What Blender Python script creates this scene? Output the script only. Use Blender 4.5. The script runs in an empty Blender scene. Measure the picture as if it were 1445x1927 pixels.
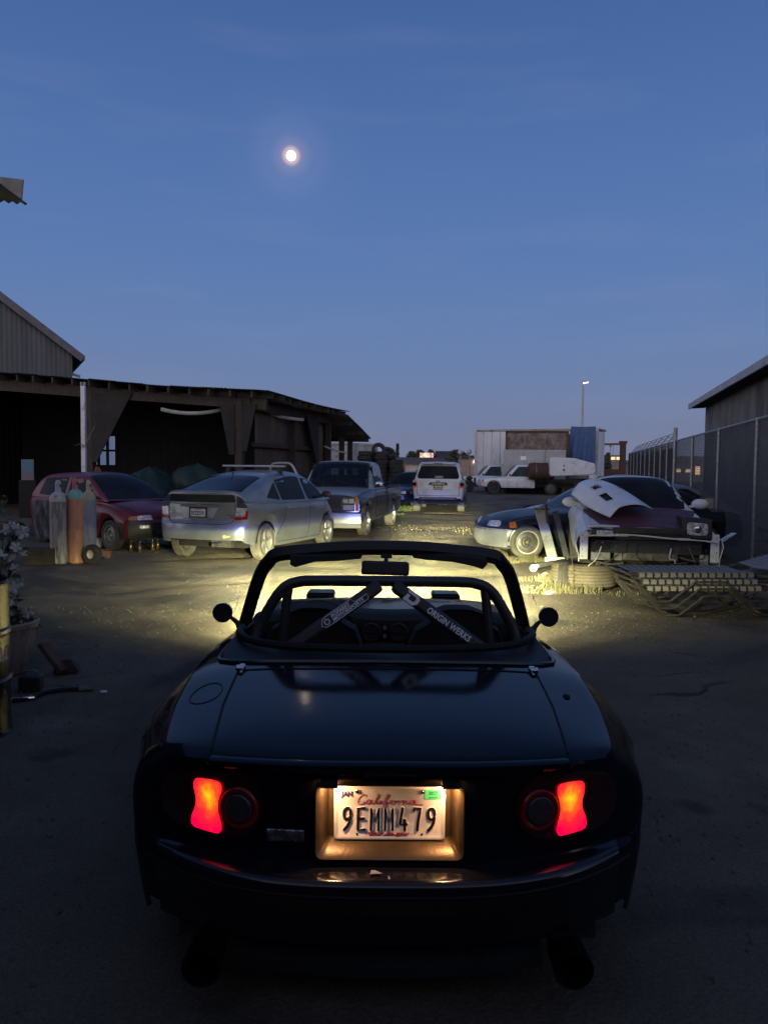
import bpy, bmesh, math, random
import numpy as np
from mathutils import Vector, Matrix, Euler
from mathutils.geometry import delaunay_2d_cdt

random.seed(7)
R = math.radians
PI = math.pi
scene = bpy.context.scene
COL = scene.collection

PLATE_LAMP = 1.25
TAIL_GLOW = 2.8
BEAM = 80000.0
BEAM_TOE = 0.0
BEAM_V = [(-1.2, (0.0, 0.0, 0.0)), (-0.6, (0.02, 0.019, 0.011)), (-0.30, (0.12, 0.115, 0.06)), (-0.20, (0.36, 0.35, 0.20)), (-0.135, (0.52, 0.505, 0.29)), (-0.10, (0.34, 0.33, 0.175)), (-0.075, (0.16, 0.155, 0.083)), (-0.05, (0.072, 0.07, 0.039)),
          (-0.0220, (0.050, 0.049, 0.032)), (-0.0200, (0.020, 0.027, 0.036)), (-0.0170, (0.007, 0.008, 0.028)), (-0.010, (0.002, 0.002, 0.009)), (0.01, (0.0, 0.0, 0.0)), (0.05, (0.0, 0.0, 0.0))]
BEAM_NEAR = [(-1.2, (0.01, 0.0097, 0.005)), (-0.7, (0.055, 0.053, 0.028)), (-0.40, (0.14, 0.135, 0.07)), (-0.26, (0.16, 0.155, 0.08)), (-0.17, (0.05, 0.048, 0.025)), (-0.12, (0.0, 0.0, 0.0)), (0.05, (0.0, 0.0, 0.0))]
BEAM_NH = [(0.0, 1.0), (0.4, 0.52), (0.7, 0.13), (1.0, 0.035), (1.5, 0.008), (3.0, 0.0)]
BEAM_HOT = [(-1.2, (0, 0, 0)), (-0.16, (0, 0, 0)), (-0.11, (0.25, 0.24, 0.13)), (-0.075, (0.85, 0.82, 0.43)), (-0.045, (1.15, 1.10, 0.58)), (-0.0225, (0.80, 0.78, 0.46)), (-0.0195, (0.12, 0.17, 0.24)), (-0.0165, (0.03, 0.035, 0.15)), (-0.010, (0.006, 0.006, 0.03)), (0.005, (0, 0, 0))]
BEAM_H = [(0.0, 1.0), (0.20, 0.92), (0.32, 0.62), (0.41, 0.30), (0.50, 0.12), (0.62, 0.045), (0.9, 0.015), (1.5, 0.005), (2.2, 0.001), (3.0, 0.0)]
BEAM_SPOT = [(0.0, 1.0), (0.05, 0.85), (0.085, 0.2), (0.115, 0.0)]
MOON = 8.0
WEST = 2.2

# ------------------------------------------------------------------ camera
CAM_H = 1.55
PITCH = 3.22
ROLL = -0.6
FPX = 1447.0
cam_data = bpy.data.cameras.new('camera')
cam_data.sensor_fit = 'VERTICAL'
cam_data.sensor_height = 36.0
cam_data.lens = 36.0 * FPX / 1927.0
cam_data.clip_start = 0.05
cam_data.clip_end = 8000.0
cam = bpy.data.objects.new('camera', cam_data)
cam.location = (0.0, 0.0, CAM_H)
cam.rotation_euler = (R(90.0 - PITCH), R(ROLL), 0.0)
COL.objects.link(cam)
scene.camera = cam
CAM_M = Euler(cam.rotation_euler, 'XYZ').to_matrix()

# ------------------------------------------------------------------ dusk sky
SKY_STRENGTH = 1.0
WEST_GLOW = 0.03
world = bpy.data.worlds.new('World')
scene.world = world
world.use_nodes = True
wn = world.node_tree.nodes
wl = world.node_tree.links
wn.clear()
def lin(r, g, b):
    """sRGB 0-255 to a linear RGBA colour"""
    f = lambda c: c / 12.92 if c <= 0.04045 else ((c + 0.055) / 1.055) ** 2.4
    return (f(r / 255.0), f(g / 255.0), f(b / 255.0), 1.0)


w_out = wn.new('ShaderNodeOutputWorld')
w_bg = wn.new('ShaderNodeBackground')
w_sky = wn.new('ShaderNodeTexSky')           # the glow left in the west, behind the camera
w_sky.sky_type = 'NISHITA'
w_sky.sun_disc = False
w_sky.sun_elevation = R(0.5)
w_sky.sun_rotation = R(200.0)
w_sky.ozone_density = 3.0
w_geo = wn.new('ShaderNodeTexCoord')
w_sep = wn.new('ShaderNodeSeparateXYZ')
w_ramp = wn.new('ShaderNodeValToRGB')        # blue hour gradient from the horizon up
w_noise = wn.new('ShaderNodeTexNoise')       # a few very thin high clouds
w_map = wn.new('ShaderNodeMapping')
wl.new(w_geo.outputs['Generated'], w_sep.inputs[0])
wl.new(w_sep.outputs['Z'], w_ramp.inputs[0])
cr = w_ramp.color_ramp
cr.interpolation = 'B_SPLINE'
stops = [(0.0, (119, 126, 154)), (0.05, (114, 125, 156)), (0.14, (102, 126, 171)),
         (0.26, (88, 119, 173)), (0.40, (76, 108, 165)), (0.55, (62, 93, 150)), (1.0, (54, 73, 112))]
while len(cr.elements) < len(stops):
    cr.elements.new(0.5)
for e_, (p_, c_) in zip(cr.elements, stops):
    e_.position = p_
    e_.color = lin(*c_)
w_map.inputs['Scale'].default_value = (2.2, 2.2, 14.0)
w_map.inputs['Rotation'].default_value = (0.10, 0.22, 0.0)
w_noise.inputs['Scale'].default_value = 1.6
w_noise.inputs['Detail'].default_value = 5.0
wl.new(w_geo.outputs['Generated'], w_map.inputs[0])
wl.new(w_map.outputs[0], w_noise.inputs['Vector'])
w_cr = wn.new('ShaderNodeMapRange')
w_cr.inputs['From Min'].default_value = 0.52
w_cr.inputs['From Max'].default_value = 0.80
w_cr.inputs['To Min'].default_value = 0.0
w_cr.inputs['To Max'].default_value = 0.16
wl.new(w_noise.outputs['Fac'], w_cr.inputs['Value'])
w_cl = wn.new('ShaderNodeMixRGB')
w_cl.inputs['Color2'].default_value = lin(138, 146, 176)
wl.new(w_cr.outputs[0], w_cl.inputs['Fac'])
wl.new(w_ramp.outputs[0], w_cl.inputs['Color1'])
w_mul = wn.new('ShaderNodeMixRGB')
w_mul.blend_type = 'ADD'
w_mul.inputs['Fac'].default_value = WEST_GLOW
wl.new(w_cl.outputs[0], w_mul.inputs['Color1'])
wl.new(w_sky.outputs[0], w_mul.inputs['Color2'])
# afterglow: a broad warm brightening of the western half of the sky
w_west = wn.new('ShaderNodeVectorMath')
w_west.operation = 'DOT_PRODUCT'
w_west.inputs[1].default_value = Vector((-0.35, -0.93, 0.10)).normalized()
wl.new(w_geo.outputs['Generated'], w_west.inputs[0])
w_wr = wn.new('ShaderNodeMapRange')
w_wr.interpolation_type = 'SMOOTHERSTEP'
w_wr.inputs['From Min'].default_value = -0.35
w_wr.inputs['From Max'].default_value = 1.0
w_wr.inputs['To Max'].default_value = WEST
wl.new(w_west.outputs['Value'], w_wr.inputs['Value'])
w_gl = wn.new('ShaderNodeMixRGB')
w_gl.blend_type = 'ADD'
w_gl.inputs['Fac'].default_value = 1.0
w_gc = wn.new('ShaderNodeVectorMath')
w_gc.operation = 'SCALE'
w_gc.inputs[0].default_value = (1.0, 0.86, 0.80)
w_el = wn.new('ShaderNodeMapRange')          # strongest low down, gone by the zenith
w_el.inputs['From Max'].default_value = 1.0
w_el.inputs['To Min'].default_value = 1.0
w_el.inputs['To Max'].default_value = 0.0
wl.new(w_sep.outputs['Z'], w_el.inputs['Value'])
w_e2 = wn.new('ShaderNodeMath')
w_e2.operation = 'MULTIPLY'
wl.new(w_el.outputs[0], w_e2.inputs[0])
wl.new(w_el.outputs[0], w_e2.inputs[1])
w_e3 = wn.new('ShaderNodeMath')
w_e3.operation = 'MULTIPLY'
wl.new(w_e2.outputs[0], w_e3.inputs[0])
wl.new(w_wr.outputs[0], w_e3.inputs[1])
wl.new(w_e3.outputs[0], w_gc.inputs['Scale'])
wl.new(w_mul.outputs[0], w_gl.inputs['Color1'])
wl.new(w_gc.outputs[0], w_gl.inputs['Color2'])
# the moon's faint aureole in the evening air
w_ma = wn.new('ShaderNodeVectorMath')
w_ma.operation = 'DOT_PRODUCT'
md = (CAM_M @ Vector(((548 - 722.5) / FPX, -(293 - 963.5) / FPX, -1.0))).normalized()
w_ma.inputs[1].default_value = md
wl.new(w_geo.outputs['Generated'], w_ma.inputs[0])
w_ac = wn.new('ShaderNodeMath')
w_ac.operation = 'ARCCOSINE'
wl.new(w_ma.outputs['Value'], w_ac.inputs[0])
w_mr = wn.new('ShaderNodeValToRGB')
w_mr.color_ramp.interpolation = 'EASE'
me_ = w_mr.color_ramp.elements
for p_, v_ in ((0.0, (0.80, 0.50, 0.30)), (0.0075, (0.55, 0.30, 0.14)), (0.0125, (0.09, 0.055, 0.035)), (0.028, (0.028, 0.022, 0.022)), (0.06, (0.006, 0.005, 0.005)), (0.10, (0, 0, 0))):
    if p_ == 0.0: el_ = me_[0]
    elif p_ == 0.10: el_ = me_[len(me_) - 1]
    else: el_ = me_.new(p_)
    el_.position = p_
    el_.color = v_ + (1.0,)
wl.new(w_ac.outputs[0], w_mr.inputs[0])
w_ad = wn.new('ShaderNodeMixRGB')
w_ad.blend_type = 'ADD'
w_ad.inputs['Fac'].default_value = 1.0
wl.new(w_gl.outputs[0], w_ad.inputs['Color1'])
wl.new(w_mr.outputs[0], w_ad.inputs['Color2'])
wl.new(w_ad.outputs[0], w_bg.inputs[0])
w_bg.inputs['Strength'].default_value = SKY_STRENGTH
wl.new(w_bg.outputs[0], w_out.inputs[0])

# ------------------------------------------------------------------ view
scene.view_settings.view_transform = 'Standard'
scene.view_settings.look = 'None'
scene.view_settings.exposure = 0.0
scene.view_settings.gamma = 1.0
scene.view_settings.use_curve_mapping = False
scene.render.engine = 'CYCLES'
scene.cycles.use_denoising = True
scene.cycles.denoiser = 'OPENIMAGEDENOISE'
scene.cycles.max_bounces = 8
scene.cycles.sample_clamp_indirect = 4.0

# ------------------------------------------------------------------ materials
def new_mat(name):
    m = bpy.data.materials.new(name)
    m.use_nodes = True
    return m, m.node_tree.nodes, m.node_tree.links, m.node_tree.nodes['Principled BSDF']


def mat(name, c1, c2=None, rough=0.6, metal=0.0, scale=6.0, detail=6.0, bump=0.0, bscale=None,
        coat=0.0, spec=0.5, rvar=0.1, stretch=None, contrast=(0.35, 0.65), dirt=None, dscale=3.0):
    """Procedural paint / wood / rubber: two noise-mixed colours, varied gloss, fine relief, patches of dirt."""
    m, n, l, p = new_mat(name)
    c1 = tuple(c1) + (1.0,) if len(c1) == 3 else c1
    c2 = c2 or tuple(x * 0.7 for x in c1[:3])
    c2 = tuple(c2) + (1.0,) if len(c2) == 3 else c2
    tc = n.new('ShaderNodeTexCoord')
    mp = n.new('ShaderNodeMapping')
    if stretch:
        mp.inputs['Scale'].default_value = stretch
    l.new(tc.outputs['Object'], mp.inputs[0])
    nz = n.new('ShaderNodeTexNoise')
    nz.inputs['Scale'].default_value = scale
    nz.inputs['Detail'].default_value = detail
    nz.inputs['Roughness'].default_value = 0.65
    l.new(mp.outputs[0], nz.inputs['Vector'])
    rp = n.new('ShaderNodeValToRGB')
    rp.color_ramp.elements[0].position, rp.color_ramp.elements[1].position = contrast
    rp.color_ramp.elements[0].color = c1
    rp.color_ramp.elements[1].color = c2
    l.new(nz.outputs['Fac'], rp.inputs[0])
    col = rp.outputs[0]
    if dirt:
        nd = n.new('ShaderNodeTexNoise')
        nd.inputs['Scale'].default_value = dscale
        nd.inputs['Detail'].default_value = 8.0
        nd.inputs['Roughness'].default_value = 0.7
        l.new(mp.outputs[0], nd.inputs['Vector'])
        mr = n.new('ShaderNodeMapRange')
        mr.inputs['From Min'].default_value = 0.52
        mr.inputs['From Max'].default_value = 0.68
        l.new(nd.outputs['Fac'], mr.inputs['Value'])
        mx = n.new('ShaderNodeMixRGB')
        mx.inputs['Color2'].default_value = tuple(dirt[:3]) + (1.0,)
        l.new(mr.outputs[0], mx.inputs['Fac'])
        l.new(col, mx.inputs['Color1'])
        col = mx.outputs[0]
    l.new(col, p.inputs['Base Color'])
    p.inputs['Metallic'].default_value = metal
    p.inputs['Specular IOR Level'].default_value = spec
    p.inputs['Coat Weight'].default_value = coat
    p.inputs['Coat Roughness'].default_value = 0.04
    mr2 = n.new('ShaderNodeMapRange')
    mr2.inputs['To Min'].default_value = max(0.0, rough - rvar)
    mr2.inputs['To Max'].default_value = min(1.0, rough + rvar)
    l.new(nz.outputs['Fac'], mr2.inputs['Value'])
    l.new(mr2.outputs[0], p.inputs['Roughness'])
    if bump:
        nb = n.new('ShaderNodeTexNoise')
        nb.inputs['Scale'].default_value = bscale or scale * 4
        nb.inputs['Detail'].default_value = 5.0
        l.new(mp.outputs[0], nb.inputs['Vector'])
        b = n.new('ShaderNodeBump')
        b.inputs['Strength'].default_value = bump
        b.inputs['Distance'].default_value = 0.02
        l.new(nb.outputs['Fac'], b.inputs['Height'])
        l.new(b.outputs[0], p.inputs['Normal'])
    return m


def paint(name, c, rough=0.28, coat=0.6, flake=0.0, dust=0.12):
    """Car paint under years of dust."""
    c = tuple(c[:3])
    d = tuple(x * (1 - dust) + y * dust for x, y in zip(c, (0.20, 0.18, 0.15)))
    return mat(name, c, d, rough=rough, metal=flake, scale=2.3, coat=coat, rvar=0.10, bump=0.015, bscale=40)


def glass_dark(name, c=(0.012, 0.014, 0.017), rough=0.06):
    m = mat(name, c, tuple(x * 2.2 for x in c), rough=rough, scale=1.7, rvar=0.05, spec=0.35)
    m.node_tree.nodes['Principled BSDF'].inputs['IOR'].default_value = 1.14
    return m


def glass_clear(name, tint=(0.75, 0.85, 0.85), rough=0.02, mixf=0.12):
    """Thin pane: mostly see-through, with a mirror sheen at grazing angles."""
    m, n, l, p = new_mat(name)
    out = n['Material Output']
    tr = n.new('ShaderNodeBsdfTransparent')
    tr.inputs[0].default_value = tint + (1.0,)
    gl = n.new('ShaderNodeBsdfGlossy')
    gl.inputs['Roughness'].default_value = rough
    fr = n.new('ShaderNodeLayerWeight')
    fr.inputs['Blend'].default_value = 0.5
    pw = n.new('ShaderNodeMath')
    pw.operation = 'POWER'
    pw.inputs[1].default_value = 4.0
    l.new(fr.outputs['Facing'], pw.inputs[0])
    ad = n.new('ShaderNodeMath')
    ad.operation = 'ADD'
    ad.use_clamp = True
    ad.inputs[1].default_value = mixf
    l.new(pw.outputs[0], ad.inputs[0])
    mx = n.new('ShaderNodeMixShader')
    l.new(ad.outputs[0], mx.inputs[0])
    l.new(tr.outputs[0], mx.inputs[1])
    l.new(gl.outputs[0], mx.inputs[2])
    l.new(mx.outputs[0], out.inputs[0])
    return m


def emit(name, c, strength):
    m, n, l, p = new_mat(name)
    p.inputs['Base Color'].default_value = tuple(c[:3]) + (1.0,)
    p.inputs['Emission Color'].default_value = tuple(c[:3]) + (1.0,)
    p.inputs['Emission Strength'].default_value = strength
    return m


# ------------------------------------------------------------------ objects and tags
def tag(o, label=None, cat=None, group=None, kind=None):
    if label: o['label'] = label
    if cat: o['category'] = cat
    if group: o['group'] = group
    if kind: o['kind'] = kind
    return o


def thing(name, label, cat, loc=(0, 0, 0), rotz=0.0, group=None):
    o = bpy.data.objects.new(name, None)
    o.empty_display_size = 0.2
    COL.objects.link(o)
    o.location = loc
    o.rotation_euler = (0, 0, rotz)
    return tag(o, label, cat, group)


def copy_tree(o, parent=None):
    c = o.copy()
    COL.objects.link(c)
    c.parent = parent
    for ch in list(o.children):
        copy_tree(ch, c)
    return c


class MB:
    """Collects boxes, bars, tubes, lathes and sheets and links them as ONE mesh object."""
    def __init__(self):
        self.v, self.f = [], []

    def add(self, vs, fs):
        b = len(self.v)
        self.v += [tuple(p) for p in vs]
        self.f += [tuple(i + b for i in q) for q in fs]
        return self

    def box(self, c, s, rot=None):
        hx, hy, hz = s[0] / 2, s[1] / 2, s[2] / 2
        vs = [Vector((x, y, z)) for x in (-hx, hx) for y in (-hy, hy) for z in (-hz, hz)]
        if rot is not None:
            m = rot if isinstance(rot, Matrix) else Euler(rot).to_matrix()
            vs = [m @ v for v in vs]
        vs = [v + Vector(c) for v in vs]
        return self.add(vs, [(0, 1, 3, 2), (4, 6, 7, 5), (0, 4, 5, 1), (2, 3, 7, 6), (0, 2, 6, 4), (1, 5, 7, 3)])

    def bar(self, p0, p1, w, h, up=(0, 0, 1)):
        p0, p1 = Vector(p0), Vector(p1)
        d = (p1 - p0)
        L = d.length
        d.normalize()
        u = Vector(up)
        if abs(d.dot(u)) > 0.98:
            u = Vector((0, 1, 0))
        s = d.cross(u).normalized()
        t = s.cross(d).normalized()
        m = Matrix((s, d, t)).transposed()
        return self.box((p0 + p1) / 2, (w, L, h), m)

    def tube(self, pts, r, n=8, closed=False, caps=True, flat=None):
        pts = [Vector(p) for p in pts]
        k = len(pts)
        rad = r if isinstance(r, (list, tuple)) else [r] * k
        vs, fs = [], []
        ref = None
        for i, p in enumerate(pts):
            a = pts[(i - 1) % k] if (closed or i > 0) else p
            b = pts[(i + 1) % k] if (closed or i < k - 1) else p
            d = (b - a)
            if d.length < 1e-9:
                d = Vector((0, 0, 1))
            d.normalize()
            if ref is None:
                ref = Vector((0, 0, 1)) if abs(d.z) < 0.9 else Vector((1, 0, 0))
            s = d.cross(ref).normalized()
            t = s.cross(d).normalized()
            ref = t
            for j in range(n):
                a_ = 2 * PI * j / n
                off = s * math.cos(a_) * rad[i] + t * math.sin(a_) * rad[i]
                if flat:
                    off = Vector((off.x * flat[0], off.y * flat[1], off.z * flat[2]))
                vs.append(p + off)
        m = k if closed else k - 1
        for i in range(m):
            for j in range(n):
                i2 = (i + 1) % k
                fs.append((i * n + j, i * n + (j + 1) % n, i2 * n + (j + 1) % n, i2 * n + j))
        if caps and not closed:
            fs.append(tuple(range(n))[::-1])
            fs.append(tuple((k - 1) * n + j for j in range(n)))
        return self.add(vs, fs)

    def lathe(self, prof, n=24, c=(0, 0, 0), axis='Z', closed=False):
        """prof: (radius, height) pairs"""
        vs, fs = [], []
        c = Vector(c)
        for r, h in prof:
            for j in range(n):
                a = 2 * PI * j / n
                x, y = r * math.cos(a), r * math.sin(a)
                if axis == 'Z': p = Vector((x, y, h))
                elif axis == 'X': p = Vector((h, x, y))
                else: p = Vector((x, h, y))
                vs.append(p + c)
        k = len(prof)
        for i in range(k if closed else k - 1):
            i2 = (i + 1) % k
            for j in range(n):
                fs.append((i * n + j, i * n + (j + 1) % n, i2 * n + (j + 1) % n, i2 * n + j))
        return self.add(vs, fs)

    def grid(self, rows, closed_u=False):
        m = len(rows[0])
        vs = [p for r in rows for p in r]
        fs = []
        for i in range(len(rows) - 1):
            for j in range(m if closed_u else m - 1):
                j2 = (j + 1) % m
                fs.append((i * m + j, i * m + j2, (i + 1) * m + j2, (i + 1) * m + j))
        return self.add(vs, fs)

    def slab(self, rows, t):
        """a sheet given thickness t (a vector)"""
        t = Vector(t)
        m, k = len(rows[0]), len(rows)
        self.grid(rows)
        self.grid([[Vector(p) + t for p in r] for r in rows])
        edge = list(rows[0]) + [r[-1] for r in rows[1:]] + list(rows[-1][-2::-1]) + [r[0] for r in rows[-2:0:-1]]
        self.grid([edge, [Vector(p) + t for p in edge]], closed_u=True)
        return self

    def prism(self, poly, h0, h1, axis='Z'):
        """polygon (a, b) pushed from h0 to h1 along axis"""
        n = len(poly)
        def P(a, b, h):
            return (a, b, h) if axis == 'Z' else ((h, a, b) if axis == 'X' else (a, h, b))
        vs = [P(a, b, h0) for a, b in poly] + [P(a, b, h1) for a, b in poly]
        fs = [tuple(range(n))[::-1], tuple(range(n, 2 * n))]
        fs += [(i, (i + 1) % n, n + (i + 1) % n, n + i) for i in range(n)]
        return self.add(vs, fs)

    def ball(self, c, r, n=10, m=7):
        r = r if isinstance(r, (tuple, list)) else (r, r, r)
        prof = [(math.sin(PI * i / m), -math.cos(PI * i / m)) for i in range(m + 1)]
        b = len(self.v)
        self.lathe([(max(a, 1e-4), h) for a, h in prof], n)
        for i in range(b, len(self.v)):
            x, y, z = self.v[i]
            self.v[i] = (x * r[0] + c[0], y * r[1] + c[1], z * r[2] + c[2])
        return self

    def mesh(self, name, smooth=True, angle=32, weld=True):
        me = bpy.data.meshes.new(name)
        me.from_pydata(self.v, [], self.f)
        bm = bmesh.new()
        bm.from_mesh(me)
        if weld:
            bmesh.ops.remove_doubles(bm, verts=bm.verts, dist=1e-5)
        bmesh.ops.recalc_face_normals(bm, faces=bm.faces)
        bm.to_mesh(me)
        bm.free()
        if smooth:
            me.shade_smooth()
            me.set_sharp_from_angle(angle=R(angle))
        return me

    def build(self, name, m, parent=None, smooth=True, angle=32, bevel=0.0, weld=True):
        me = self.mesh(name, smooth, angle, weld)
        if m: me.materials.append(m)
        return link(name, me, parent, bevel)


def link(name, me, parent=None, bevel=0.0):
    o = bpy.data.objects.new(name, me)
    COL.objects.link(o)
    o.parent = parent
    if bevel:
        b = o.modifiers.new('bevel', 'BEVEL')
        b.width = bevel
        b.segments = 2
        b.limit_method = 'ANGLE'
        b.angle_limit = R(40)
    return o


# ------------------------------------------------------------------ pixel -> place
def ray(px, py):
    d = Vector(((px - 722.5) / FPX, -(py - 963.5) / FPX, -1.0))
    return CAM_M @ d


def at(px, py, Y):
    """the point at depth Y (metres ahead) seen at a pixel of the photograph"""
    d = ray(px, py)
    return Vector((0, 0, CAM_H)) + d * (Y / d.y)


def on_ground(px, py, z=0.0):
    d = ray(px, py)
    return Vector((0, 0, CAM_H)) + d * ((z - CAM_H) / d.z)


# ------------------------------------------------------------------ curves
def catmull(pts, n=6):
    pts = [Vector(p) for p in pts]
    out = []
    for i in range(len(pts) - 1):
        p0 = pts[max(i - 1, 0)]; p1 = pts[i]; p2 = pts[i + 1]; p3 = pts[min(i + 2, len(pts) - 1)]
        for k in range(n):
            t = k / n
            out.append(0.5 * ((2 * p1) + (p2 - p0) * t + (2 * p0 - 5 * p1 + 4 * p2 - p3) * t * t
                              + (3 * p1 - p0 - 3 * p2 + p3) * t ** 3))
    out.append(pts[-1])
    return out


def pch(table):
    """monotone cubic through (x, v) pairs; constant outside"""
    xs = [a for a, _ in table]; vs = [b for _, b in table]
    n = len(xs)
    if n == 1:
        return lambda x: vs[0]
    h = [xs[i + 1] - xs[i] for i in range(n - 1)]
    d = [(vs[i + 1] - vs[i]) / h[i] for i in range(n - 1)]
    m = [d[0]] + [0.0 if d[i - 1] * d[i] <= 0 else 2 * d[i - 1] * d[i] / (d[i - 1] + d[i]) for i in range(1, n - 1)] + [d[-1]]
    def f(x):
        if x <= xs[0]: return vs[0]
        if x >= xs[-1]: return vs[-1]
        i = max(k for k in range(n - 1) if xs[k] <= x)
        t = (x - xs[i]) / h[i]
        a = 2 * t ** 3 - 3 * t * t + 1; b = t ** 3 - 2 * t * t + t
        c = -2 * t ** 3 + 3 * t * t; e = t ** 3 - t * t
        return a * vs[i] + b * h[i] * m[i] + c * vs[i + 1] + e * h[i] * m[i + 1]
    return f


def fill2d(poly, step):
    """triangulates a polygon with inner points about step apart -> (points, tris, rim indices)"""
    pts = []
    n = len(poly)
    for i in range(n):
        a, b = Vector(poly[i]), Vector(poly[(i + 1) % n])
        k = max(1, int(math.ceil((b - a).length / step)))
        pts += [a.lerp(b, j / k) for j in range(k)]
    m = len(pts)
    x0 = min(p.x for p in pts); x1 = max(p.x for p in pts)
    y0 = min(p.y for p in pts); y1 = max(p.y for p in pts)
    def inside(x, y):
        c = False
        for i in range(n):
            ax, ay = poly[i][0], poly[i][1]; bx, by = poly[(i + 1) % n][0], poly[(i + 1) % n][1]
            if (ay > y) != (by > y) and x < (bx - ax) * (y - ay) / (by - ay) + ax:
                c = not c
        return c
    def near(x, y):
        return min((p.x - x) ** 2 + (p.y - y) ** 2 for p in pts[:m]) < (0.45 * step) ** 2
    extra = []
    nx = int((x1 - x0) / step); ny = int((y1 - y0) / step)
    for i in range(1, nx + 1):
        for j in range(1, ny + 1):
            x, y = x0 + i * step, y0 + j * step
            if inside(x, y) and not near(x, y):
                extra.append(Vector((x, y)))
    res = delaunay_2d_cdt(pts + extra, [(i, (i + 1) % m) for i in range(m)], [], 1, 1e-6)
    return res[0], [f for f in res[2]], m


def round_poly(poly, r, n=4):
    """rounds the corners of a polygon"""
    out = []
    k = len(poly)
    for i in range(k):
        p = Vector(poly[i]); a = Vector(poly[i - 1]); b = Vector(poly[(i + 1) % k])
        ra = min(r, (a - p).length * 0.45, (b - p).length * 0.45)
        s = p + (a - p).normalized() * ra; e = p + (b - p).normalized() * ra
        for j in range(n + 1):
            t = j / n
            out.append(tuple(s * (1 - t) ** 2 + p * 2 * t * (1 - t) + e * t * t))
    return out


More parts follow.
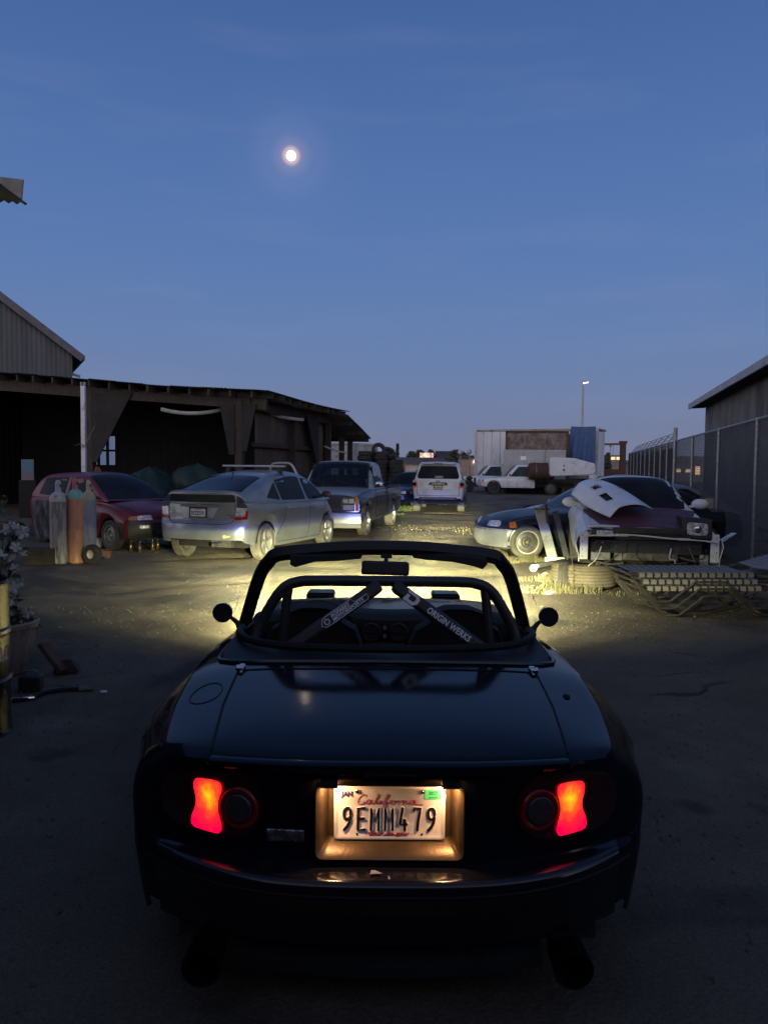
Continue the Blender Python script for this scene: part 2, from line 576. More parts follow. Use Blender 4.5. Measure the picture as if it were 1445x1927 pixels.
# ------------------------------------------------------------------ lofted vehicle bodies
class Loft:
    """A shell from half sections; local +Y is the vehicle's nose, X its right-hand side."""
    def __init__(self, top, sh, w, ws, bot, y0, y1, arches=(), r0=0.05, r1=0.05,
                 c0=(0.1, 2.5), c1=(0.15, 2.5), f0=None, f1=None, d0=0.5, d1=0.6, crown=0.6, fillet=0.10,
                 mid=0.45, wb=0.94, step=0.09, nseg=5, fade=0.85):
        self.fade = fade
        self.top, self.sh, self.w, self.ws, self.bot = pch(top), pch(sh), pch(w), pch(ws), pch(bot)
        self.y0, self.y1, self.r0, self.r1 = y0, y1, r0, r1
        self.c0, self.c1 = c0, c1
        self.f0 = pch(f0) if f0 else (lambda z: 0.0)
        self.f1 = pch(f1) if f1 else (lambda z: 0.0)
        self.d0, self.d1 = d0, d1
        self.crown, self.fillet, self.mid, self.wb = crown, fillet, mid, wb
        self.arches, self.step, self.nseg = arches, step, nseg

    def arch(self, y):
        a = -1.0
        for yw, zc, r in self.arches:
            d = abs(y - yw)
            if d < r:
                a = max(a, zc + math.sqrt(r * r - d * d))
        return a

    def section(self, y, inset=0.0):
        zb = self.bot(y) + inset; zs = self.sh(y) - inset; zt = self.top(y) - inset
        w = self.w(y) - inset; ws = min(self.ws(y), self.w(y)) - inset
        H = zs - zb
        f = min(self.fillet, H * 0.4)
        key = [(w * self.wb, zb), (w, zb + self.mid * H), (w * 0.996, zs - f), (ws + (w - ws) * 0.35, zs - f * 0.22),
               (ws, zs), (ws * 0.62, zs + (zt - zs) * self.crown), (0.0, zt)]
        pts = catmull([Vector((a, b)) for a, b in key], self.nseg)
        out = []
        ar = self.arch(y)
        top_z = zs - f
        for p in pts:
            x, z = p.x, p.y
            if ar > zb and z < top_z:
                z = ar + (z - zb) * (top_z - ar) / (top_z - zb) if ar < top_z else top_z
            out.append((max(x, 0.0), z))
        out[-1] = (0.0, out[-1][1])
        return out

    def warp(self, x, y, z):
        w = max(self.w(min(max(y, self.y0), self.y1)), 0.1)
        u = min(abs(x) / w, 1.05)
        if y < self.y0 + self.d0:
            k = 1 - (y - self.y0) / self.d0
            y += (self.c0[0] * u ** self.c0[1] + self.f0(z) * (1 - self.fade * min(u, 1.0) ** 4)) * k
        if y > self.y1 - self.d1:
            k = 1 - (self.y1 - y) / self.d1
            y -= (self.c1[0] * u ** self.c1[1] + self.f1(z) * (1 - self.fade * min(u, 1.0) ** 4)) * k
        return (x, y, z)

    def stations(self):
        ys = set()
        n = int((self.y1 - self.y0) / self.step)
        a, b = self.y0 + self.r0, self.y1 - self.r1
        for i in range(n + 1):
            ys.add(round(a + (b - a) * i / n, 5))
        for yw, zc, r in self.arches:
            for i in range(13):
                t = -PI / 2 + PI * i / 12
                y = yw + r * math.sin(t)
                for q in list(ys):
                    if abs(q - y) < 0.022: ys.discard(q)
                ys.add(round(y, 5))
        rows = [(y, 0.0) for y in sorted(ys)]
        for i in range(1, 4):
            t = PI / 2 * i / 3
            if self.r0 > 0: rows.insert(0, (a - self.r0 * math.sin(t), self.r0 * (1 - math.cos(t))))
            if self.r1 > 0: rows.append((b + self.r1 * math.sin(t), self.r1 * (1 - math.cos(t))))
        return rows

    def shell(self, mb=None, caps=(True, True)):
        mb = mb or MB()
        rows = []
        for y, ins in self.stations():
            s = self.section(y, ins)
            full = [(-x, z) for x, z in s] + [(x, z) for x, z in reversed(s[:-1])]
            rows.append([self.warp(x, y, z) for x, z in full])
        mb.grid(rows)
        for e, on in ((0, caps[0]), (1, caps[1])):
            if not on: continue
            y, ins = self.stations()[0 if e == 0 else -1]
            s = self.section(y, ins)
            fr = [-1, -0.92, -0.8, -0.6, -0.4, -0.2, 0, 0.2, 0.4, 0.6, 0.8, 0.92, 1]
            mb.grid([[self.warp(x * q, y, z) for q in fr] for x, z in s])
        return mb

    def side_x(self, y, z):
        s = self.section(y)
        for (x0, z0), (x1, z1) in zip(s, s[1:]):
            if (z0 <= z <= z1):
                return x0 if z1 - z0 < 1e-6 else x0 + (x1 - x0) * (z - z0) / (z1 - z0)
        return s[0][0] if z < s[0][1] else s[len(s) // 2][0]

    def top_z(self, x, y):
        s = self.section(min(max(y, self.y0 + self.r0), self.y1 - self.r1))
        x = abs(x)
        for (x0, z0), (x1, z1) in zip(reversed(s), list(reversed(s))[1:]):
            if x0 <= x <= x1:
                return z0 if x1 - x0 < 1e-6 else z0 + (z1 - z0) * (x - x0) / (x1 - x0)
        return s[len(s) // 2][1]

    def P_side(self, sgn, off):
        def f(y, z):
            x = self.side_x(y, z)
            q = self.warp(x, y, z)
            return (sgn * (q[0] + off), q[1], q[2])
        return f

    def P_end(self, e, off):
        y = self.y0 if e == 0 else self.y1
        def f(x, z):
            q = self.warp(x, y, z)
            return (x, q[1] + (-off if e == 0 else off), z)
        return f

    def P_top(self, off):
        def f(x, y):
            q = self.warp(x, y, self.top_z(x, y))
            return (q[0], q[1], q[2] + off)
        return f


class House(Loft):
    """the glasshouse of a vehicle: leaning flat sides under a rounded roof"""
    def __init__(self, belt, roof, wb, wr, y0, y1, H, rad=0.09, crown=0.03, r0=0.02, r1=0.0, c0=(0.05, 2.5), c1=(0.0, 2), f0=None, d0=0.4, d1=0.4, step=0.09, nseg=4, lean=1.0):
        self.belt, self.roof, self.wb_, self.wr_ = pch(belt), pch(roof), pch(wb), pch(wr)
        self.w = self.wb_
        self.y0, self.y1, self.H, self.rad, self.cr = y0, y1, H, rad, crown
        self.r0, self.r1, self.c0, self.c1 = r0, r1, c0, c1
        self.f0 = pch(f0) if f0 else (lambda z: 0.0)
        self.f1 = lambda z: 0.0
        self.d0, self.d1, self.arches, self.step, self.nseg, self.fade = d0, d1, (), step, nseg, 0.3
    def plane_x(self, y, z):
        t = (z - self.belt(y)) / self.H
        return self.wb_(y) + (self.wr_(y) - self.wb_(y)) * t
    def section(self, y, inset=0.0):
        zb = self.belt(y); zr = max(self.roof(y) - inset, zb + 0.012)
        h = zr - zb
        r = min(self.rad, 0.45 * h)
        P = lambda z: self.plane_x(y, z) - inset
        xr = P(zr)
        c = self.cr * min(1, h / 0.3)
        key = [(P(zb), zb), (P(zb + (h - r) * 0.5), zb + (h - r) * 0.5), (P(zr - r), zr - r), (xr - r * 0.30, zr - r * 0.30), (xr - r * 1.25, zr),
               (xr * 0.5, zr + c * 0.75), (0.0, zr + c)]
        return [(max(p.x, 0.0), p.y) for p in catmull([Vector(k) for k in key], self.nseg)][:-1] + [(0.0, zr + c)]


def patch(mb, P, P_in, poly, step=0.08):
    """a plate that follows a surface: its face on P, its rim going back to P_in"""
    vs, fs, m = fill2d([tuple(p) for p in poly], step)
    b = len(mb.v)
    mb.add([P(v.x, v.y) for v in vs], fs)
    rim = [vs[i] for i in range(m)]
    o = [P(v.x, v.y) for v in rim]
    i_ = [P_in(v.x, v.y) for v in rim]
    mb.grid([o, i_], closed_u=True)
    return mb


def seam(mb, P, line, wdt=0.008):
    """a dark shut-line: a thin ribbon along a polyline on a surface (two parameters)"""
    L = []
    for i in range(len(line) - 1):
        a, b = Vector(line[i]), Vector(line[i + 1])
        k = max(1, int((b - a).length / 0.06))
        L += [a.lerp(b, j / k) for j in range(k)]
    L.append(Vector(line[-1]))
    pts = [Vector(P(v.x, v.y)) for v in L]
    return mb.tube(pts, wdt / 2, 5)


def wheel(parent, loc, r, wdt, tyre_m, rim_m, style='alloy', side=1, spokes=5, rr=None, dark=None, cache={}, name='wheel'):
    """tyre with shoulders and tread grooves, a rim with spokes or a pressed steel disc; axis X, outer face on side"""
    rr = rr or r * 0.66
    key = (round(r, 3), round(wdt, 3), style, spokes, round(rr, 3), tyre_m.name, rim_m.name)
    if key not in cache:
        t = MB()
        hw = wdt / 2
        prof = [(rr * 0.97, -hw * 0.72), (rr * 1.06, -hw * 0.86), (r * 0.86, -hw), (r * 0.965, -hw * 0.86)]
        for k in range(4):
            a = -hw * 0.72 + k * hw * 0.36
            prof += [(r, a), (r, a + hw * 0.27), (r * 0.975, a + hw * 0.29), (r * 0.975, a + hw * 0.34)]
        prof += [(r, hw * 0.72), (r * 0.965, hw * 0.86), (r * 0.86, hw), (rr * 1.06, hw * 0.86), (rr * 0.97, hw * 0.72)]
        t.lathe(prof, 40, axis='X')
        mt = t.mesh('tyre')
        mt.materials.append(tyre_m)
        g = MB()
        g.lathe([(rr, hw * 0.80), (rr * 1.02, hw * 0.84), (rr * 0.96, hw * 0.86), (rr * 0.92, hw * 0.62), (rr * 0.90, -hw * 0.6), (rr * 0.98, -hw * 0.8)], 36, axis='X')
        if style == 'alloy':
            g.lathe([(0.001, hw * 0.70), (rr * 0.14, hw * 0.70), (rr * 0.22, hw * 0.58), (rr * 0.24, hw * 0.2)], 20, axis='X')
            for k in range(spokes):
                a = 2 * PI * k / spokes + 0.3
                rows = []
                for q, ww, hh in ((0.16, 0.15, 0.62), (0.45, 0.11, 0.56), (0.75, 0.13, 0.60), (0.95, 0.20, 0.66)):
                    c, s = math.cos(a), math.sin(a)
                    ring = []
                    for du, dv in ((-1, 0.25), (-0.7, 1), (0.7, 1), (1, 0.25)):
                        u = q * rr; v = du * ww * rr
                        ring.append((hw * hh * dv if dv == 1 else hw * 0.25, u * c - v * s, u * s + v * c))
                    rows.append(ring)
                g.grid(rows)
            g.lathe([(rr * 0.9, -hw * 0.1), (0.001, -hw * 0.1)], 24, axis='X')
        else:
            g.lathe([(rr * 0.91, hw * 0.35), (rr * 0.80, hw * 0.45), (rr * 0.62, hw * 0.62), (rr * 0.50, hw * 0.60), (rr * 0.40, hw * 0.30),
                     (rr * 0.30, hw * 0.34), (rr * 0.22, hw * 0.50), (rr * 0.18, hw * 0.72), (0.001, hw * 0.74)], 32, axis='X')
        mr = g.mesh('rim')
        mr.materials.append(rim_m)
        md = None
        if style == 'steel':
            d = MB()
            for k in range(12):
                a = 2 * PI * k / 12
                c, s = math.cos(a), math.sin(a)
                y, z = rr * 0.70 * c, rr * 0.70 * s
                d.ball((hw * 0.535, y, z), (hw * 0.05, rr * 0.055, rr * 0.055), 8, 4)
            md = d.mesh('vent_hole')
            md.materials.append(tyre_m)
        cache[key] = (mt, mr, md)
    mt, mr, md = cache[key]
    w = link(name, mt, parent)
    w.location = loc
    w.rotation_euler = (0, 0, 0 if side > 0 else PI)
    link('rim', mr, w)
    if md: link('vent_hole', md, w)
    return w


def text_mesh(txt, size, extrude=0.002, align='CENTER', shear=0.0, bold=0.0, spacing=1.0):
    cu = bpy.data.curves.new('lettering', 'FONT')
    cu.body = txt
    cu.size = size
    cu.extrude = extrude
    cu.align_x = align
    cu.align_y = 'CENTER'
    cu.shear = shear
    cu.offset = bold
    cu.space_character = spacing
    cu.resolution_u = 3
    ob = bpy.data.objects.new('lettering', cu)
    COL.objects.link(ob)
    dg = bpy.context.evaluated_depsgraph_get()
    me = bpy.data.meshes.new_from_object(ob.evaluated_get(dg))
    bpy.data.objects.remove(ob)
    bpy.data.curves.remove(cu)
    return me


def lettering(txt, size, m, parent, M, name='lettering', **kw):
    """raised lettering; M places its XY plane"""
    sx = kw.pop('sx', 1.0)
    me = text_mesh(txt, size, **kw)
    me.transform(M @ Matrix.Diagonal((sx, 1, 1, 1)))
    me.materials.clear()
    me.materials.append(m)
    return link(name, me, parent)


def frame3(origin, xdir, ydir):
    x = Vector(xdir).normalized(); z = x.cross(Vector(ydir)).normalized(); y = z.cross(x)
    m = Matrix((x, y, z)).transposed().to_4x4()
    m.translation = Vector(origin)
    return m


BACK = lambda x, y, z: frame3((x, y, z), (1, 0, 0), (0, 0, 1))      # a text that faces -Y

# ------------------------------------------------------------------ shared materials
M_TYRE = mat('tyre_rubber', (0.022, 0.021, 0.020), (0.045, 0.042, 0.038), rough=0.85, scale=9, bump=0.1, bscale=60)
M_TYRE_DUSTY = mat('dusty_tyre_rubber', (0.06, 0.055, 0.045), (0.11, 0.10, 0.08), rough=0.9, scale=9, bump=0.15, bscale=60)
M_BLACK = mat('black_plastic', (0.012, 0.012, 0.013), (0.02, 0.02, 0.02), rough=0.55, scale=14, bump=0.06, bscale=120)
M_VOID = mat('shadowy_underside', (0.012, 0.011, 0.010), (0.02, 0.018, 0.016), rough=0.95, scale=6)
M_GLASS = glass_dark('tinted_glass')
M_CHROME = mat('chrome', (0.62, 0.62, 0.63), (0.5, 0.5, 0.5), rough=0.15, metal=1.0, scale=12)
M_ALLOY = mat('cast_alloy', (0.42, 0.41, 0.40), (0.30, 0.29, 0.27), rough=0.35, metal=0.7, scale=12)
M_STEEL = mat('dull_steel', (0.20, 0.195, 0.185), (0.10, 0.095, 0.085), rough=0.5, metal=0.6, scale=12)
M_LENS = mat('clear_lamp_lens', (0.38, 0.39, 0.40), (0.85, 0.85, 0.85), rough=0.10, metal=0.3, scale=34, contrast=(0.42, 0.58), bump=0.25, bscale=60)
M_RED_LENS = mat('red_lamp_lens', (0.42, 0.010, 0.014), (0.26, 0.005, 0.008), rough=0.12, scale=22, bump=0.1, bscale=80)
M_AMBER = mat('amber_lamp_lens', (0.62, 0.19, 0.015), (0.5, 0.13, 0.01), rough=0.15, scale=22, bump=0.2, bscale=80)
M_PLATE = mat('plate_white', (0.72, 0.70, 0.66), (0.62, 0.60, 0.56), rough=0.45, scale=9)
M_WHITE_PRINT = mat('white_print', (0.80, 0.81, 0.84), (0.7, 0.7, 0.73), rough=0.5, scale=30)
M_RUST = mat('rusty_iron', (0.10, 0.045, 0.025), (0.045, 0.028, 0.022), rough=0.85, scale=8, bump=0.3)
M_GALV = mat('galvanised_steel', (0.34, 0.35, 0.36), (0.22, 0.23, 0.24), rough=0.45, metal=0.5, scale=14)
M_WOOD = mat('weathered_timber', (0.13, 0.10, 0.075), (0.07, 0.05, 0.038), rough=0.85, scale=5, stretch=(1, 1, 6), bump=0.25)

# ------------------------------------------------------------------ the yard
from mathutils import noise as mnoise

m, n, l, p = new_mat('dusty_asphalt')
tc = n.new('ShaderNodeTexCoord')
def nz(scale, detail=6, rough=0.6, src=None, dist=0.0):
    k = n.new('ShaderNodeTexNoise')
    k.inputs['Scale'].default_value = scale
    k.inputs['Detail'].default_value = detail
    k.inputs['Roughness'].default_value = rough
    k.inputs['Distortion'].default_value = dist
    l.new(src or tc.outputs['Object'], k.inputs['Vector'])
    return k.outputs['Fac']
def rng(src, a, b, c=0.0, d=1.0):
    k = n.new('ShaderNodeMapRange')
    k.inputs['From Min'].default_value = a; k.inputs['From Max'].default_value = b
    k.inputs['To Min'].default_value = c; k.inputs['To Max'].default_value = d
    l.new(src, k.inputs['Value'])
    return k.outputs[0]
def mixc(f, a, b):
    k = n.new('ShaderNodeMixRGB')
    if isinstance(f, float): k.inputs['Fac'].default_value = f
    else: l.new(f, k.inputs['Fac'])
    for s, c in ((1, a), (2, b)):
        if isinstance(c, tuple): k.inputs[s].default_value = c + (1.0,)
        else: l.new(c, k.inputs[s])
    return k.outputs[0]
def math_(op, a, b):
    k = n.new('ShaderNodeMath'); k.operation = op
    for i, c in enumerate((a, b)):
        if isinstance(c, (int, float)): k.inputs[i].default_value = c
        else: l.new(c, k.inputs[i])
    return k.outputs[0]
grain = nz(70, 4, 0.75)
base = mixc(rng(nz(1.1, 7), 0.38, 0.62), (0.132, 0.106, 0.078), (0.190, 0.157, 0.110))
base = mixc(rng(nz(0.35, 5, 0.6, None, 0.6), 0.52, 0.60), base, (0.075, 0.066, 0.056))        # old tar patches
base = mixc(rng(nz(0.8, 8, 0.7), 0.56, 0.70), base, (0.225, 0.198, 0.146))                   # dust and fines
base = mixc(rng(grain, 0.40, 0.60, 0.0, 0.85), base, mixc(0.5, base, (0.02, 0.019, 0.018)))    # chips of stone
vo = n.new('ShaderNodeTexVoronoi'); vo.feature = 'DISTANCE_TO_EDGE'; vo.inputs['Scale'].default_value = 0.55
wv = n.new('ShaderNodeMixRGB'); wv.inputs['Fac'].default_value = 0.16
l.new(tc.outputs['Object'], wv.inputs[1])
wn2 = n.new('ShaderNodeTexNoise'); wn2.inputs['Scale'].default_value = 2.2; wn2.inputs['Detail'].default_value = 6
l.new(tc.outputs['Object'], wn2.inputs['Vector']); l.new(wn2.outputs['Color'], wv.inputs[2])
l.new(wv.outputs[0], vo.inputs['Vector'])
crack = math_('MULTIPLY', rng(vo.outputs['Distance'], 0.0, 0.006, 0.9, 0.0), rng(nz(0.6, 3), 0.54, 0.62))
base = mixc(crack, base, (0.018, 0.016, 0.014))
base = mixc(rng(nz(0.9, 3, 0.5), 0.66, 0.70, 0.0, 0.55), base, (0.020, 0.018, 0.017))         # oil spots
l.new(base, p.inputs['Base Color'])
p.inputs['Roughness'].default_value = 0.88
p.inputs['Specular IOR Level'].default_value = 0.25
hgt = math_('ADD', math_('MULTIPLY', grain, 0.35), math_('MULTIPLY', nz(14, 6, 0.65), 1.1))
hgt = math_('SUBTRACT', hgt, math_('MULTIPLY', crack, 1.2))
bp = n.new('ShaderNodeBump'); bp.inputs['Strength'].default_value = 0.9; bp.inputs['Distance'].default_value = 0.030
l.new(hgt, bp.inputs['Height']); l.new(bp.outputs[0], p.inputs['Normal'])
M_GROUND = m

def axis_vals(dense0, dense1, step, far):
    v = [dense0 + step * i for i in range(int((dense1 - dense0) / step) + 1)]
    s, a = step, v[-1]
    while a < far:
        s *= 1.6; a += s; v.append(a)
    s, a = step, v[0]
    while a > -far:
        s *= 1.6; a -= s; v.insert(0, a)
    return v
def ground_z(x, y):
    f = max(0.0, min(1.0, (9.0 - abs(x)) / 3)) * max(0.0, min(1.0, (34 - y) / 8)) * max(0.0, min(1.0, (y - 5.2) / 1.5))
    if f <= 0: return 0.0
    a = mnoise.fractal(Vector((x * 0.9, y * 0.9, 3.1)), 1.0, 2.1, 5) * 0.011
    q = mnoise.noise(Vector((x * 0.55 + 9, y * 0.9, 7.7)))
    hole = max(0.0, q - 0.34) * 0.16
    # a long broken patch between the parked vehicles, seen in the beam
    d = math.exp(-(((x - 1.15) / 0.9) ** 2 + ((y - 20.0) / 0.55) ** 2))
    edge = d * 0.05 * (0.5 + mnoise.noise(Vector((x * 4, y * 4, 1.0))))
    return min(0.012, (a - hole)) * f - edge * f - 0.004 * f
GX = axis_vals(-9.0, 9.0, 0.11, 3000)
GY = axis_vals(5.0, 34.0, 0.13, 3000)
g = MB()
g.grid([[(x, y, ground_z(x, y)) for x in GX] for y in GY])
go = g.build('ground', M_GROUND, None, angle=80, weld=False)
tag(go, kind='structure')

# loose stones in the yard
M_STONE = mat('loose_stone', (0.13, 0.12, 0.10), (0.07, 0.065, 0.058), rough=0.9, scale=3)
g = MB()
rs = random.Random(5)
for i in range(4600):
    if i < 1650:
        x, y = rs.uniform(-6.5, 7.0), rs.uniform(5.5, 24.0)
    elif i < 1800:
        x, y = rs.gauss(1.2, 0.9), rs.gauss(20.0, 0.7)
    else:
        x, y = rs.choice((-1, 1)) * rs.uniform(1.0, 3.8), rs.uniform(1.5, 8.5)
    s = rs.uniform(0.004, 0.013) * (1.6 if rs.random() < 0.06 else 1) * (1.5 if i >= 1650 and i < 1800 else 1)
    b = len(g.v)
    z = ground_z(x, y) + s * 0.3
    pts = [Vector((0, 0, 1)), Vector((1, 0, 0)), Vector((-0.3, 0.9, 0.1)), Vector((-0.8, -0.3, 0)), Vector((0.2, -0.9, 0.1))]
    a = rs.uniform(0, 6.28)
    mm = Matrix.Rotation(a, 3, 'Z')
    g.add([mm @ Vector((q.x * s * rs.uniform(.7, 1.3), q.y * s * rs.uniform(.7, 1.3), q.z * s * 0.8)) + Vector((x, y, z)) for q in pts],
          [(0, 1, 2), (0, 2, 3), (0, 3, 4), (0, 4, 1)])
so = g.build('gravel', M_STONE, None, smooth=False, weld=False)
tag(so, 'loose grey stones scattered over the dusty yard', 'gravel', kind='stuff')

# ------------------------------------------------------------------ the dark roadster in front
X0, Y0, YAW = 0.026, 1.95, R(0.36)
HERO = thing('roadster', 'dark open-top roadster seen from behind with its tail lamps and headlights lit', 'car', (X0, Y0, 0), YAW)
M_NAVY = mat('black_car_paint', (0.0055, 0.0065, 0.011), (0.007, 0.008, 0.013), rough=0.09, scale=3, coat=0.0, rvar=0.05, bump=0.006, bscale=30, spec=0.11)
M_TRIM = mat('black_vinyl', (0.008, 0.008, 0.009), (0.012, 0.012, 0.013), rough=0.6, scale=30, bump=0.12, bscale=160)
M_RUBBER = mat('black_rubber_seal', (0.008, 0.008, 0.009), (0.012, 0.012, 0.012), rough=0.65, spec=0.25, scale=30)
M_BAR = mat('satin_black_tube', (0.020, 0.021, 0.023), (0.028, 0.029, 0.031), rough=0.45, scale=30, bump=0.05, bscale=300)
M_INT = mat('dark_cabin_plastic', (0.012, 0.012, 0.013), (0.018, 0.018, 0.019), rough=0.7, scale=40, bump=0.1, bscale=200)

RW = 0.30
h_top = [(0.00, 0.745), (0.10, 0.765), (0.30, 0.785), (0.80, 0.805), (1.0, 0.812), (1.35, 0.80), (2.2, 0.735), (2.6, 0.72), (3.2, 0.68), (3.7, 0.58), (3.95, 0.48)]
h_sh = [(0.00, 0.715), (0.10, 0.735), (0.30, 0.742), (0.60, 0.755), (0.95, 0.775), (1.3, 0.765), (2.2, 0.69), (2.7, 0.67), (3.2, 0.66), (3.7, 0.56), (3.95, 0.46)]
h_w = [(0.0, 0.765), (0.25, 0.79), (0.85, 0.838), (1.5, 0.815), (2.2, 0.80), (3.1, 0.83), (3.6, 0.80), (3.95, 0.74)]
h_ws = [(0.0, 0.62), (0.3, 0.66), (0.62, 0.685), (1.1, 0.715), (1.6, 0.74), (2.2, 0.755), (3.1, 0.70), (3.95, 0.6)]
h_bot = [(0.0, 0.235), (0.4, 0.20), (1.3, 0.165), (2.6, 0.165), (3.5, 0.18), (3.95, 0.24)]
# tail profile: how far the fascia is set in at a height (the bumper is the rearmost)
h_tail = [(0.20, 0.10), (0.30, 0.045), (0.40, 0.01), (0.445, 0.0), (0.465, 0.012), (0.478, 0.075), (0.52, 0.085), (0.60, 0.092), (0.68, 0.098), (0.708, 0.10), (0.73, 0.062), (0.75, 0.055), (0.80, 0.085)]
LB = Loft(h_top, h_sh, h_w, h_ws, h_bot, 0.0, 3.95, arches=((0.86, 0.29, 0.345), (3.12, 0.29, 0.345)), r0=0.028, r1=0.05,
          c0=(0.30, 3.0), c1=(0.35, 2.4), f0=h_tail, d0=0.62, d1=0.9, crown=0.78, fillet=0.115, mid=0.50, step=0.05)
Y_OPEN, Y_COWL, X_OPEN = 0.945, 2.42, 0.675

def open_half(y):
    """half width of the cockpit opening"""
    if y < Y_OPEN or y > Y_COWL: return 0.0
    s = min(1.0, (y - Y_OPEN) / 0.22)
    a = (1 - (1 - s) ** 3.4) ** (1 / 3.4)
    s2 = min(1.0, (Y_COWL - y) / 0.25)
    b = (1 - (1 - s2) ** 3.0) ** (1 / 3.0)
    base = X_OPEN + 0.045 * max(0, min(1, (y - 1.1) / 1.0))
    return base * min(a, b)

ys = [r for r in LB.stations()]
extra = [Y_OPEN + 1e-4, Y_OPEN + 0.001, Y_OPEN + 0.003, Y_OPEN + 0.007, Y_OPEN + 0.015, Y_OPEN + 0.03, Y_OPEN + 0.06, Y_OPEN + 0.11,
         Y_COWL - 1e-4, Y_COWL - 0.002, Y_COWL - 0.008, Y_COWL - 0.02, Y_COWL - 0.05, Y_COWL - 0.1]
ys = sorted(ys + [(y, 0.0) for y in extra])
rows_l = []
for y, ins in ys:
    s = LB.section(y, ins)
    xo = open_half(y)
    if xo > 0:
        zo = LB.top_z(xo, y)
        out = []
        for x, z in s:
            out.append((xo, zo) if x < xo else (x, z))
        s = out
    s = s + [(s[-1][0], s[-1][1] - (0.05 if xo > 0 else 0.0))]
    rows_l.append([LB.warp(x, y, z) for x, z in s])
mb = MB()
mb.grid(rows_l)
mb.grid([[(-x, y, z) for x, y, z in r] for r in rows_l])
# nose cap
y, ins = ys[-1]
s = LB.section(y, ins)
fr = [-1, -0.92, -0.8, -0.6, -0.4, -0.2, 0, 0.2, 0.4, 0.6, 0.8, 0.92, 1]
mb.grid([[LB.warp(x * q, y, z) for q in fr] for x, z in s])
# tail cap with the number plate recess
PW, PZ0, PZ1, PDEEP = 0.200, 0.492, 0.700, 0.045
y, ins = ys[0]
s0 = LB.section(y, ins)
zs = sorted(set([round(z, 4) for x, z in s0] + [PZ0, PZ0 + 0.002, PZ1, PZ1 + 0.002, 0.40, 0.43, 0.445, 0.455, 0.465, 0.472, 0.478, 0.485]
                + [0.5 + 0.02 * i for i in range(10)] + [0.705, 0.715, 0.725, 0.735]))
zs = [z for z in zs if s0[0][1] <= z <= s0[-1][1]]
def out_x(z):
    for (xa, za), (xb, zb_) in zip(s0, s0[1:]):
        if za <= z <= zb_:
            return xa if zb_ - za < 1e-7 else xa + (xb - xa) * (z - za) / (zb_ - za)
    return 0.0
inner = [0.0, 0.08, 0.15, PW - 0.004, PW, PW + 0.003, 0.26, 0.32]
def tail_pt(x, z):
    q = LB.warp(x, y, z)
    d = PDEEP if (abs(x) < PW + 0.001 and PZ0 + 0.001 < z < PZ1 + 0.001) else 0.0
    return (q[0], q[1] + d, q[2])
rr_ = []
for z in zs:
    xo = out_x(z)
    xin = [min(v, xo * (0.2 + 0.1 * i)) if xo < 0.45 else v for i, v in enumerate(inner)]
    xin[0] = 0.0
    last = xin[-1]
    xs = xin + [last + (xo - last) * f for f in (0.18, 0.36, 0.54, 0.7, 0.82, 0.91, 0.96, 1.0)]
    rr_.append([tail_pt(-v, z) for v in reversed(xs[1:])] + [tail_pt(v, z) for v in xs])
mb.grid(rr_)
mb.build('body', M_NAVY, HERO, angle=30)
def fascia(x, z, off=0.0):
    q = LB.warp(x, 0.0, z)
    return Vector((x, q[1] - off, z))

# the bumper skin, glossier than the old paint
M_BUMP = mat('bumper_paint', (0.0055, 0.006, 0.010), (0.008, 0.008, 0.012), rough=0.13, scale=5, rvar=0.06, bump=0.006, bscale=30, spec=0.5)
mb = MB()
zs_b = [0.262, 0.30, 0.35, 0.40, 0.43, 0.445, 0.455, 0.4625, 0.467, 0.471, 0.4745, 0.4785, 0.484]
mb.slab([[fascia(-0.66 + 1.32 * k / 40, z, 0.0025) for k in range(41)] for z in zs_b], (0, 0.004, 0))
mb.build('bumper', M_BUMP, HERO)
# shut lines of the boot lid, the lid edge and the bumper
mb = MB()
TT = LB.P_top(0.0008)
lid = [(-0.56, 0.93), (-0.555, 0.88), (-0.54, 0.5), (-0.515, 0.2), (-0.505, 0.075)]
seam(mb, TT, lid, 0.0075)
seam(mb, TT, [(-a, b) for a, b in lid], 0.0075)
seam(mb, TT, [(-0.56, 0.885), (-0.3, 0.872), (0.0, 0.868), (0.3, 0.872), (0.56, 0.885)], 0.007)
for sg in (-1, 1):
    seam(mb, lambda a, b: fascia(a, b, 0.001), [(sg * 0.505, 0.735), (sg * 0.50, 0.71), (sg * 0.36, 0.706), (sg * 0.235, 0.702)], 0.006)
    seam(mb, LB.P_side(sg, 0.0), [(1.30, 0.735), (1.33, 0.55), (1.30, 0.30), (1.22, 0.2)], 0.007)
    seam(mb, LB.P_side(sg, 0.0), [(0.32, 0.50), (0.45, 0.50), (0.53, 0.49)], 0.007)
seam(mb, lambda a, b: fascia(a, b, 0.0), [(-0.70, 0.432), (-0.4, 0.43), (0, 0.428), (0.4, 0.43), (0.70, 0.432)], 0.012)
# fuel flap outline on the left wing
el = [(-0.625 + 0.052 * math.cos(t * PI / 12), 0.66 + 0.105 * math.sin(t * PI / 12)) for t in range(25)]
seam(mb, TT, el, 0.0035)
mb.build('shut_line', M_RUBBER, HERO, weld=False)
# boot lid rear lip, catches the light
mb = MB()
rows = []
for k in range(25):
    x = -0.50 + k / 24
    pl = Vector(LB.warp(x, 0.03, LB.top_z(x, 0.03)))
    rows.append([pl + Vector((0, 0.03, 0.0035)), pl + Vector((0, 0.0, 0.006)), pl + Vector((0, -0.014, 0.001)), pl + Vector((0, -0.012, -0.014)), pl + Vector((0, 0.03, -0.02))])
mb.grid(rows)
mb.build('boot_lip', M_NAVY, HERO)
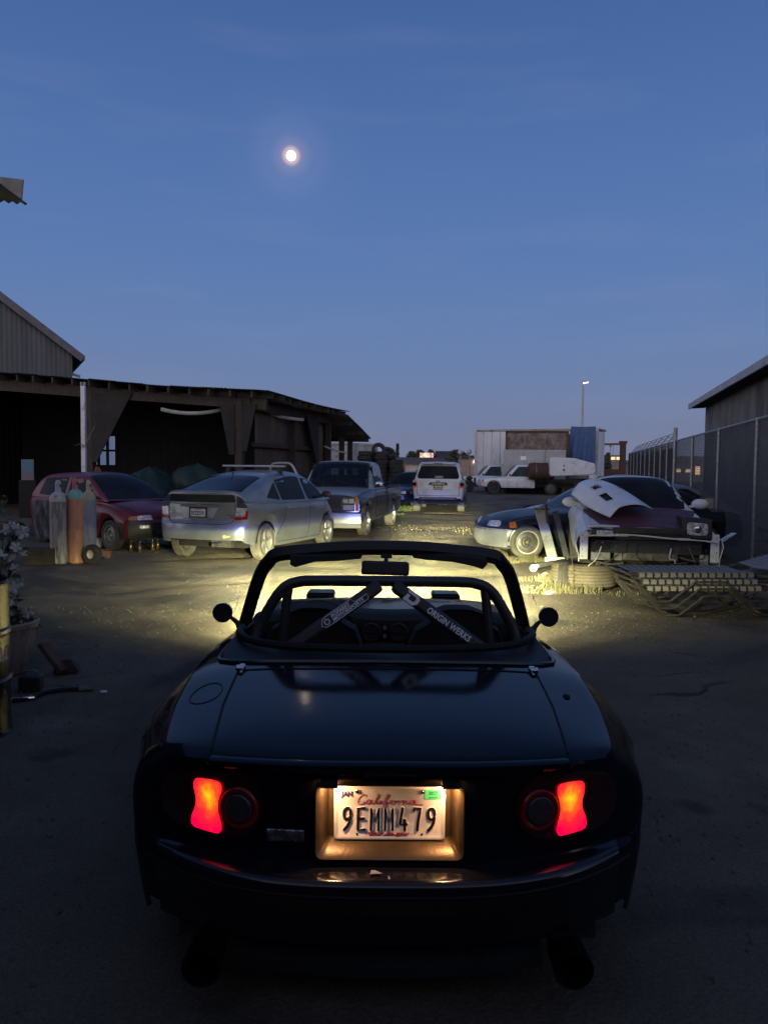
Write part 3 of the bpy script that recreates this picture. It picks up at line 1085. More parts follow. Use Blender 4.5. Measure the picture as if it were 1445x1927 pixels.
# third brake light, unlit
mb = MB()
pl = round_poly([(-0.068, 0.712), (0.068, 0.712), (0.070, 0.734), (-0.070, 0.734)], 0.008)
patch(mb, lambda a, b: fascia(a, b, 0.008), lambda a, b: fascia(a, b, -0.01), pl, 0.02)
mb.build('high_brake_light', mat('dark_red_lens', (0.06, 0.004, 0.005), (0.04, 0.003, 0.004), rough=0.2, scale=30), HERO)
# boot lid hinges
for sg in (-1, 1):
    mb = MB()
    z = LB.top_z(0.545, 0.89)
    mb.box((sg * 0.548, 0.885, z + 0.008), (0.030, 0.028, 0.012)).box((sg * 0.548, 0.915, z + 0.006), (0.022, 0.05, 0.012))
    mb.tube([(sg * 0.53, 0.90, z + 0.012), (sg * 0.566, 0.90, z + 0.012)], 0.006, 8)
    mb.box((sg * 0.538, 0.855, z + 0.004), (0.010, 0.03, 0.006))
    mb.build('hinge', M_CHROME, HERO, bevel=0.002)
# aerial base on the right wing
mb = MB()
z = LB.top_z(0.615, 0.66)
mb.ball((0.615, 0.66, z), (0.013, 0.019, 0.010), 12, 6)
mb.build('aerial_base', M_RUBBER, HERO)
# opening edge moulding
mb = MB()
L = []
for y in [Y_OPEN + v for v in (0.0, 0.001, 0.003, 0.007, 0.015, 0.03, 0.06, 0.11, 0.18, 0.3, 0.5, 0.8, 1.1, 1.3)]:
    xo = open_half(y + 1e-5)
    L.append(Vector((xo, y, LB.top_z(xo, y) + 0.004)))
L = [Vector((-v.x, v.y, v.z)) for v in reversed(L)] + L
mb.tube(L, 0.009, 8)
mb.build('opening_moulding', mat('moulding_rubber', (0.012, 0.012, 0.013), (0.016, 0.016, 0.016), rough=0.22, scale=30), HERO)

# ---- number plate recess: satin liner, warm lamp light put into its bronze colour
M_LINER = mat('satin_plate_surround', (0.135, 0.090, 0.046), (0.085, 0.058, 0.030), rough=0.36, metal=0.6, scale=18, bump=0.05, bscale=150, dirt=(0.10, 0.08, 0.06), dscale=30)
fy = lambda z: fascia(0.0, z).y
yb = fy(0.6) + PDEEP - 0.004
mb = MB()
def ring(w, z0, z1, r, n=5):
    return round_poly([(-w, z1), (-w, z0), (w, z0), (w, z1)], r, n)
outer = round_poly([(-0.199, 0.4965), (0.199, 0.4965), (0.1985, 0.699), (-0.1985, 0.699)], 0.022, 5)
mid_ = round_poly([(-0.190, 0.506), (0.190, 0.506), (0.190, 0.698), (-0.190, 0.698)], 0.018, 5)
back = round_poly([(-0.168, 0.530), (0.168, 0.530), (0.168, 0.696), (-0.168, 0.696)], 0.012, 5)
yf = fy(0.50)
lip = [(a * 1.018, 0.6 + (b - 0.6) * (1.03 if b < 0.6 else 1.0)) for a, b in outer]
mb.grid([[(a, yf + 0.012, b) for a, b in lip], [(a, yf - 0.012, b) for a, b in lip], [(a, yf - 0.014, b) for a, b in outer],
         [(a, yf - 0.006, b) for a, b in mid_], [(a, yb - 0.008, b) for a, b in back], [(a, yb - 0.002, b) for a, b in back]], closed_u=True)
mb.add([(a, yb - 0.002, b) for a, b in back], [tuple(range(len(back)))])
mb.build('plate_surround', M_LINER, HERO, angle=40)

# ---- the number plate
PC = Vector((0.0, yb - 0.018, 0.607))
def plate_face(w, h, r):
    return round_poly([(-w / 2, -h / 2), (w / 2, -h / 2), (w / 2, h / 2), (-w / 2, h / 2)], r, 4)
M_PL = mat('plate_enamel', (0.76, 0.73, 0.70), (0.70, 0.67, 0.63), rough=0.35, scale=14, dirt=(0.60, 0.56, 0.52), dscale=18)
mb = MB()
a_, b_, c_ = plate_face(0.305, 0.154, 0.011), plate_face(0.292, 0.141, 0.008), plate_face(0.284, 0.133, 0.006)
mb.grid([[(PC.x + x, PC.y + 0.003, PC.z + z) for x, z in a_], [(PC.x + x, PC.y - 0.001, PC.z + z) for x, z in a_],
         [(PC.x + x, PC.y - 0.0025, PC.z + z) for x, z in b_], [(PC.x + x, PC.y + 0.0005, PC.z + z) for x, z in c_]], closed_u=True)
mb.add([(PC.x + x, PC.y + 0.0005, PC.z + z) for x, z in c_], [tuple(range(len(c_)))])
mb.build('number_plate', M_PL, HERO, angle=50)
PLATE = [o for o in HERO.children if o.name.startswith('number_plate')][0]
def P2(x, z, d=0.0):
    return Vector((PC.x + x, PC.y - d, PC.z + z))

GLY = {   # strokes in a 1 x 2 cell
    '9': [[(0.92, 1.42), (0.92, 1.62), (0.84, 1.84), (0.66, 1.97), (0.42, 1.97), (0.20, 1.86), (0.10, 1.64), (0.10, 1.36), (0.20, 1.10), (0.42, 0.98), (0.64, 1.00), (0.82, 1.12), (0.92, 1.36), (0.90, 1.10), (0.76, 0.66), (0.52, 0.32), (0.16, 0.03)]],
    'E': [[(0.95, 1.97), (0.12, 1.97), (0.12, 0.03), (0.95, 0.03)], [(0.12, 1.02), (0.80, 1.02)]],
    'M': [[(0.02, 0.03), (0.02, 1.97), (0.50, 0.80), (0.98, 1.97), (0.98, 0.03)]],
    '4': [[(0.42, 1.97), (0.10, 0.55), (0.96, 0.55)], [(0.72, 0.92), (0.72, 0.03)]],
    '7': [[(0.08, 1.80), (0.08, 1.97), (0.92, 1.97), (0.80, 1.50), (0.62, 0.80), (0.52, 0.03)]],
}
def strokes(mb, lines, r, flat=0.5, smooth=True):
    for ln in lines:
        pts = ln
        b = len(mb.v)
        mb.tube(pts, r, 8)
        for q in (ln[0], ln[-1]):
            mb.ball(q, r, 8, 6)
        for i in range(b, len(mb.v)):
            x, y, z = mb.v[i]
            mb.v[i] = (x, pts[0].y + (y - pts[0].y) * flat, z)
    return mb
M_DIGIT = mat('plate_dark_blue', (0.010, 0.008, 0.020), (0.014, 0.011, 0.026), rough=0.4, scale=30)
M_EMB = M_PL
xs = [-0.1275 + 0.0375 * i for i in range(7)]
xs = [c - 0.0105 for c in (-0.1165, -0.0785, -0.0405, -0.002, 0.037, 0.0759, 0.1145)]
for ch, x in zip('9EMM479', xs):
    sc = (0.0215, 0.031)
    ln = [[P2(x + u * sc[0], -0.0495 + v * sc[1], 0.0022) for u, v in s] for s in GLY[ch]]
    mb = MB()
    strokes(mb, [[q + Vector((0, 0.0018, 0)) for q in s] for s in ln], 0.0056, 0.22)
    mb.build('embossed_character', M_PL, PLATE, weld=False)
    mb = MB()
    strokes(mb, [[q + Vector((0, 0.0006, 0)) for q in s] for s in ln], 0.0041 if ch != 'M' else 0.0035, 0.22)
    mb.build('plate_character', M_DIGIT, PLATE, weld=False)
M_SCRIPT = mat('plate_red', (0.42, 0.012, 0.03), (0.36, 0.01, 0.025), rough=0.4, scale=30)
# the red state name, handwritten
CUR = [
    [(0.62, 1.62), (0.66, 1.80), (0.56, 1.92), (0.38, 1.78), (0.18, 1.36), (0.10, 0.88), (0.20, 0.62), (0.42, 0.66), (0.62, 0.92)],
    [(1.02, 1.14), (0.86, 1.22), (0.72, 1.02), (0.70, 0.76), (0.82, 0.66), (0.96, 0.86), (1.06, 1.16), (1.02, 0.80), (1.14, 0.66), (1.28, 0.84)],
    [(1.28, 0.84), (1.50, 1.40), (1.62, 1.84), (1.54, 1.92), (1.44, 1.44), (1.42, 0.86), (1.50, 0.66), (1.62, 0.82)],
    [(1.62, 0.82), (1.74, 1.14), (1.72, 0.80), (1.82, 0.68), (1.94, 0.90)], [(1.82, 1.46), (1.84, 1.50)],
    [(1.94, 0.90), (2.18, 1.42), (2.30, 1.84), (2.22, 1.92), (2.12, 1.46), (2.04, 0.70), (1.96, 0.20), (2.04, 0.10), (2.16, 0.40), (2.14, 0.76), (2.34, 0.86)],
    [(2.56, 1.16), (2.42, 1.04), (2.40, 0.78), (2.52, 0.66), (2.66, 0.80), (2.66, 1.06), (2.56, 1.16), (2.72, 1.06), (2.86, 1.14)],
    [(2.86, 1.14), (2.90, 0.68)], [(2.90, 0.86), (3.02, 1.12), (3.14, 1.10)],
    [(3.24, 1.14), (3.26, 0.68)], [(3.26, 0.88), (3.38, 1.14), (3.48, 1.08), (3.50, 0.72), (3.62, 0.74)],
    [(3.66, 1.14), (3.66, 0.80), (3.76, 0.68), (3.88, 0.80)], [(3.76, 1.46), (3.78, 1.50)],
    [(4.28, 1.12), (4.12, 1.20), (3.98, 1.02), (3.96, 0.76), (4.08, 0.68), (4.22, 0.86), (4.30, 1.12), (4.28, 0.76), (4.40, 0.60), (4.62, 0.62), (4.86, 0.62)],
]
mb = MB()
for ln in CUR:
    pts = catmull([P2((u - 2.42) * 0.0375, 0.0225 + (v - 0.62) * 0.021, 0.0006) for u, v in ln], 4)
    b = len(mb.v)
    mb.tube(pts, 0.00125, 6)
    for i in range(b, len(mb.v)):
        x, y, z = mb.v[i]; mb.v[i] = (x, pts[0].y + (y - pts[0].y) * 0.4, z)
mb.build('state_script', M_SCRIPT, PLATE, weld=False)
lettering('dmv.ca.gov', 0.0165, M_SCRIPT, PLATE, BACK(PC.x - 0.002, PC.y - 0.0010, PC.z - 0.0590), name='web_lettering', extrude=0.0008, sx=1.55, bold=0.0002)
lettering('JAN', 0.0195, mat('month_ink', (0.03, 0.015, 0.09), rough=0.5, scale=30), PLATE, BACK(PC.x - 0.117, PC.y - 0.0008, PC.z + 0.050), name='month_sticker', extrude=0.0006, bold=0.0006, sx=0.9)
mb = MB()
mb.box((PC.x + 0.1185, PC.y - 0.0004, PC.z + 0.0505), (0.044, 0.001, 0.026))
st = mb.build('year_sticker', mat('green_sticker', (0.06, 0.52, 0.20), (0.05, 0.45, 0.17), rough=0.35, scale=30), PLATE)
M_INK = mat('black_ink', (0.01, 0.012, 0.01), rough=0.5, scale=30)
lettering('2027', 0.0135, M_INK, PLATE, BACK(PC.x + 0.119, PC.y - 0.0012, PC.z + 0.0545), name='year_lettering', extrude=0.0004, bold=0.0004, sx=0.92)
lettering('J 0191901', 0.0065, M_INK, PLATE, BACK(PC.x + 0.119, PC.y - 0.0012, PC.z + 0.0425), name='year_lettering', extrude=0.0004)
for sx_ in (-0.089, 0.089):
    mb = MB()
    mb.ball(P2(sx_, 0.058, 0.001), (0.0062, 0.004, 0.0062), 10, 6)
    mb.build('plate_screw', M_CHROME, PLATE)
    mb = MB()
    mb.tube([P2(sx_, -0.0615, 0.0004), P2(sx_, -0.0615, 0.0012)], 0.0032, 10)
    mb.build('plate_hole', M_INK, PLATE)

# plate lamps: two little warm bulbs under the boot lip
for sg in (-1, 1):
    mb = MB()
    mb.box((sg * 0.164, yb - 0.060, 0.6985), (0.046, 0.006, 0.014)).box((sg * 0.164, yb - 0.045, 0.7045), (0.046, 0.03, 0.006))
    lo = mb.build('plate_lamp', M_BLACK, HERO)
    ld = bpy.data.lights.new('plate_bulb', 'AREA')
    ld.shape = 'RECTANGLE'; ld.size = 0.034; ld.size_y = 0.012
    ld.energy = PLATE_LAMP
    ld.color = (1.0, 0.54, 0.25)
    lb = bpy.data.objects.new('plate_bulb', ld)
    COL.objects.link(lb)
    lb.parent = HERO
    lb.location = (sg * 0.162, yb - 0.050, 0.6972)
    lb.rotation_euler = (R(26), R(sg * 8), 0)

# ---- tail lamps
def lamp_glow():
    m, n, l, p = new_mat('lit_tail_lens')
    tc = n.new('ShaderNodeTexCoord')
    ln_ = n.new('ShaderNodeVectorMath'); ln_.operation = 'LENGTH'
    mp = n.new('ShaderNodeMapping'); mp.inputs['Scale'].default_value = (1.0, 0.0, 0.72)
    l.new(tc.outputs['Object'], mp.inputs[0]); l.new(mp.outputs[0], ln_.inputs[0])
    nz_ = n.new('ShaderNodeTexNoise'); nz_.inputs['Scale'].default_value = 42
    l.new(tc.outputs['Object'], nz_.inputs['Vector'])
    ad = n.new('ShaderNodeMath'); ad.operation = 'MULTIPLY_ADD'
    l.new(nz_.outputs['Fac'], ad.inputs[0]); ad.inputs[1].default_value = 0.035
    l.new(ln_.outputs['Value'], ad.inputs[2])
    rp = n.new('ShaderNodeValToRGB')
    els = rp.color_ramp.elements
    pts = [(0.016, (1.0, 0.34, 0.006)), (0.031, (1.0, 0.16, 0.006)), (0.044, (1.0, 0.045, 0.008)), (0.058, (0.92, 0.008, 0.016)), (0.085, (0.62, 0.0, 0.03))]
    while len(els) < len(pts): els.new(0.5)
    for e, (q, c) in zip(els, pts):
        e.position = q; e.color = c + (1.0,)
    l.new(ad.outputs[0], rp.inputs[0])
    # moulded prism grid of the lens
    wv = []
    for ax in ('X', 'Z'):
        sp = n.new('ShaderNodeSeparateXYZ'); l.new(tc.outputs['Object'], sp.inputs[0])
        mu = n.new('ShaderNodeMath'); mu.operation = 'MULTIPLY'; mu.inputs[1].default_value = 1150.0
        l.new(sp.outputs[ax], mu.inputs[0])
        si = n.new('ShaderNodeMath'); si.operation = 'SINE'; l.new(mu.outputs[0], si.inputs[0])
        wv.append(si.outputs[0])
    mn = n.new('ShaderNodeMath'); mn.operation = 'MAXIMUM'; l.new(wv[0], mn.inputs[0]); l.new(wv[1], mn.inputs[1])
    mr = n.new('ShaderNodeMapRange'); mr.inputs['From Min'].default_value = 0.3; mr.inputs['From Max'].default_value = 1.0
    mr.inputs['To Min'].default_value = TAIL_GLOW; mr.inputs['To Max'].default_value = TAIL_GLOW * 0.55
    l.new(mn.outputs[0], mr.inputs['Value'])
    l.new(rp.outputs[0], p.inputs['Emission Color'])
    l.new(mr.outputs[0], p.inputs['Emission Strength'])
    p.inputs['Base Color'].default_value = (0.3, 0.01, 0.01, 1)
    p.inputs['Roughness'].default_value = 0.2
    return m
M_LIT = lamp_glow()
M_SMOKE = mat('smoked_red_lens', (0.030, 0.003, 0.004), (0.018, 0.003, 0.004), rough=0.10, scale=20, coat=0.6)
M_GREYL = mat('grey_reverse_lens', (0.045, 0.038, 0.042), (0.026, 0.022, 0.025), rough=0.3, scale=40, bump=0.2, bscale=200)
M_REDRING = mat('red_ring_lens', (0.26, 0.008, 0.011), (0.18, 0.006, 0.008), rough=0.15, scale=40, bump=0.1, bscale=160)
for sg in (-1, 1):
    FS = lambda a, b, o=0.0: Vector((a,) + tuple(fascia(a, b, o))[1:])
    out = [(sg * a, b) for a, b in [(0.345, 0.612), (0.350, 0.655), (0.372, 0.686), (0.41, 0.700), (0.47, 0.703), (0.55, 0.698), (0.62, 0.682), (0.655, 0.655), (0.66, 0.60),
                                    (0.645, 0.558), (0.60, 0.534), (0.53, 0.526), (0.45, 0.528), (0.395, 0.540), (0.36, 0.570)]]
    mb = MB()
    patch(mb, lambda a, b: FS(a, b, 0.012), lambda a, b: FS(a, b, -0.02), out, 0.03)
    cl = mb.build('tail_lamp', M_SMOKE, HERO, angle=40)
    hg = [(-0.040, 0.066), (-0.020, 0.070), (0.02, 0.071), (0.042, 0.066), (0.044, 0.045), (0.034, 0.018), (0.032, -0.008), (0.040, -0.034), (0.047, -0.056), (0.040, -0.071), (0.0, -0.069), (-0.036, -0.066), (-0.047, -0.058), (-0.046, -0.035), (-0.034, -0.010), (-0.031, 0.015), (-0.040, 0.042)]
    cx, cz = sg * 0.5095, 0.608
    hg = round_poly([(cx - sg * a * 1.0, cz + b) for a, b in hg], 0.01, 2)
    pc = FS(cx, cz, 0.02)
    mb = MB()
    patch(mb, lambda a, b: FS(a, b, 0.020) - pc, lambda a, b: FS(a, b, 0.008) - pc, hg, 0.012)
    lit = mb.build('lit_segment', M_LIT, cl)
    # object origin sits where the bulb is, so that the lens is hottest there
    sh = Vector((-sg * 0.006, 0, 0.025))
    for v in lit.data.vertices: v.co -= sh
    lit.location = pc + sh
    c2 = FS(sg * 0.4110, 0.612, 0.0)
    ang = math.atan2(fascia(0.45, 0.62).y - fascia(0.39, 0.62).y, 0.06) * sg
    for nm, mm, prof in (('reverse_lens', M_GREYL, [(0.0405, 0.0), (0.0405, -0.016), (0.037, -0.020), (0.02, -0.0215), (0.0001, -0.022)]),
                         ('red_ring', M_REDRING, [(0.0585, 0.0), (0.0585, -0.012), (0.055, -0.016), (0.046, -0.015), (0.0415, -0.012)])):
        mb = MB()
        mb.lathe(prof, 36, axis='Y')
        o = mb.build(nm, mm, cl)
        o.location = c2
        o.rotation_euler = (0, 0, ang)
# badge plate left of the number plate, key lock on the right
mb = MB()
B0 = fascia(-0.283, 0.549, 0.004)
mb.box((B0.x, B0.y, B0.z), (0.104, 0.010, 0.034), (R(0), R(2), 0))
bd = mb.build('badge', mat('worn_chrome_badge', (0.40, 0.38, 0.38), (0.16, 0.15, 0.15), rough=0.25, metal=0.8, scale=40, bump=0.4, bscale=70, contrast=(0.45, 0.55)), HERO, bevel=0.003)
mb = MB()
K0 = fascia(0.303, 0.632, 0.0)
mb.lathe([(0.020, 0.0), (0.020, -0.004), (0.013, -0.006), (0.011, -0.002), (0.0001, -0.002)], 20, c=K0, axis='Y')
mb.build('boot_lock', M_NAVY, HERO)
# stickers / scuffs on the bumper ledge
M_CHIP = mat('bare_bumper_scuff', (0.32, 0.30, 0.32), (0.24, 0.22, 0.24), rough=0.5, scale=40)
for k, (x0, y0_, dx, dy) in enumerate(((-0.052, 0.055, 0.034, 0.012), (-0.004, 0.040, 0.007, 0.010), (0.006, 0.008, 0.030, 0.013))):
    f0 = fascia(x0, 0.462)
    mb = MB()
    zc_ = 0.4745 - 0.008 * k
    mb.slab([[(x0, f0.y + 0.012 * (2 - k), zc_), (x0 + dx, f0.y + 0.012 * (2 - k) + 0.003, zc_)], [(x0 + dx * 0.1, f0.y + 0.012 * (2 - k) + dy, zc_ + 0.004), (x0 + dx * 0.4, f0.y + 0.012 * (2 - k) + dy, zc_ + 0.004)]], (0, 0, 0.002))
    mb.build('bumper_scuff', M_CHIP, HERO, smooth=False)
# under-bumper valance, towing eyes, exhaust
mb = MB()
rows = []
for k in range(21):
    u = -1 + k / 10
    x = u * 0.44
    rows.append([(x, 0.16 + 0.05 * u * u, 0.20), (x, 0.10 + 0.06 * u * u, 0.175), (x, 0.11 + 0.06 * u * u, 0.135), (x, 0.20, 0.13)])
mb.grid(rows)
mb.build('lower_valance', mat('dull_black_valance', (0.03, 0.031, 0.034), (0.02, 0.02, 0.022), rough=0.35, scale=14), HERO)
for sg in (-1, 1):
    mb = MB()
    mb.lathe([(0.052, 0.0), (0.056, -0.10), (0.052, -0.105), (0.046, -0.10), (0.044, 0.05)], 22, c=(sg * 0.52, 0.22, 0.155), axis='Y')
    mb.build('exhaust_tip', mat('near_black_steel', (0.004, 0.004, 0.004), (0.003, 0.003, 0.003), rough=0.8, spec=0.1, metal=0.0, scale=12), HERO)  # even near-black colour on both tips
mb = MB()
mb.box((0, 1.9, 0.22), (1.30, 2.9, 0.10)).box((0, 0.55, 0.30), (1.2, 0.7, 0.2)).box((0, 3.3, 0.38), (1.0, 0.9, 0.3))
mb.build('underbody', M_VOID, HERO)
for yw in (0.86, 3.12):
    for sg in (-1, 1):
        mb = MB()
        rows = []
        for i in range(13):
            t = PI * i / 12
            rows.append([(sg * 0.50, yw + 0.345 * math.cos(t), 0.29 + 0.345 * math.sin(t)), (sg * 0.79, yw + 0.345 * math.cos(t), 0.29 + 0.345 * math.sin(t))])
        mb.grid(rows)
        mb.build('wheel_well', M_VOID, HERO)
        wheel(HERO, (sg * 0.715, yw, 0.289), 0.289, 0.19, M_TYRE, M_ALLOY, 'alloy', sg, 7)

# ---- pop-up headlights, real beams
for sg in (-1, 1):
    mb = MB()
    mb.box((sg * 0.45, 3.60, 0.612), (0.20, 0.20, 0.095))
    hl = mb.build('headlight', M_NAVY, HERO, bevel=0.02)
    mb = MB()
    mb.box((sg * 0.45, 3.703, 0.612), (0.17, 0.008, 0.078))
    mb.build('headlight_lens', emit('lit_headlight_lens', (1.0, 0.93, 0.72), 6.0), hl, bevel=0.01)
    ld = bpy.data.lights.new('headlight_beam', 'SPOT')
    ld.energy = BEAM
    ld.spot_size = R(165)
    ld.spot_blend = 0.2
    ld.shadow_soft_size = 0.035
    ld.color = (1, 1, 1)
    ld.use_nodes = True
    nt = ld.node_tree
    nn, nl = nt.nodes, nt.links
    em = [q for q in nn if q.type == 'EMISSION'][0]
    tc = nn.new('ShaderNodeTexCoord')
    sp = nn.new('ShaderNodeSeparateXYZ')
    nl.new(tc.outputs['Normal'], sp.inputs[0])
    def M2(op, a, b=None):
        k = nn.new('ShaderNodeMath'); k.operation = op
        for i, c in enumerate((a, b)):
            if c is None: continue
            if isinstance(c, (int, float)): k.inputs[i].default_value = c
            else: nl.new(c, k.inputs[i])
        return k.outputs[0]
    az = M2('MULTIPLY', sp.outputs['Z'], -1.0)
    tx = M2('DIVIDE', sp.outputs['X'], az)      # sideways tangent
    ty = M2('DIVIDE', sp.outputs['Y'], az)      # up tangent
    def ramp(src, lo_, hi_, pts, interp='LINEAR'):
        mr_ = nn.new('ShaderNodeMapRange')
        mr_.inputs['From Min'].default_value = lo_; mr_.inputs['From Max'].default_value = hi_
        nl.new(src, mr_.inputs['Value'])
        rp_ = nn.new('ShaderNodeValToRGB')
        rp_.color_ramp.interpolation = interp
        els = rp_.color_ramp.elements
        while len(els) < len(pts): els.new(0.5)
        for e, (q, c) in zip(els, pts):
            e.position = (q - lo_) / (hi_ - lo_)
            e.color = (tuple(c) if isinstance(c, tuple) else (c, c, c)) + (1.0,)
        nl.new(mr_.outputs[0], rp_.inputs[0])
        return rp_.outputs[0]
    def mulc(a_, b_, mode='MULTIPLY'):
        k = nn.new('ShaderNodeMixRGB'); k.blend_type = mode; k.inputs['Fac'].default_value = 1.0
        nl.new(a_, k.inputs[1]); nl.new(b_, k.inputs[2])
        return k.outputs[0]
    # projector pattern: wide near field, sharp cut-off with its blue fringe, a narrow reach down the lane
    wide = mulc(ramp(ty, -1.2, 0.05, BEAM_V), ramp(M2('ABSOLUTE', tx), 0.0, 3.0, BEAM_H, 'EASE'))
    hot = mulc(ramp(ty, -1.2, 0.05, BEAM_HOT), ramp(M2('ABSOLUTE', M2('SUBTRACT', tx, 0.10 - sg * 0.03)), 0.0, 1.0, BEAM_SPOT, 'EASE'))
    near = mulc(ramp(ty, -1.2, 0.05, BEAM_NEAR), ramp(M2('ABSOLUTE', tx), 0.0, 3.0, BEAM_NH, 'EASE'))
    nl.new(mulc(mulc(wide, hot, 'ADD'), near, 'ADD'), em.inputs['Color'])
    em.inputs['Strength'].default_value = 1.0
    lo = bpy.data.objects.new('headlight_beam', ld)
    COL.objects.link(lo)
    lo.parent = HERO
    lo.location = (sg * 0.45, 3.75, 0.665)
    lo.rotation_euler = (R(90), 0, R(-BEAM_TOE))

# ---- windscreen frame, mirrors, roll bar, cabin
def D(px, py, Yd):
    q = at(px, py, Yd)
    v = Vector((q.x - X0, q.y - Y0, q.z))
    return Matrix.Rotation(-YAW, 3, 'Z') @ v
pl_ = [(-0.782, 2.30, 0.66), (-0.72, 2.18, 0.83), (-0.65, 2.05, 1.00), (-0.592, 1.97, 1.075), (-0.562, 1.95, 1.105), (-0.49, 1.93, 1.122), (-0.38, 1.92, 1.134), (-0.20, 1.905, 1.150), (0, 1.90, 1.155)]
pl_ = pl_ + [(-a, b, c) for a, b, c in reversed(pl_[:-1])]
path = catmull(pl_, 5)
mb = MB()
rows = []
for i, q in enumerate(path):
    a = path[max(i - 1, 0)]; b = path[min(i + 1, len(path) - 1)]
    d = (b - a).normalized()
    nrm = Vector((0, -0.87, 0.5)) if abs(d.x) > 0.75 else Vector((0, -0.9, -0.2))
    s = d.cross(nrm).normalized()
    nrm = s.cross(d).normalized()
    wv = 0.034
    rows.append([q + s * wv * a_ + nrm * 0.028 * b_ for a_, b_ in ((1, -.6), (1, .4), (.7, 1), (-.7, 1), (-1, .4), (-1, -.6), (-.6, -1), (.6, -1))])
mb.grid(rows, closed_u=True)
mb.build('windscreen_frame', M_TRIM, HERO, angle=50)
mb = MB()
mb.grid([[Vector((x * 0.545 * (1 + 0.25 * t), 1.93 + 0.36 * t - 0.03 * (1 - x * x) * (1 - t), 1.135 - 0.40 * t)) for x in [-1 + k / 6 for k in range(13)]] for t in [i / 6 for i in range(7)]])
mb.build('windscreen', glass_clear('windscreen_glass', (0.88, 0.92, 0.86), 0.01, 0.05), HERO)
for sg, pts in ((-1, [(545, 1044), (585, 1044), (640, 1040), (683, 1040), (680, 1052), (640, 1056), (592, 1058), (556, 1068), (546, 1064)]),
                (1, [(776, 1040), (820, 1040), (870, 1044), (915, 1050), (918, 1062), (908, 1072), (890, 1066), (850, 1058), (800, 1054), (776, 1050)])):
    mb = MB()
    P = [D(a, b, 3.83) for a, b in pts]
    mb.add(P + [q + Vector((0, 0.022, 0.004)) for q in P], [tuple(range(len(P))), tuple(range(len(P), 2 * len(P)))[::-1]] + [(i, (i + 1) % len(P), len(P) + (i + 1) % len(P), len(P) + i) for i in range(len(P))])
    mb.build('sun_visor', M_TRIM, HERO, bevel=0.006)
mb = MB()
c = D(725, 1069, 3.74)
mb.box(c, (0.232, 0.03, 0.068), (R(-8), R(1.5), 0))
rv = mb.build('rear_view_mirror', M_BLACK, HERO, bevel=0.010)
mb = MB()
mb.tube([D(726, 1058, 3.76), D(727, 1048, 3.80)], 0.010, 8).box(D(727, 1046, 3.82), (0.055, 0.03, 0.022))
mb.build('mirror_stalk', M_BLACK, rv)
for sg, (mx_, my_), (bx, by) in ((-1, (419, 1153), (452, 1178)), (1, (1032, 1161), (1001, 1185))):
    c = D(mx_, my_, 4.10); b = D(bx, by, 4.14)
    mb = MB()
    mb.lathe([(0.0001, 0.075), (0.022, 0.070), (0.042, 0.050), (0.0515, 0.018), (0.053, -0.006), (0.051, -0.010), (0.047, -0.010)], 30, c=c, axis='Y')
    mm = mb.build('side_mirror', mat('satin_black_mirror', (0.012, 0.012, 0.014), (0.016, 0.016, 0.018), rough=0.3, scale=20), HERO)
    mb = MB()
    mb.lathe([(0.0485, -0.006), (0.0001, -0.007)], 30, c=c, axis='Y')
    mb.build('mirror_glass', mat('mirror_silvering', (0.05, 0.052, 0.058), (0.045, 0.047, 0.052), rough=0.05, metal=0.6, scale=3), mm)
    mb = MB()
    e = c + (b - c) * 0.34 + Vector((0, 0.03, 0))
    mb.tube(catmull([e, e + (b - e) * 0.45 + Vector((0, 0.01, 0.0)), b, b + Vector((-sg * 0.02, 0, -0.02))], 4), [0.009, 0.010, 0.011, 0.012, 0.013, 0.014, 0.015, 0.017, 0.018, 0.018, 0.019, 0.020, 0.020][:13], 10)
    mb.ball(b, (0.026, 0.026, 0.014), 10, 6)
    mb.build('mirror_stem', M_BLACK, mm)
# roll bar
RB = thing_part = None
ry = 1.36
hoop = [(-0.575, ry - 0.02, 0.78), (-0.55, ry, 0.86), (-0.495, ry, 0.965), (-0.445, ry, 1.03), (-0.385, ry, 1.057), (-0.30, ry, 1.063), (0, ry, 1.064)]
hoop = hoop + [(-a, b, c) for a, b, c in reversed(hoop[:-1])]
mb = MB()
mb.tube(catmull(hoop, 6), 0.0235, 12)
rb = mb.build('roll_bar', M_BAR, HERO)
for sg in (-1, 1):
    mb = MB()
    mb.tube([(sg * 0.425, ry + 0.002, 1.04), (sg * 0.435, ry, 0.95), (sg * 0.455, ry - 0.01, 0.74)], 0.021, 10)
    mb.build('upright', M_BAR, rb)
    mb = MB()
    a = Vector((sg * 0.028, ry - 0.03, 1.052)); b = Vector((sg * 0.435, ry - 0.13, 0.775))
    mb.bar(a, b, 0.056, 0.046, up=(0, -1, 0.2))
    mb.build('diagonal', M_BAR, rb, bevel=0.016)
mb = MB()
mb.add([(-0.05, ry - 0.02, 1.05), (0.05, ry - 0.02, 1.05), (0.12, ry - 0.03, 1.0), (-0.12, ry - 0.03, 1.0)], [(0, 1, 2, 3)])
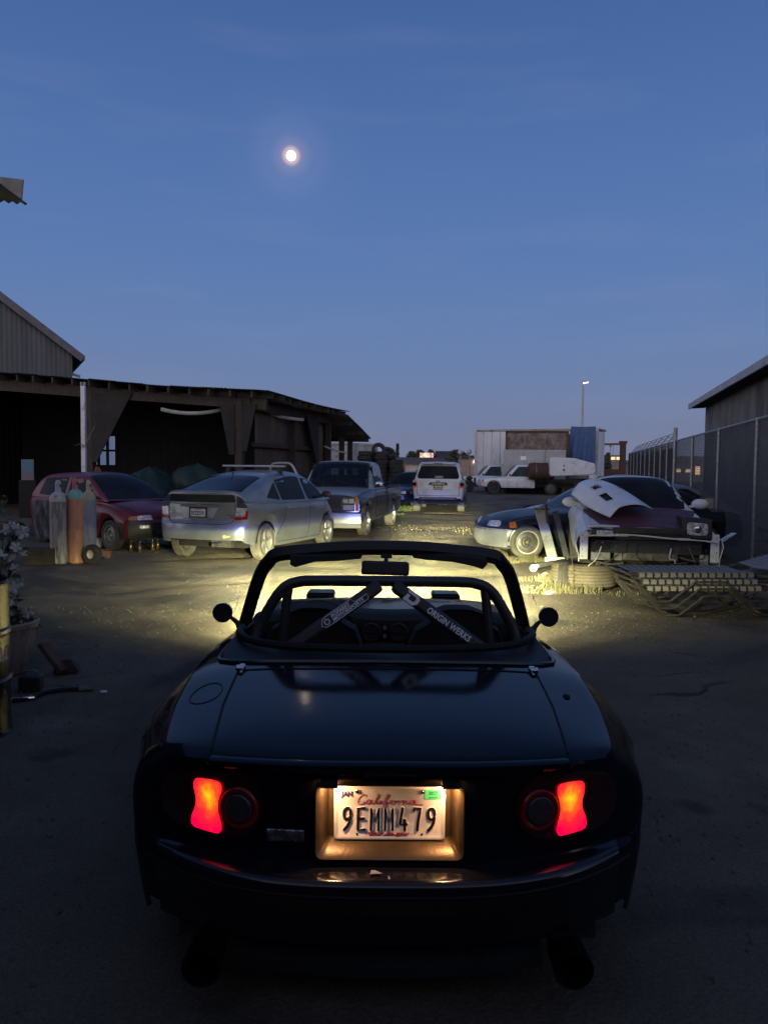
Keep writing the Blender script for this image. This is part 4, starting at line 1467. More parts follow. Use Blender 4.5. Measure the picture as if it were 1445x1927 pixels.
# decals on the diagonals
def diag_frame(sg, t, lift=0.0):
    a = Vector((sg * 0.028, ry - 0.03, 1.052)); b = Vector((sg * 0.435, ry - 0.13, 0.775))
    d = (b - a).normalized() * sg
    up = Vector((0, -1, 0.2))
    s = d.cross(up).normalized()
    nrm = s.cross(d).normalized()
    if nrm.y > 0: nrm = -nrm
    org = a.lerp(b, t) + nrm * (0.0236 + lift)
    yd = nrm.cross(d)
    return frame3(org, d, yd)
M_DEC = M_WHITE_PRINT
F = diag_frame(1, 0.575)
lettering('ORIGIN WERKS', 0.037, M_DEC, rb, F, name='decal_lettering', extrude=0.0006, bold=0.0009, sx=0.82, spacing=1.03)
F = diag_frame(1, 0.205)
mb = MB()
for poly in ([(-0.042, 0.026), (0.014, 0.026), (0.030, 0.012), (0.030, -0.010), (0.014, -0.026), (-0.020, -0.026), (-0.020, -0.012), (0.008, -0.012), (0.014, -0.006), (0.014, 0.006), (0.008, 0.012), (-0.030, 0.012)],
             [(-0.036, -0.026), (-0.016, -0.026), (-0.016, 0.006), (-0.030, 0.006)]):
    vs = [F @ Vector((x, y, 0)) for x, y in poly] + [F @ Vector((x, y, 0.0012)) for x, y in poly]
    k = len(poly)
    mb.add(vs, [tuple(range(k))[::-1], tuple(range(k, 2 * k))] + [(i, (i + 1) % k, k + (i + 1) % k, k + i) for i in range(k)])
mb.build('decal_logo', M_DEC, rb, smooth=False)
F = diag_frame(-1, 0.34)
lettering('ROPARKS', 0.0215, M_DEC, rb, F @ Matrix.Translation((-0.035, 0.0085, 0)), name='decal_lettering', extrude=0.0005, bold=0.0006, sx=0.98, shear=0.25)
lettering('MOTORSPORTS', 0.0215, M_DEC, rb, F @ Matrix.Translation((-0.005, -0.0095, 0)), name='decal_lettering', extrude=0.0005, bold=0.0006, sx=1.02, shear=0.25)
mb = MB()
ol = [(-0.135, -0.004), (-0.118, 0.018), (-0.095, 0.0215), (0.03, 0.0215), (0.036, 0.002), (0.098, 0.002), (0.098, -0.013), (0.09, -0.0205), (-0.09, -0.0205), (-0.12, -0.018)]
mb.tube([F @ Vector((x, y, 0.0008)) for x, y in ol], 0.0016, 5, closed=True)
mb.tube([F @ Vector((-0.106 + 0.011 * math.cos(t), -0.001 + 0.011 * math.sin(t), 0.0008)) for t in [2 * PI * k / 14 for k in range(14)]], 0.0022, 5, closed=True)
mb.build('decal_logo', M_DEC, rb, weld=False)
# rain rail of the removed soft top, folded cover, bulkhead shelf
rail = [(-0.655, 1.55, 0.815), (-0.64, 1.38, 0.828), (-0.56, 1.23, 0.828), (-0.38, 1.145, 0.826), (0, 1.115, 0.824)]
rail = rail + [(-a, b, c) for a, b, c in reversed(rail[:-1])]
mb = MB()
mb.tube(catmull(rail, 6), 0.017, 8, flat=None)
mb.build('rain_rail', M_RUBBER, HERO)
mb = MB()
rows = []
for t in range(9):
    u = t / 8
    row = []
    for k in range(25):
        s = -1 + k / 12
        xo = 0.70 * s
        yy = 0.935 + 0.30 * u + (0.02 + 0.25 * u) * abs(s) ** 3
        zz = 0.757 + 0.045 * math.sin(u * PI * 0.5) + 0.006 * math.sin(9 * s + 5 * u)
        row.append((xo * (1 - 0.06 * u), yy, zz))
    rows.append(row)
mb.grid(rows)
mb.build('soft_top_cover', M_TRIM, HERO)
mb = MB()
mb.box((0, 1.36, 0.70), (1.32, 0.50, 0.04)).box((0, 1.62, 0.48), (1.32, 0.05, 0.46)).box((0, 1.28, 0.60), (1.36, 0.6, 0.12))
mb.build('bulkhead_shelf', M_INT, HERO)
for sg in (-1, 1):
    mb = MB()
    mb.tube(catmull([(sg * 0.60, 1.47, 0.80), (sg * 0.585, 1.42, 0.845), (sg * 0.555, 1.40, 0.84), (sg * 0.53, 1.42, 0.80)], 4), 0.020, 8)
    mb.box((sg * 0.565, 1.40, 0.815), (0.07, 0.03, 0.03))
    mb.build('top_latch', M_RUBBER, HERO)
# seats
for sg in (-1, 1):
    mb = MB()
    prof = [(0.19, 0.52), (0.225, 0.62), (0.225, 0.78), (0.195, 0.86), (0.13, 0.90), (0.115, 0.945), (0.06, 0.965), (0.0, 0.968)]
    rows = []
    for off, sc in ((-0.05, 0.88), (-0.065, 0.97), (-0.03, 1.0), (0.04, 1.0), (0.07, 0.95), (0.08, 0.8)):
        half = [(x * sc, z) for x, z in prof]
        full = [(-x, z) for x, z in half] + [(x, z) for x, z in reversed(half[:-1])]
        rows.append([(sg * 0.335 + x, 1.74 + off - (z - 0.52) * 0.25, 0.52 + (z - 0.52) * (0.9 + 0.1 * sc) - 0.06) for x, z in full])
    mb.grid(rows)
    for r_ in (rows[0], rows[-1]):
        mb.add(r_, [tuple(range(len(r_)))])
    mb.box((sg * 0.335, 1.98, 0.40), (0.46, 0.48, 0.16))
    mb.build('seat', mat('dark_seat_cloth', (0.014, 0.014, 0.015), (0.02, 0.02, 0.021), rough=0.85, scale=60, bump=0.2, bscale=260), HERO)
# dashboard with hood over the dials, vents and centre stack
mb = MB()
rows = []
for k in range(33):
    u = -1 + k / 16
    x = 0.70 * u
    hoodz = 0.045 * math.exp(-((x + 0.335) / 0.16) ** 2) + 0.012 * math.exp(-((x - 0.36) / 0.2) ** 2)
    z = 0.775 + hoodz - 0.02 * u ** 4
    rows.append([(x, 2.36, z - 0.02), (x, 2.26, z), (x, 2.12 - 0.03 * (abs(x + 0.335) < 0.17), z - 0.004), (x, 2.085, z - 0.03), (x, 2.10, 0.66), (x, 2.16, 0.52), (x, 2.3, 0.45)])
mb.grid(rows)
ds = mb.build('dashboard', M_INT, HERO, angle=40)
for vx in (-0.072, 0.072, 0.235):
    mb = MB()
    r_ = 0.046 if abs(vx) < 0.1 else 0.03
    mb.lathe([(r_ + 0.006, 0.0), (r_ + 0.006, -0.012), (r_, -0.016), (r_ - 0.006, -0.004), (0.0001, -0.002)], 24, c=(vx, 2.085, 0.685), axis='Y')
    mb.bar((vx - r_ * 0.8, 2.074, 0.685), (vx + r_ * 0.8, 2.074, 0.685), 0.006, 0.006)
    mb.build('air_vent', M_BLACK, ds)
M_KNOB = mat('grey_knob', (0.16, 0.14, 0.15), (0.12, 0.11, 0.11), rough=0.35, scale=30)
for vz in (0.665, 0.710):
    mb = MB()
    mb.tube([(0.0, 2.082, vz), (0.0, 2.068, vz)], 0.011, 12)
    mb.build('knob', M_KNOB, ds)
mb = MB()
mb.box((0, 2.085, 0.60), (0.22, 0.03, 0.06)).box((0, 2.0, 0.50), (0.24, 0.3, 0.1)).box((0, 1.75, 0.44), (0.2, 0.6, 0.1))
mb.build('centre_console', M_INT, ds, bevel=0.012)
mb = MB()
sw = [Vector((-0.335 + 0.178 * math.cos(t), 1.99 - 0.07 * math.sin(t), 0.705 + 0.165 * math.sin(t))) for t in [2 * PI * k / 40 for k in range(40)]]
mb.tube(sw, 0.0145, 9, closed=True)
mb.ball((-0.335, 2.01, 0.70), (0.07, 0.03, 0.06), 14, 8)
mb.bar((-0.50, 2.0, 0.705), (-0.17, 2.0, 0.705), 0.03, 0.035).bar((-0.335, 2.01, 0.70), (-0.335, 2.06, 0.55), 0.035, 0.03)
mb.build('steering_wheel', M_BLACK, HERO)
mb = MB()
for a, b in ((620, 676), (820, 872)):
    pass
for sg in (-1, 1):
    mb = MB()
    mb.tube([(sg * 0.74, 1.30, 0.69), (sg * 0.755, 1.7, 0.665), (sg * 0.765, 2.2, 0.64)], 0.02, 8)
    mb.box((sg * 0.73, 1.75, 0.50), (0.05, 0.95, 0.3))
    mb.build('door_card', M_INT, HERO)

# ------------------------------------------------------------------ sheds, walls, fence and what stands behind
U = Vector((0.25, 0.968, 0)).normalized()      # the sheds and the fence all run this way
N_ = Vector((0.968, -0.25, 0)).normalized()    # across, towards the right

M_CORR = mat('grey_corrugated_iron', (0.055, 0.06, 0.070), (0.040, 0.044, 0.050), rough=0.5, metal=0.25, scale=2.5, stretch=(1, 1, 0.15), dirt=(0.038, 0.036, 0.036), dscale=2.0)
M_CORR_PALE = mat('pale_corrugated_iron', (0.30, 0.33, 0.35), (0.22, 0.25, 0.27), rough=0.5, metal=0.2, scale=2.5, stretch=(1, 1, 0.2), dirt=(0.16, 0.14, 0.12), dscale=2.0)
M_CORR_RUST = mat('brown_corrugated_iron', (0.085, 0.058, 0.040), (0.050, 0.038, 0.029), rough=0.65, scale=2.2, stretch=(1, 1, 0.2), dirt=(0.11, 0.09, 0.07), dscale=1.6, bump=0.05)
M_ROOFTIN = mat('roofing_tin', (0.22, 0.23, 0.24), (0.14, 0.145, 0.15), rough=0.55, metal=0.3, scale=2, dirt=(0.12, 0.085, 0.06), dscale=1.5)
M_BEAM = mat('old_brown_timber', (0.050, 0.038, 0.028), (0.025, 0.020, 0.016), rough=0.85, scale=4, stretch=(3, 3, 1), bump=0.3)
M_PLY = mat('dark_plywood', (0.020, 0.018, 0.016), (0.012, 0.011, 0.010), rough=0.85, scale=3, bump=0.1)
M_DARK = mat('near_black_boards', (0.009, 0.0085, 0.008), (0.006, 0.0055, 0.005), rough=0.95, scale=3)  # near-black, the shed's inner gloom is put into this colour

def corrugated(mb, a, b, z0, z1, pitch=0.09, amp=0.012, nrm=None, top=None, t=0.004):
    """upright corrugated sheet from a to b; top(s) optionally gives the upper edge"""
    a, b = Vector((a[0], a[1], 0)), Vector((b[0], b[1], 0))
    d = b - a
    L = d.length
    d.normalize()
    nrm = nrm or Vector((d.y, -d.x, 0))
    k = max(4, int(L / (pitch / 4)))
    lo, hi = [], []
    for i in range(k + 1):
        s = L * i / k
        o = nrm * (amp * math.sin(2 * PI * s / pitch))
        p = a + d * s + o
        lo.append(p + Vector((0, 0, z0)))
        hi.append(p + Vector((0, 0, top(s) if top else z1)))
    mb.slab([lo, hi], nrm * -t)
    return mb

# ---- the big barn behind, left
G1 = at(139, 655, 34.0)                     # right eave of its gable
barn = thing('barn', 'tall grey corrugated barn rising behind the open shed on the left', 'building', (G1.x, G1.y, 0), 0)
NB, UB = Vector((0.89, 0.456, 0)), Vector((-0.456, 0.89, 0))
def bl(s, u, z):                            # s metres left of the eave, u metres back
    v = -NB * s + UB * u
    return Vector((v.x, v.y, z))
EZ = G1.z - 0.15
slope = 0.74
mb = MB()
a, b = bl(0.06, 0, 0), bl(8, 0, 0)
corrugated(mb, a, b, 0.0, 0, pitch=0.19, amp=0.007, top=lambda s: EZ - 0.05 + slope * s)
a, b = bl(8, 0, 0), bl(16, 0, 0)
corrugated(mb, a, b, 0.0, 0, pitch=0.19, amp=0.007, top=lambda s: EZ - 0.05 + slope * (8 - s))
mb.build('gable_wall', M_CORR, barn, angle=60, weld=False)
mb = MB()
corrugated(mb, bl(0.06, 14, 0), bl(0.06, 0.05, 0), 0, EZ - 0.05, pitch=0.19, amp=0.007)
mb.build('side_wall', M_CORR, barn, angle=60, weld=False)
mb = MB()
mb.slab([[bl(-0.35, -0.3, EZ - 0.26), bl(-0.35, 14, EZ - 0.26)], [bl(8, -0.3, EZ + slope * 8), bl(8, 14, EZ + slope * 8)], [bl(16.35, -0.3, EZ - 0.26), bl(16.35, 14, EZ - 0.26)]], (0, 0, 0.07))
mb.build('roof', M_ROOFTIN, barn, smooth=False)
mb = MB()
mb.bar(bl(-0.36, -0.31, EZ - 0.33), bl(8, -0.31, EZ + slope * 8 - 0.07), 0.05, 0.30)
mb.build('barge_board', mat('grey_barge_board', (0.12, 0.12, 0.125), (0.085, 0.085, 0.09), rough=0.7, scale=4), barn)
mb = MB()
mb.bar(bl(-0.38, -0.3, EZ - 0.30), bl(-0.38, 14, EZ - 0.30), 0.12, 0.12)
mb.build('gutter', M_ROOFTIN, barn)
mb = MB()
mb.bar(bl(0.1, 0.2, EZ - 0.95), bl(-0.28, 0.2, EZ - 1.05), 0.12, 0.10)
mb.build('pipe_stub', M_ROOFTIN, barn)

# ---- the open-fronted shed
C0 = Vector((-3.35, 21.2, 0))               # its near right corner, on the ground
shed = thing('open_shed', 'long open-fronted timber shed with a sagging tin roof on the left', 'building', C0, 0)
def sl(s, u, z):
    v = -N_ * s + U * u
    return Vector((v.x, v.y, z))
def roof_z(s, u=0.0):
    sag = -0.05 * math.sin(max(0, min(1, u / 7)) * PI) - 0.05 * math.sin(max(0, min(1, s / 6)) * PI)
    return 3.58 + 0.078 * s + sag
W_, D_ = 13.5, 7.0
mb = MB()
ss = [-0.35 + i * 0.0225 for i in range(int((W_ + 0.7) / 0.0225))]
top_rows = []
for u in (-0.45, 0.8, 2.2, 3.6, 5.0, 6.2, D_ + 0.1):
    top_rows.append([sl(s, u + (0.06 * math.sin(int(s / 0.85) * 2.3) if u < 0 else 0), roof_z(s, u) + 0.055 + 0.011 * math.sin(2 * PI * s / 0.09) + 0.012 * math.sin(int(s / 0.85) * 1.7)) for s in ss])
mb.grid(top_rows)
mb.grid([[p - Vector((0, 0, 0.006)) for p in r] for r in top_rows])
mb.build('roof_sheets', M_ROOFTIN, shed, angle=60, weld=False)
# purlin ends at the front, rafter tails along the right eave
for i in range(22):
    s = 0.15 + i * 0.62
    mb = MB()
    z = roof_z(s) - 0.07
    mb.bar(sl(s, -0.36 - 0.05 * (i % 3), z), sl(s, D_, roof_z(s, D_) - 0.07), 0.055, 0.17)
    mb.build('purlin', M_BEAM, shed)
for i in range(11):
    u = 0.05 + i * 0.66
    mb = MB()
    z = roof_z(0, u) - 0.05
    mb.bar(sl(-0.30 - 0.05 * (i % 2), u, z - 0.03), sl(2.2, u, roof_z(2.2, u) - 0.06), 0.075, 0.15)
    mb.build('rafter_tail', M_BEAM, shed)
mb = MB()
mb.bar(sl(-0.1, 0.10, roof_z(0) - 0.30), sl(5.6, 0.10, roof_z(5.6) - 0.30), 0.12, 0.30).bar(sl(5.6, 0.12, roof_z(5.6) - 0.28), sl(W_, 0.10, roof_z(W_) - 0.28), 0.12, 0.34)
mb.build('front_beam', M_BEAM, shed)
mb = MB()
mb.bar(sl(0.42, 0, roof_z(0.4) - 0.30), sl(0.42, D_, roof_z(0.4) - 0.32), 0.12, 0.28)
mb.build('eave_beam', M_BEAM, shed)
POSTS = [(0.72, 0.12, 0.20), (5.45, 0.12, 0.20), (9.8, 0.12, 0.22), (0.42, 3.4, 0.16), (0.42, 5.5, 0.20), (0.42, 6.9, 0.18)]
for s, u, w in POSTS:
    mb = MB()
    mb.box(sl(s, u, (roof_z(s, u) - 0.2) / 2), (w, w, roof_z(s, u) - 0.2), (0, 0, math.atan2(N_.y, N_.x)))
    mb.build('post', M_BEAM, shed)
# plywood knee gussets
def gusset(s, u, ds, du, wide, drop):
    z = roof_z(s, u) - 0.32
    a = sl(s, u, z); b = sl(s + ds * wide, u + du * wide, z); c = sl(s, u, z - drop); e = sl(s + ds * 0.16, u + du * 0.16, z - drop)
    off = sl(0.0, -0.11, 0) if ds else sl(-0.11, 0, 0)
    mb = MB()
    P = [q + off for q in (a, b, e, c)]
    mb.add(P + [q + off * 0.25 for q in P], [(0, 1, 2, 3), (7, 6, 5, 4), (0, 4, 5, 1), (1, 5, 6, 2), (2, 6, 7, 3), (3, 7, 4, 0)])
    mb.build('knee_brace', M_PLY, shed, smooth=False)
gusset(5.35, 0.12, -1, 0, 1.35, 2.0)
gusset(0.82, 0.12, 1, 0, 0.45, 1.4)
gusset(0.62, 0.12, -1, 0, 0.45, 1.3)
gusset(0.42, 5.4, 0, -1, 1.1, 1.5)
# right-hand side wall: brown sheets behind posts and girts
mb = MB()
corrugated(mb, C0 * 0 + sl(0.62, 6.9, 0), sl(0.62, 0.9, 0), 0.0, 3.55, pitch=0.10, amp=0.016)
mb.build('side_sheeting', M_CORR_RUST, shed, angle=60, weld=False)
for z in (1.25, 2.2):
    mb = MB()
    mb.bar(sl(0.50, 0.5, z), sl(0.50, 5.6, z), 0.09, 0.12)
    mb.build('girt', M_BEAM, shed)
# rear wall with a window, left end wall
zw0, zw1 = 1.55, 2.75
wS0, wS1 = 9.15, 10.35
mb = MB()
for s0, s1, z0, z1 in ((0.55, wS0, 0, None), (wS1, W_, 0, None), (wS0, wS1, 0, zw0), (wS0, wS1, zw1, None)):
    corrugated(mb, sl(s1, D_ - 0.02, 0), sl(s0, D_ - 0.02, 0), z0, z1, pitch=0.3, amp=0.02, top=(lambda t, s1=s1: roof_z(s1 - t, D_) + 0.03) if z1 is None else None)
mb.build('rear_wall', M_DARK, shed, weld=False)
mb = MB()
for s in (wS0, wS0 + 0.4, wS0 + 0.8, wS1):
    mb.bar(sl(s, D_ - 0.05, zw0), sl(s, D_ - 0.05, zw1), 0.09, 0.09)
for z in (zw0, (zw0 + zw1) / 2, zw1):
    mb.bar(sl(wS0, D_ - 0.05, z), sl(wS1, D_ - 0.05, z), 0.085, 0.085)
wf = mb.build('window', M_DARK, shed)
M_PANE = glass_clear('dusty_pane', (0.75, 0.80, 0.85), 0.1, 0.06)
for i in range(3):
    for j in range(2):
        mb = MB()
        z = zw0 + j * (zw1 - zw0) / 2
        mb.slab([[sl(wS0 + 0.4 * i + 0.05, D_ - 0.05, z + 0.05), sl(wS0 + 0.4 * i + 0.35, D_ - 0.05, z + 0.05)], [sl(wS0 + 0.4 * i + 0.05, D_ - 0.05, z + 0.55), sl(wS0 + 0.4 * i + 0.35, D_ - 0.05, z + 0.55)]], (0, 0.004, 0))
        mb.build('pane', M_PANE, wf, smooth=False)
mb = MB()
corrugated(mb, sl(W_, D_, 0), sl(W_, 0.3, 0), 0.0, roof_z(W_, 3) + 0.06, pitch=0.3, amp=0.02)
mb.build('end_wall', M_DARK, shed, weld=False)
mb = MB()
corrugated(mb, sl(10.4, -0.25, 0), sl(9.75, -0.25, 0), 0.05, 4.05, pitch=0.09, amp=0.012)
mb.build('door_leaf', M_CORR_PALE, shed, angle=60, weld=False)
# lean-to at the far end, its roof dropping away
mb = MB()
rows = []
for u, z in ((6.4, 3.46), (8.0, 3.12), (9.6, 2.74)):
    rows.append([sl(s, u, z + 0.012 * math.sin(2 * PI * s / 0.18)) for s in [-0.45 + 0.045 * i for i in range(70)]])
mb.slab(rows, (0, 0, -0.012))
mb.build('lean_to_roof', M_ROOFTIN, shed, weld=False)
for u, z in ((7.2, 3.18), (8.4, 2.90), (9.4, 2.66)):
    mb = MB()
    mb.bar(sl(-0.40, u, z), sl(2.6, u, z + 0.02), 0.07, 0.14)
    mb.build('rafter_tail', M_BEAM, shed)
for u in (8.3, 9.4):
    mb = MB()
    mb.box(sl(0.35, u, 1.35), (0.17, 0.17, 2.7), (0, 0, math.atan2(N_.y, N_.x)))
    mb.build('post', M_BEAM, shed)
# things under and against the shed
M_PVC = mat('white_plastic_pipe', (0.50, 0.49, 0.47), (0.40, 0.385, 0.36), rough=0.5, scale=5, dirt=(0.25, 0.22, 0.18), dscale=5)
for lab, (p0, p1, sagm, Y_) in (('long white plastic pipe sagging under the shed eave, nearest', ((303, 770), (438, 764), 0.16, 21.6)), ('white plastic pipe hung under the shed eave nearer the pickup', ((489, 772), (570, 790), 0.05, 23.0)),
                              ('thin white pipe slanting from the last shed post', ((611, 840), (651, 852), 0.03, 27.0))):
    a, b = at(*p0, Y_), at(*p1, Y_ + (0.6 if Y_ < 22 else 1.5))
    pts = [a.lerp(b, t / 12) - Vector((0, 0, sagm * 4 * (t / 12) * (1 - t / 12))) for t in range(13)]
    mb = MB()
    mb.tube(pts, 0.055 if Y_ < 26 else 0.03, 10)
    tag(mb.build('plastic_pipe', M_PVC, None), lab, 'pipe')
# tall white post in front of the shed
q = at(157, 719, 19.6)
T = thing('white_post', 'tall white square post with a notched top standing in front of the shed', 'post', (q.x, q.y, 0))
mb = MB()
h = q.z
mb.box((0, 0, h / 2 - 0.05), (0.105, 0.105, h - 0.10))
mb.build('shaft', mat('chalky_white_post', (0.68, 0.66, 0.69), (0.56, 0.54, 0.56), rough=0.7, scale=4, dirt=(0.25, 0.22, 0.20), dscale=4), T, bevel=0.008)
for sx in (-0.04, 0.04):
    mb = MB()
    mb.box((sx, 0, h - 0.05), (0.025, 0.10, 0.10), (0, sx * 2, 0))
    mb.build('fork', M_PVC, T)
mb = MB()
mb.tube(catmull([(-0.25, 0.05, 2.05), (-0.06, -0.06, 2.10), (0.06, -0.06, 2.06), (0.16, -0.02, 2.3), (0.28, 0, 2.55)], 5), 0.008, 5)
mb.tube([(0.06 * math.cos(t), 0.06 * math.sin(t) * 1.1, 2.02 + 0.02 * math.sin(3 * t)) for t in [2 * PI * k / 16 for k in range(17)]], 0.008, 5)
mb.build('wire_tie', M_STEEL, T, weld=False)
# hanks of orange cable on the second post
M_ORG = mat('orange_cable', (0.20, 0.075, 0.02), (0.13, 0.05, 0.016), rough=0.6, scale=9)
T = thing('hung_cable', 'hank of orange cable hanging on the shed post behind the third cylinder', 'cable', at(184, 900, 20.2) * 1.0)
rk = random.Random(3)
for k in range(7):
    mb = MB()
    x = -0.09 + 0.03 * k
    pts = [(x * 0.3, 0, 0.30), (x - 0.01, 0.02, 0.1), (x * 1.3 + rk.uniform(-.02, .02), 0, -0.25 + rk.uniform(-.08, .08)), (x * 1.3 + 0.05, 0.02, -0.28), (x + 0.03, 0, 0.1), (x * 0.3 + 0.01, 0, 0.30)]
    mb.tube(catmull(pts, 5), 0.012, 6)
    mb.build('loop', M_ORG, T)
# green wrapped heap
M_TARP = mat('dark_green_tarpaulin', (0.007, 0.020, 0.010), (0.012, 0.032, 0.017), rough=0.5, scale=2.5, bump=0.25, bscale=12, dirt=(0.03, 0.03, 0.022), dscale=2.0)
for (px0, px1, pyt, Yc, lab) in ((232, 330, 880, 19.4, 'dark green tarpaulin heap in the shed, left of the other heap'), (318, 425, 873, 20.0, 'taller dark green tarpaulin heap in the shed just behind the silver hatchback')):
    a, b = at(px0, pyt, Yc), at(px1, pyt, Yc)
    cx, rx, hz = (a.x + b.x) / 2, (b.x - a.x) / 2 * 1.25, a.z
    mb = MB()
    rows = []
    for i in range(13):
        t = i / 12
        row = []
        for j in range(36):
            an = 2 * PI * j / 36
            k = (1 - t ** 2.6) ** 0.42
            n1 = mnoise.noise(Vector((math.cos(an) * 1.8 + Yc, math.sin(an) * 1.8, t * 2.5)))
            r_ = k * (1 + 0.22 * n1 + 0.05 * math.sin(an * 9 + t * 5))
            row.append((cx + rx * r_ * math.cos(an), Yc + 0.9 * r_ * math.sin(an), hz * t * (1 + 0.08 * n1)))
        rows.append(row)
    mb.grid(rows, closed_u=True)
    tag(mb.build('tarpaulin_heap', M_TARP, None, angle=70), lab, 'heap')
# poster on a board in the dark bay
q = at(53, 884, 22.5)
T = thing('framed_poster', 'small framed blue and pink poster standing in the dark shed bay', 'poster', (q.x, q.y, 0))
mb = MB(); mb.box((0, 0, q.z), (0.36, 0.03, 0.60)); mb.build('frame', mat('thin_grey_frame', (0.18, 0.16, 0.14), rough=0.6, scale=9), T)
m, n, l, p = new_mat('poster_print')
tc = n.new('ShaderNodeTexCoord'); sp = n.new('ShaderNodeSeparateXYZ'); l.new(tc.outputs['Object'], sp.inputs[0])
rp = n.new('ShaderNodeValToRGB'); e = rp.color_ramp.elements
e[0].color = (0.10, 0.07, 0.11, 1); e[0].position = 0.25; e[1].color = (0.03, 0.11, 0.17, 1); e[1].position = 0.5
mr = n.new('ShaderNodeMapRange'); mr.inputs['From Min'].default_value = q.z - 0.28; mr.inputs['From Max'].default_value = q.z + 0.28
l.new(sp.outputs['Z'], mr.inputs['Value']); l.new(mr.outputs[0], rp.inputs[0]); l.new(rp.outputs[0], p.inputs['Base Color'])
mb = MB(); mb.box((0, -0.017, q.z), (0.32, 0.006, 0.56)); mb.build('print', m, T)
mb = MB(); mb.box((0, 0.1, q.z / 2 - 0.15), (0.5, 0.3, q.z - 0.30)); mb.build('stand', M_DARK, T)

# ---- workshop behind and left of the camera: its eave corner shows at the left edge
E1 = at(52, 388, 8.6)
ws = thing('workshop', 'corner of a corrugated workshop roof jutting in at the upper left edge', 'building', (0, 0, 0))
mb = MB()
rows = []
for y in (E1.y, E1.y - 0.5, 2.0, -4.0, -12.0):
    rows.append([(x, y, E1.z + 0.03 + 0.10 * (E1.x - x) + 0.016 * math.sin(2 * PI * (x - E1.x) / 0.09)) for x in [E1.x - 0.0225 * i for i in range(320)]])
mb.slab(rows, (0, 0, -0.008))
mb.build('roof', M_CORR, ws, angle=60, weld=False)
mb = MB()
mb.bar((E1.x - 0.02, E1.y - 0.06, E1.z + 0.16), (E1.x - 7.2, E1.y - 0.06, E1.z + 0.88), 0.03, 0.20)
mb.build('fascia', mat('pale_fascia_board', (0.17, 0.165, 0.155), (0.11, 0.105, 0.10), rough=0.7, scale=5), ws)
M_WSWALL = mat('workshop_wall', (0.10, 0.105, 0.11), (0.07, 0.072, 0.075), rough=0.7, scale=2)
mb = MB()
corrugated(mb, (E1.x - 0.55, -11.0), (E1.x - 0.55, E1.y - 0.5), 0, E1.z - 0.02, pitch=0.25, amp=0.02)
corrugated(mb, (E1.x - 0.55, E1.y - 0.5), (E1.x - 7.0, E1.y - 0.5), 0, E1.z + 0.05, pitch=0.25, amp=0.02)
mb.build('left_wall', M_WSWALL, ws, weld=False)
mb = MB()
mb.box((2.0, -4.6, 2.35), (17.5, 0.25, 4.7)).box((2.0, -8.2, 4.75), (17.8, 7.6, 0.15)).box((10.6, -7.9, 2.35), (0.25, 6.4, 4.7)).box((-6.6, -7.9, 2.35), (0.25, 6.4, 4.7))
mb.build('unseen_main_block', M_WSWALL, ws)  # unseen block behind the camera, height set to shade the near yard
mb = MB()
mb.box((1.0, -4.44, 2.1), (4.4, 0.06, 4.2))
mb.build('roller_door', mat('dark_roller_door', (0.03, 0.03, 0.032), (0.02, 0.02, 0.022), rough=0.7, scale=6), ws)

# ---- building along the right
EV = at(1297, 766, 33.0)
dirR = Vector((-0.2475, -0.969, 0))         # coming towards us
rb_ = thing('long_building', 'long plastered building with a pale roof edge on the right behind the fence', 'building', (EV.x, EV.y, 0))
def rl(t, o, z):                            # t metres towards us, o metres outwards (left)
    v = dirR * t + Vector((-0.969, 0.2475, 0)) * o
    return Vector((v.x, v.y, z))
M_PLASTER = mat('stained_plaster', (0.20, 0.19, 0.175), (0.14, 0.13, 0.12), rough=0.85, scale=1.6, stretch=(1, 1, 0.5), dirt=(0.095, 0.085, 0.075), dscale=0.8, bump=0.05)
L_ = 31.0
mb = MB()
mb.slab([[rl(0.6, -0.55, 0), rl(L_, -0.55, 0)], [rl(0.6, -0.55, EV.z - 0.05), rl(L_, -0.55, EV.z - 0.05)]], Vector((0.25, 0, 0)))
mb.slab([[rl(0.6, -0.80, 0), rl(0.6, -9, 0)], [rl(0.6, -0.80, EV.z), rl(0.6, -9, EV.z + 1.6)]], -dirR * 0.2)
mb.build('wall', M_PLASTER, rb_, smooth=False)
mb = MB()
mb.slab([[rl(-0.1, 0.0, EV.z - 0.02), rl(L_, 0.0, EV.z - 0.02)], [rl(-0.1, -9, EV.z + 1.75), rl(L_, -9, EV.z + 1.75)]], (0, 0, 0.06))
mb.build('roof', M_ROOFTIN, rb_, smooth=False)
mb = MB()
mb.bar(rl(-0.12, 0.02, EV.z + 0.02), rl(L_, 0.02, EV.z + 0.02), 0.05, 0.22)
mb.build('fascia', mat('pale_metal_fascia', (0.42, 0.42, 0.43), (0.33, 0.33, 0.34), rough=0.5, scale=3, metal=0.2, dirt=(0.26, 0.25, 0.23), dscale=2), rb_)
mb = MB()
mb.slab([[rl(-0.1, -0.03, EV.z - 0.06), rl(L_, -0.03, EV.z - 0.06)], [rl(-0.1, -0.60, EV.z - 0.04), rl(L_, -0.60, EV.z - 0.04)]], (0, 0, 0.02))
mb.build('soffit', M_DARK, rb_, smooth=False)
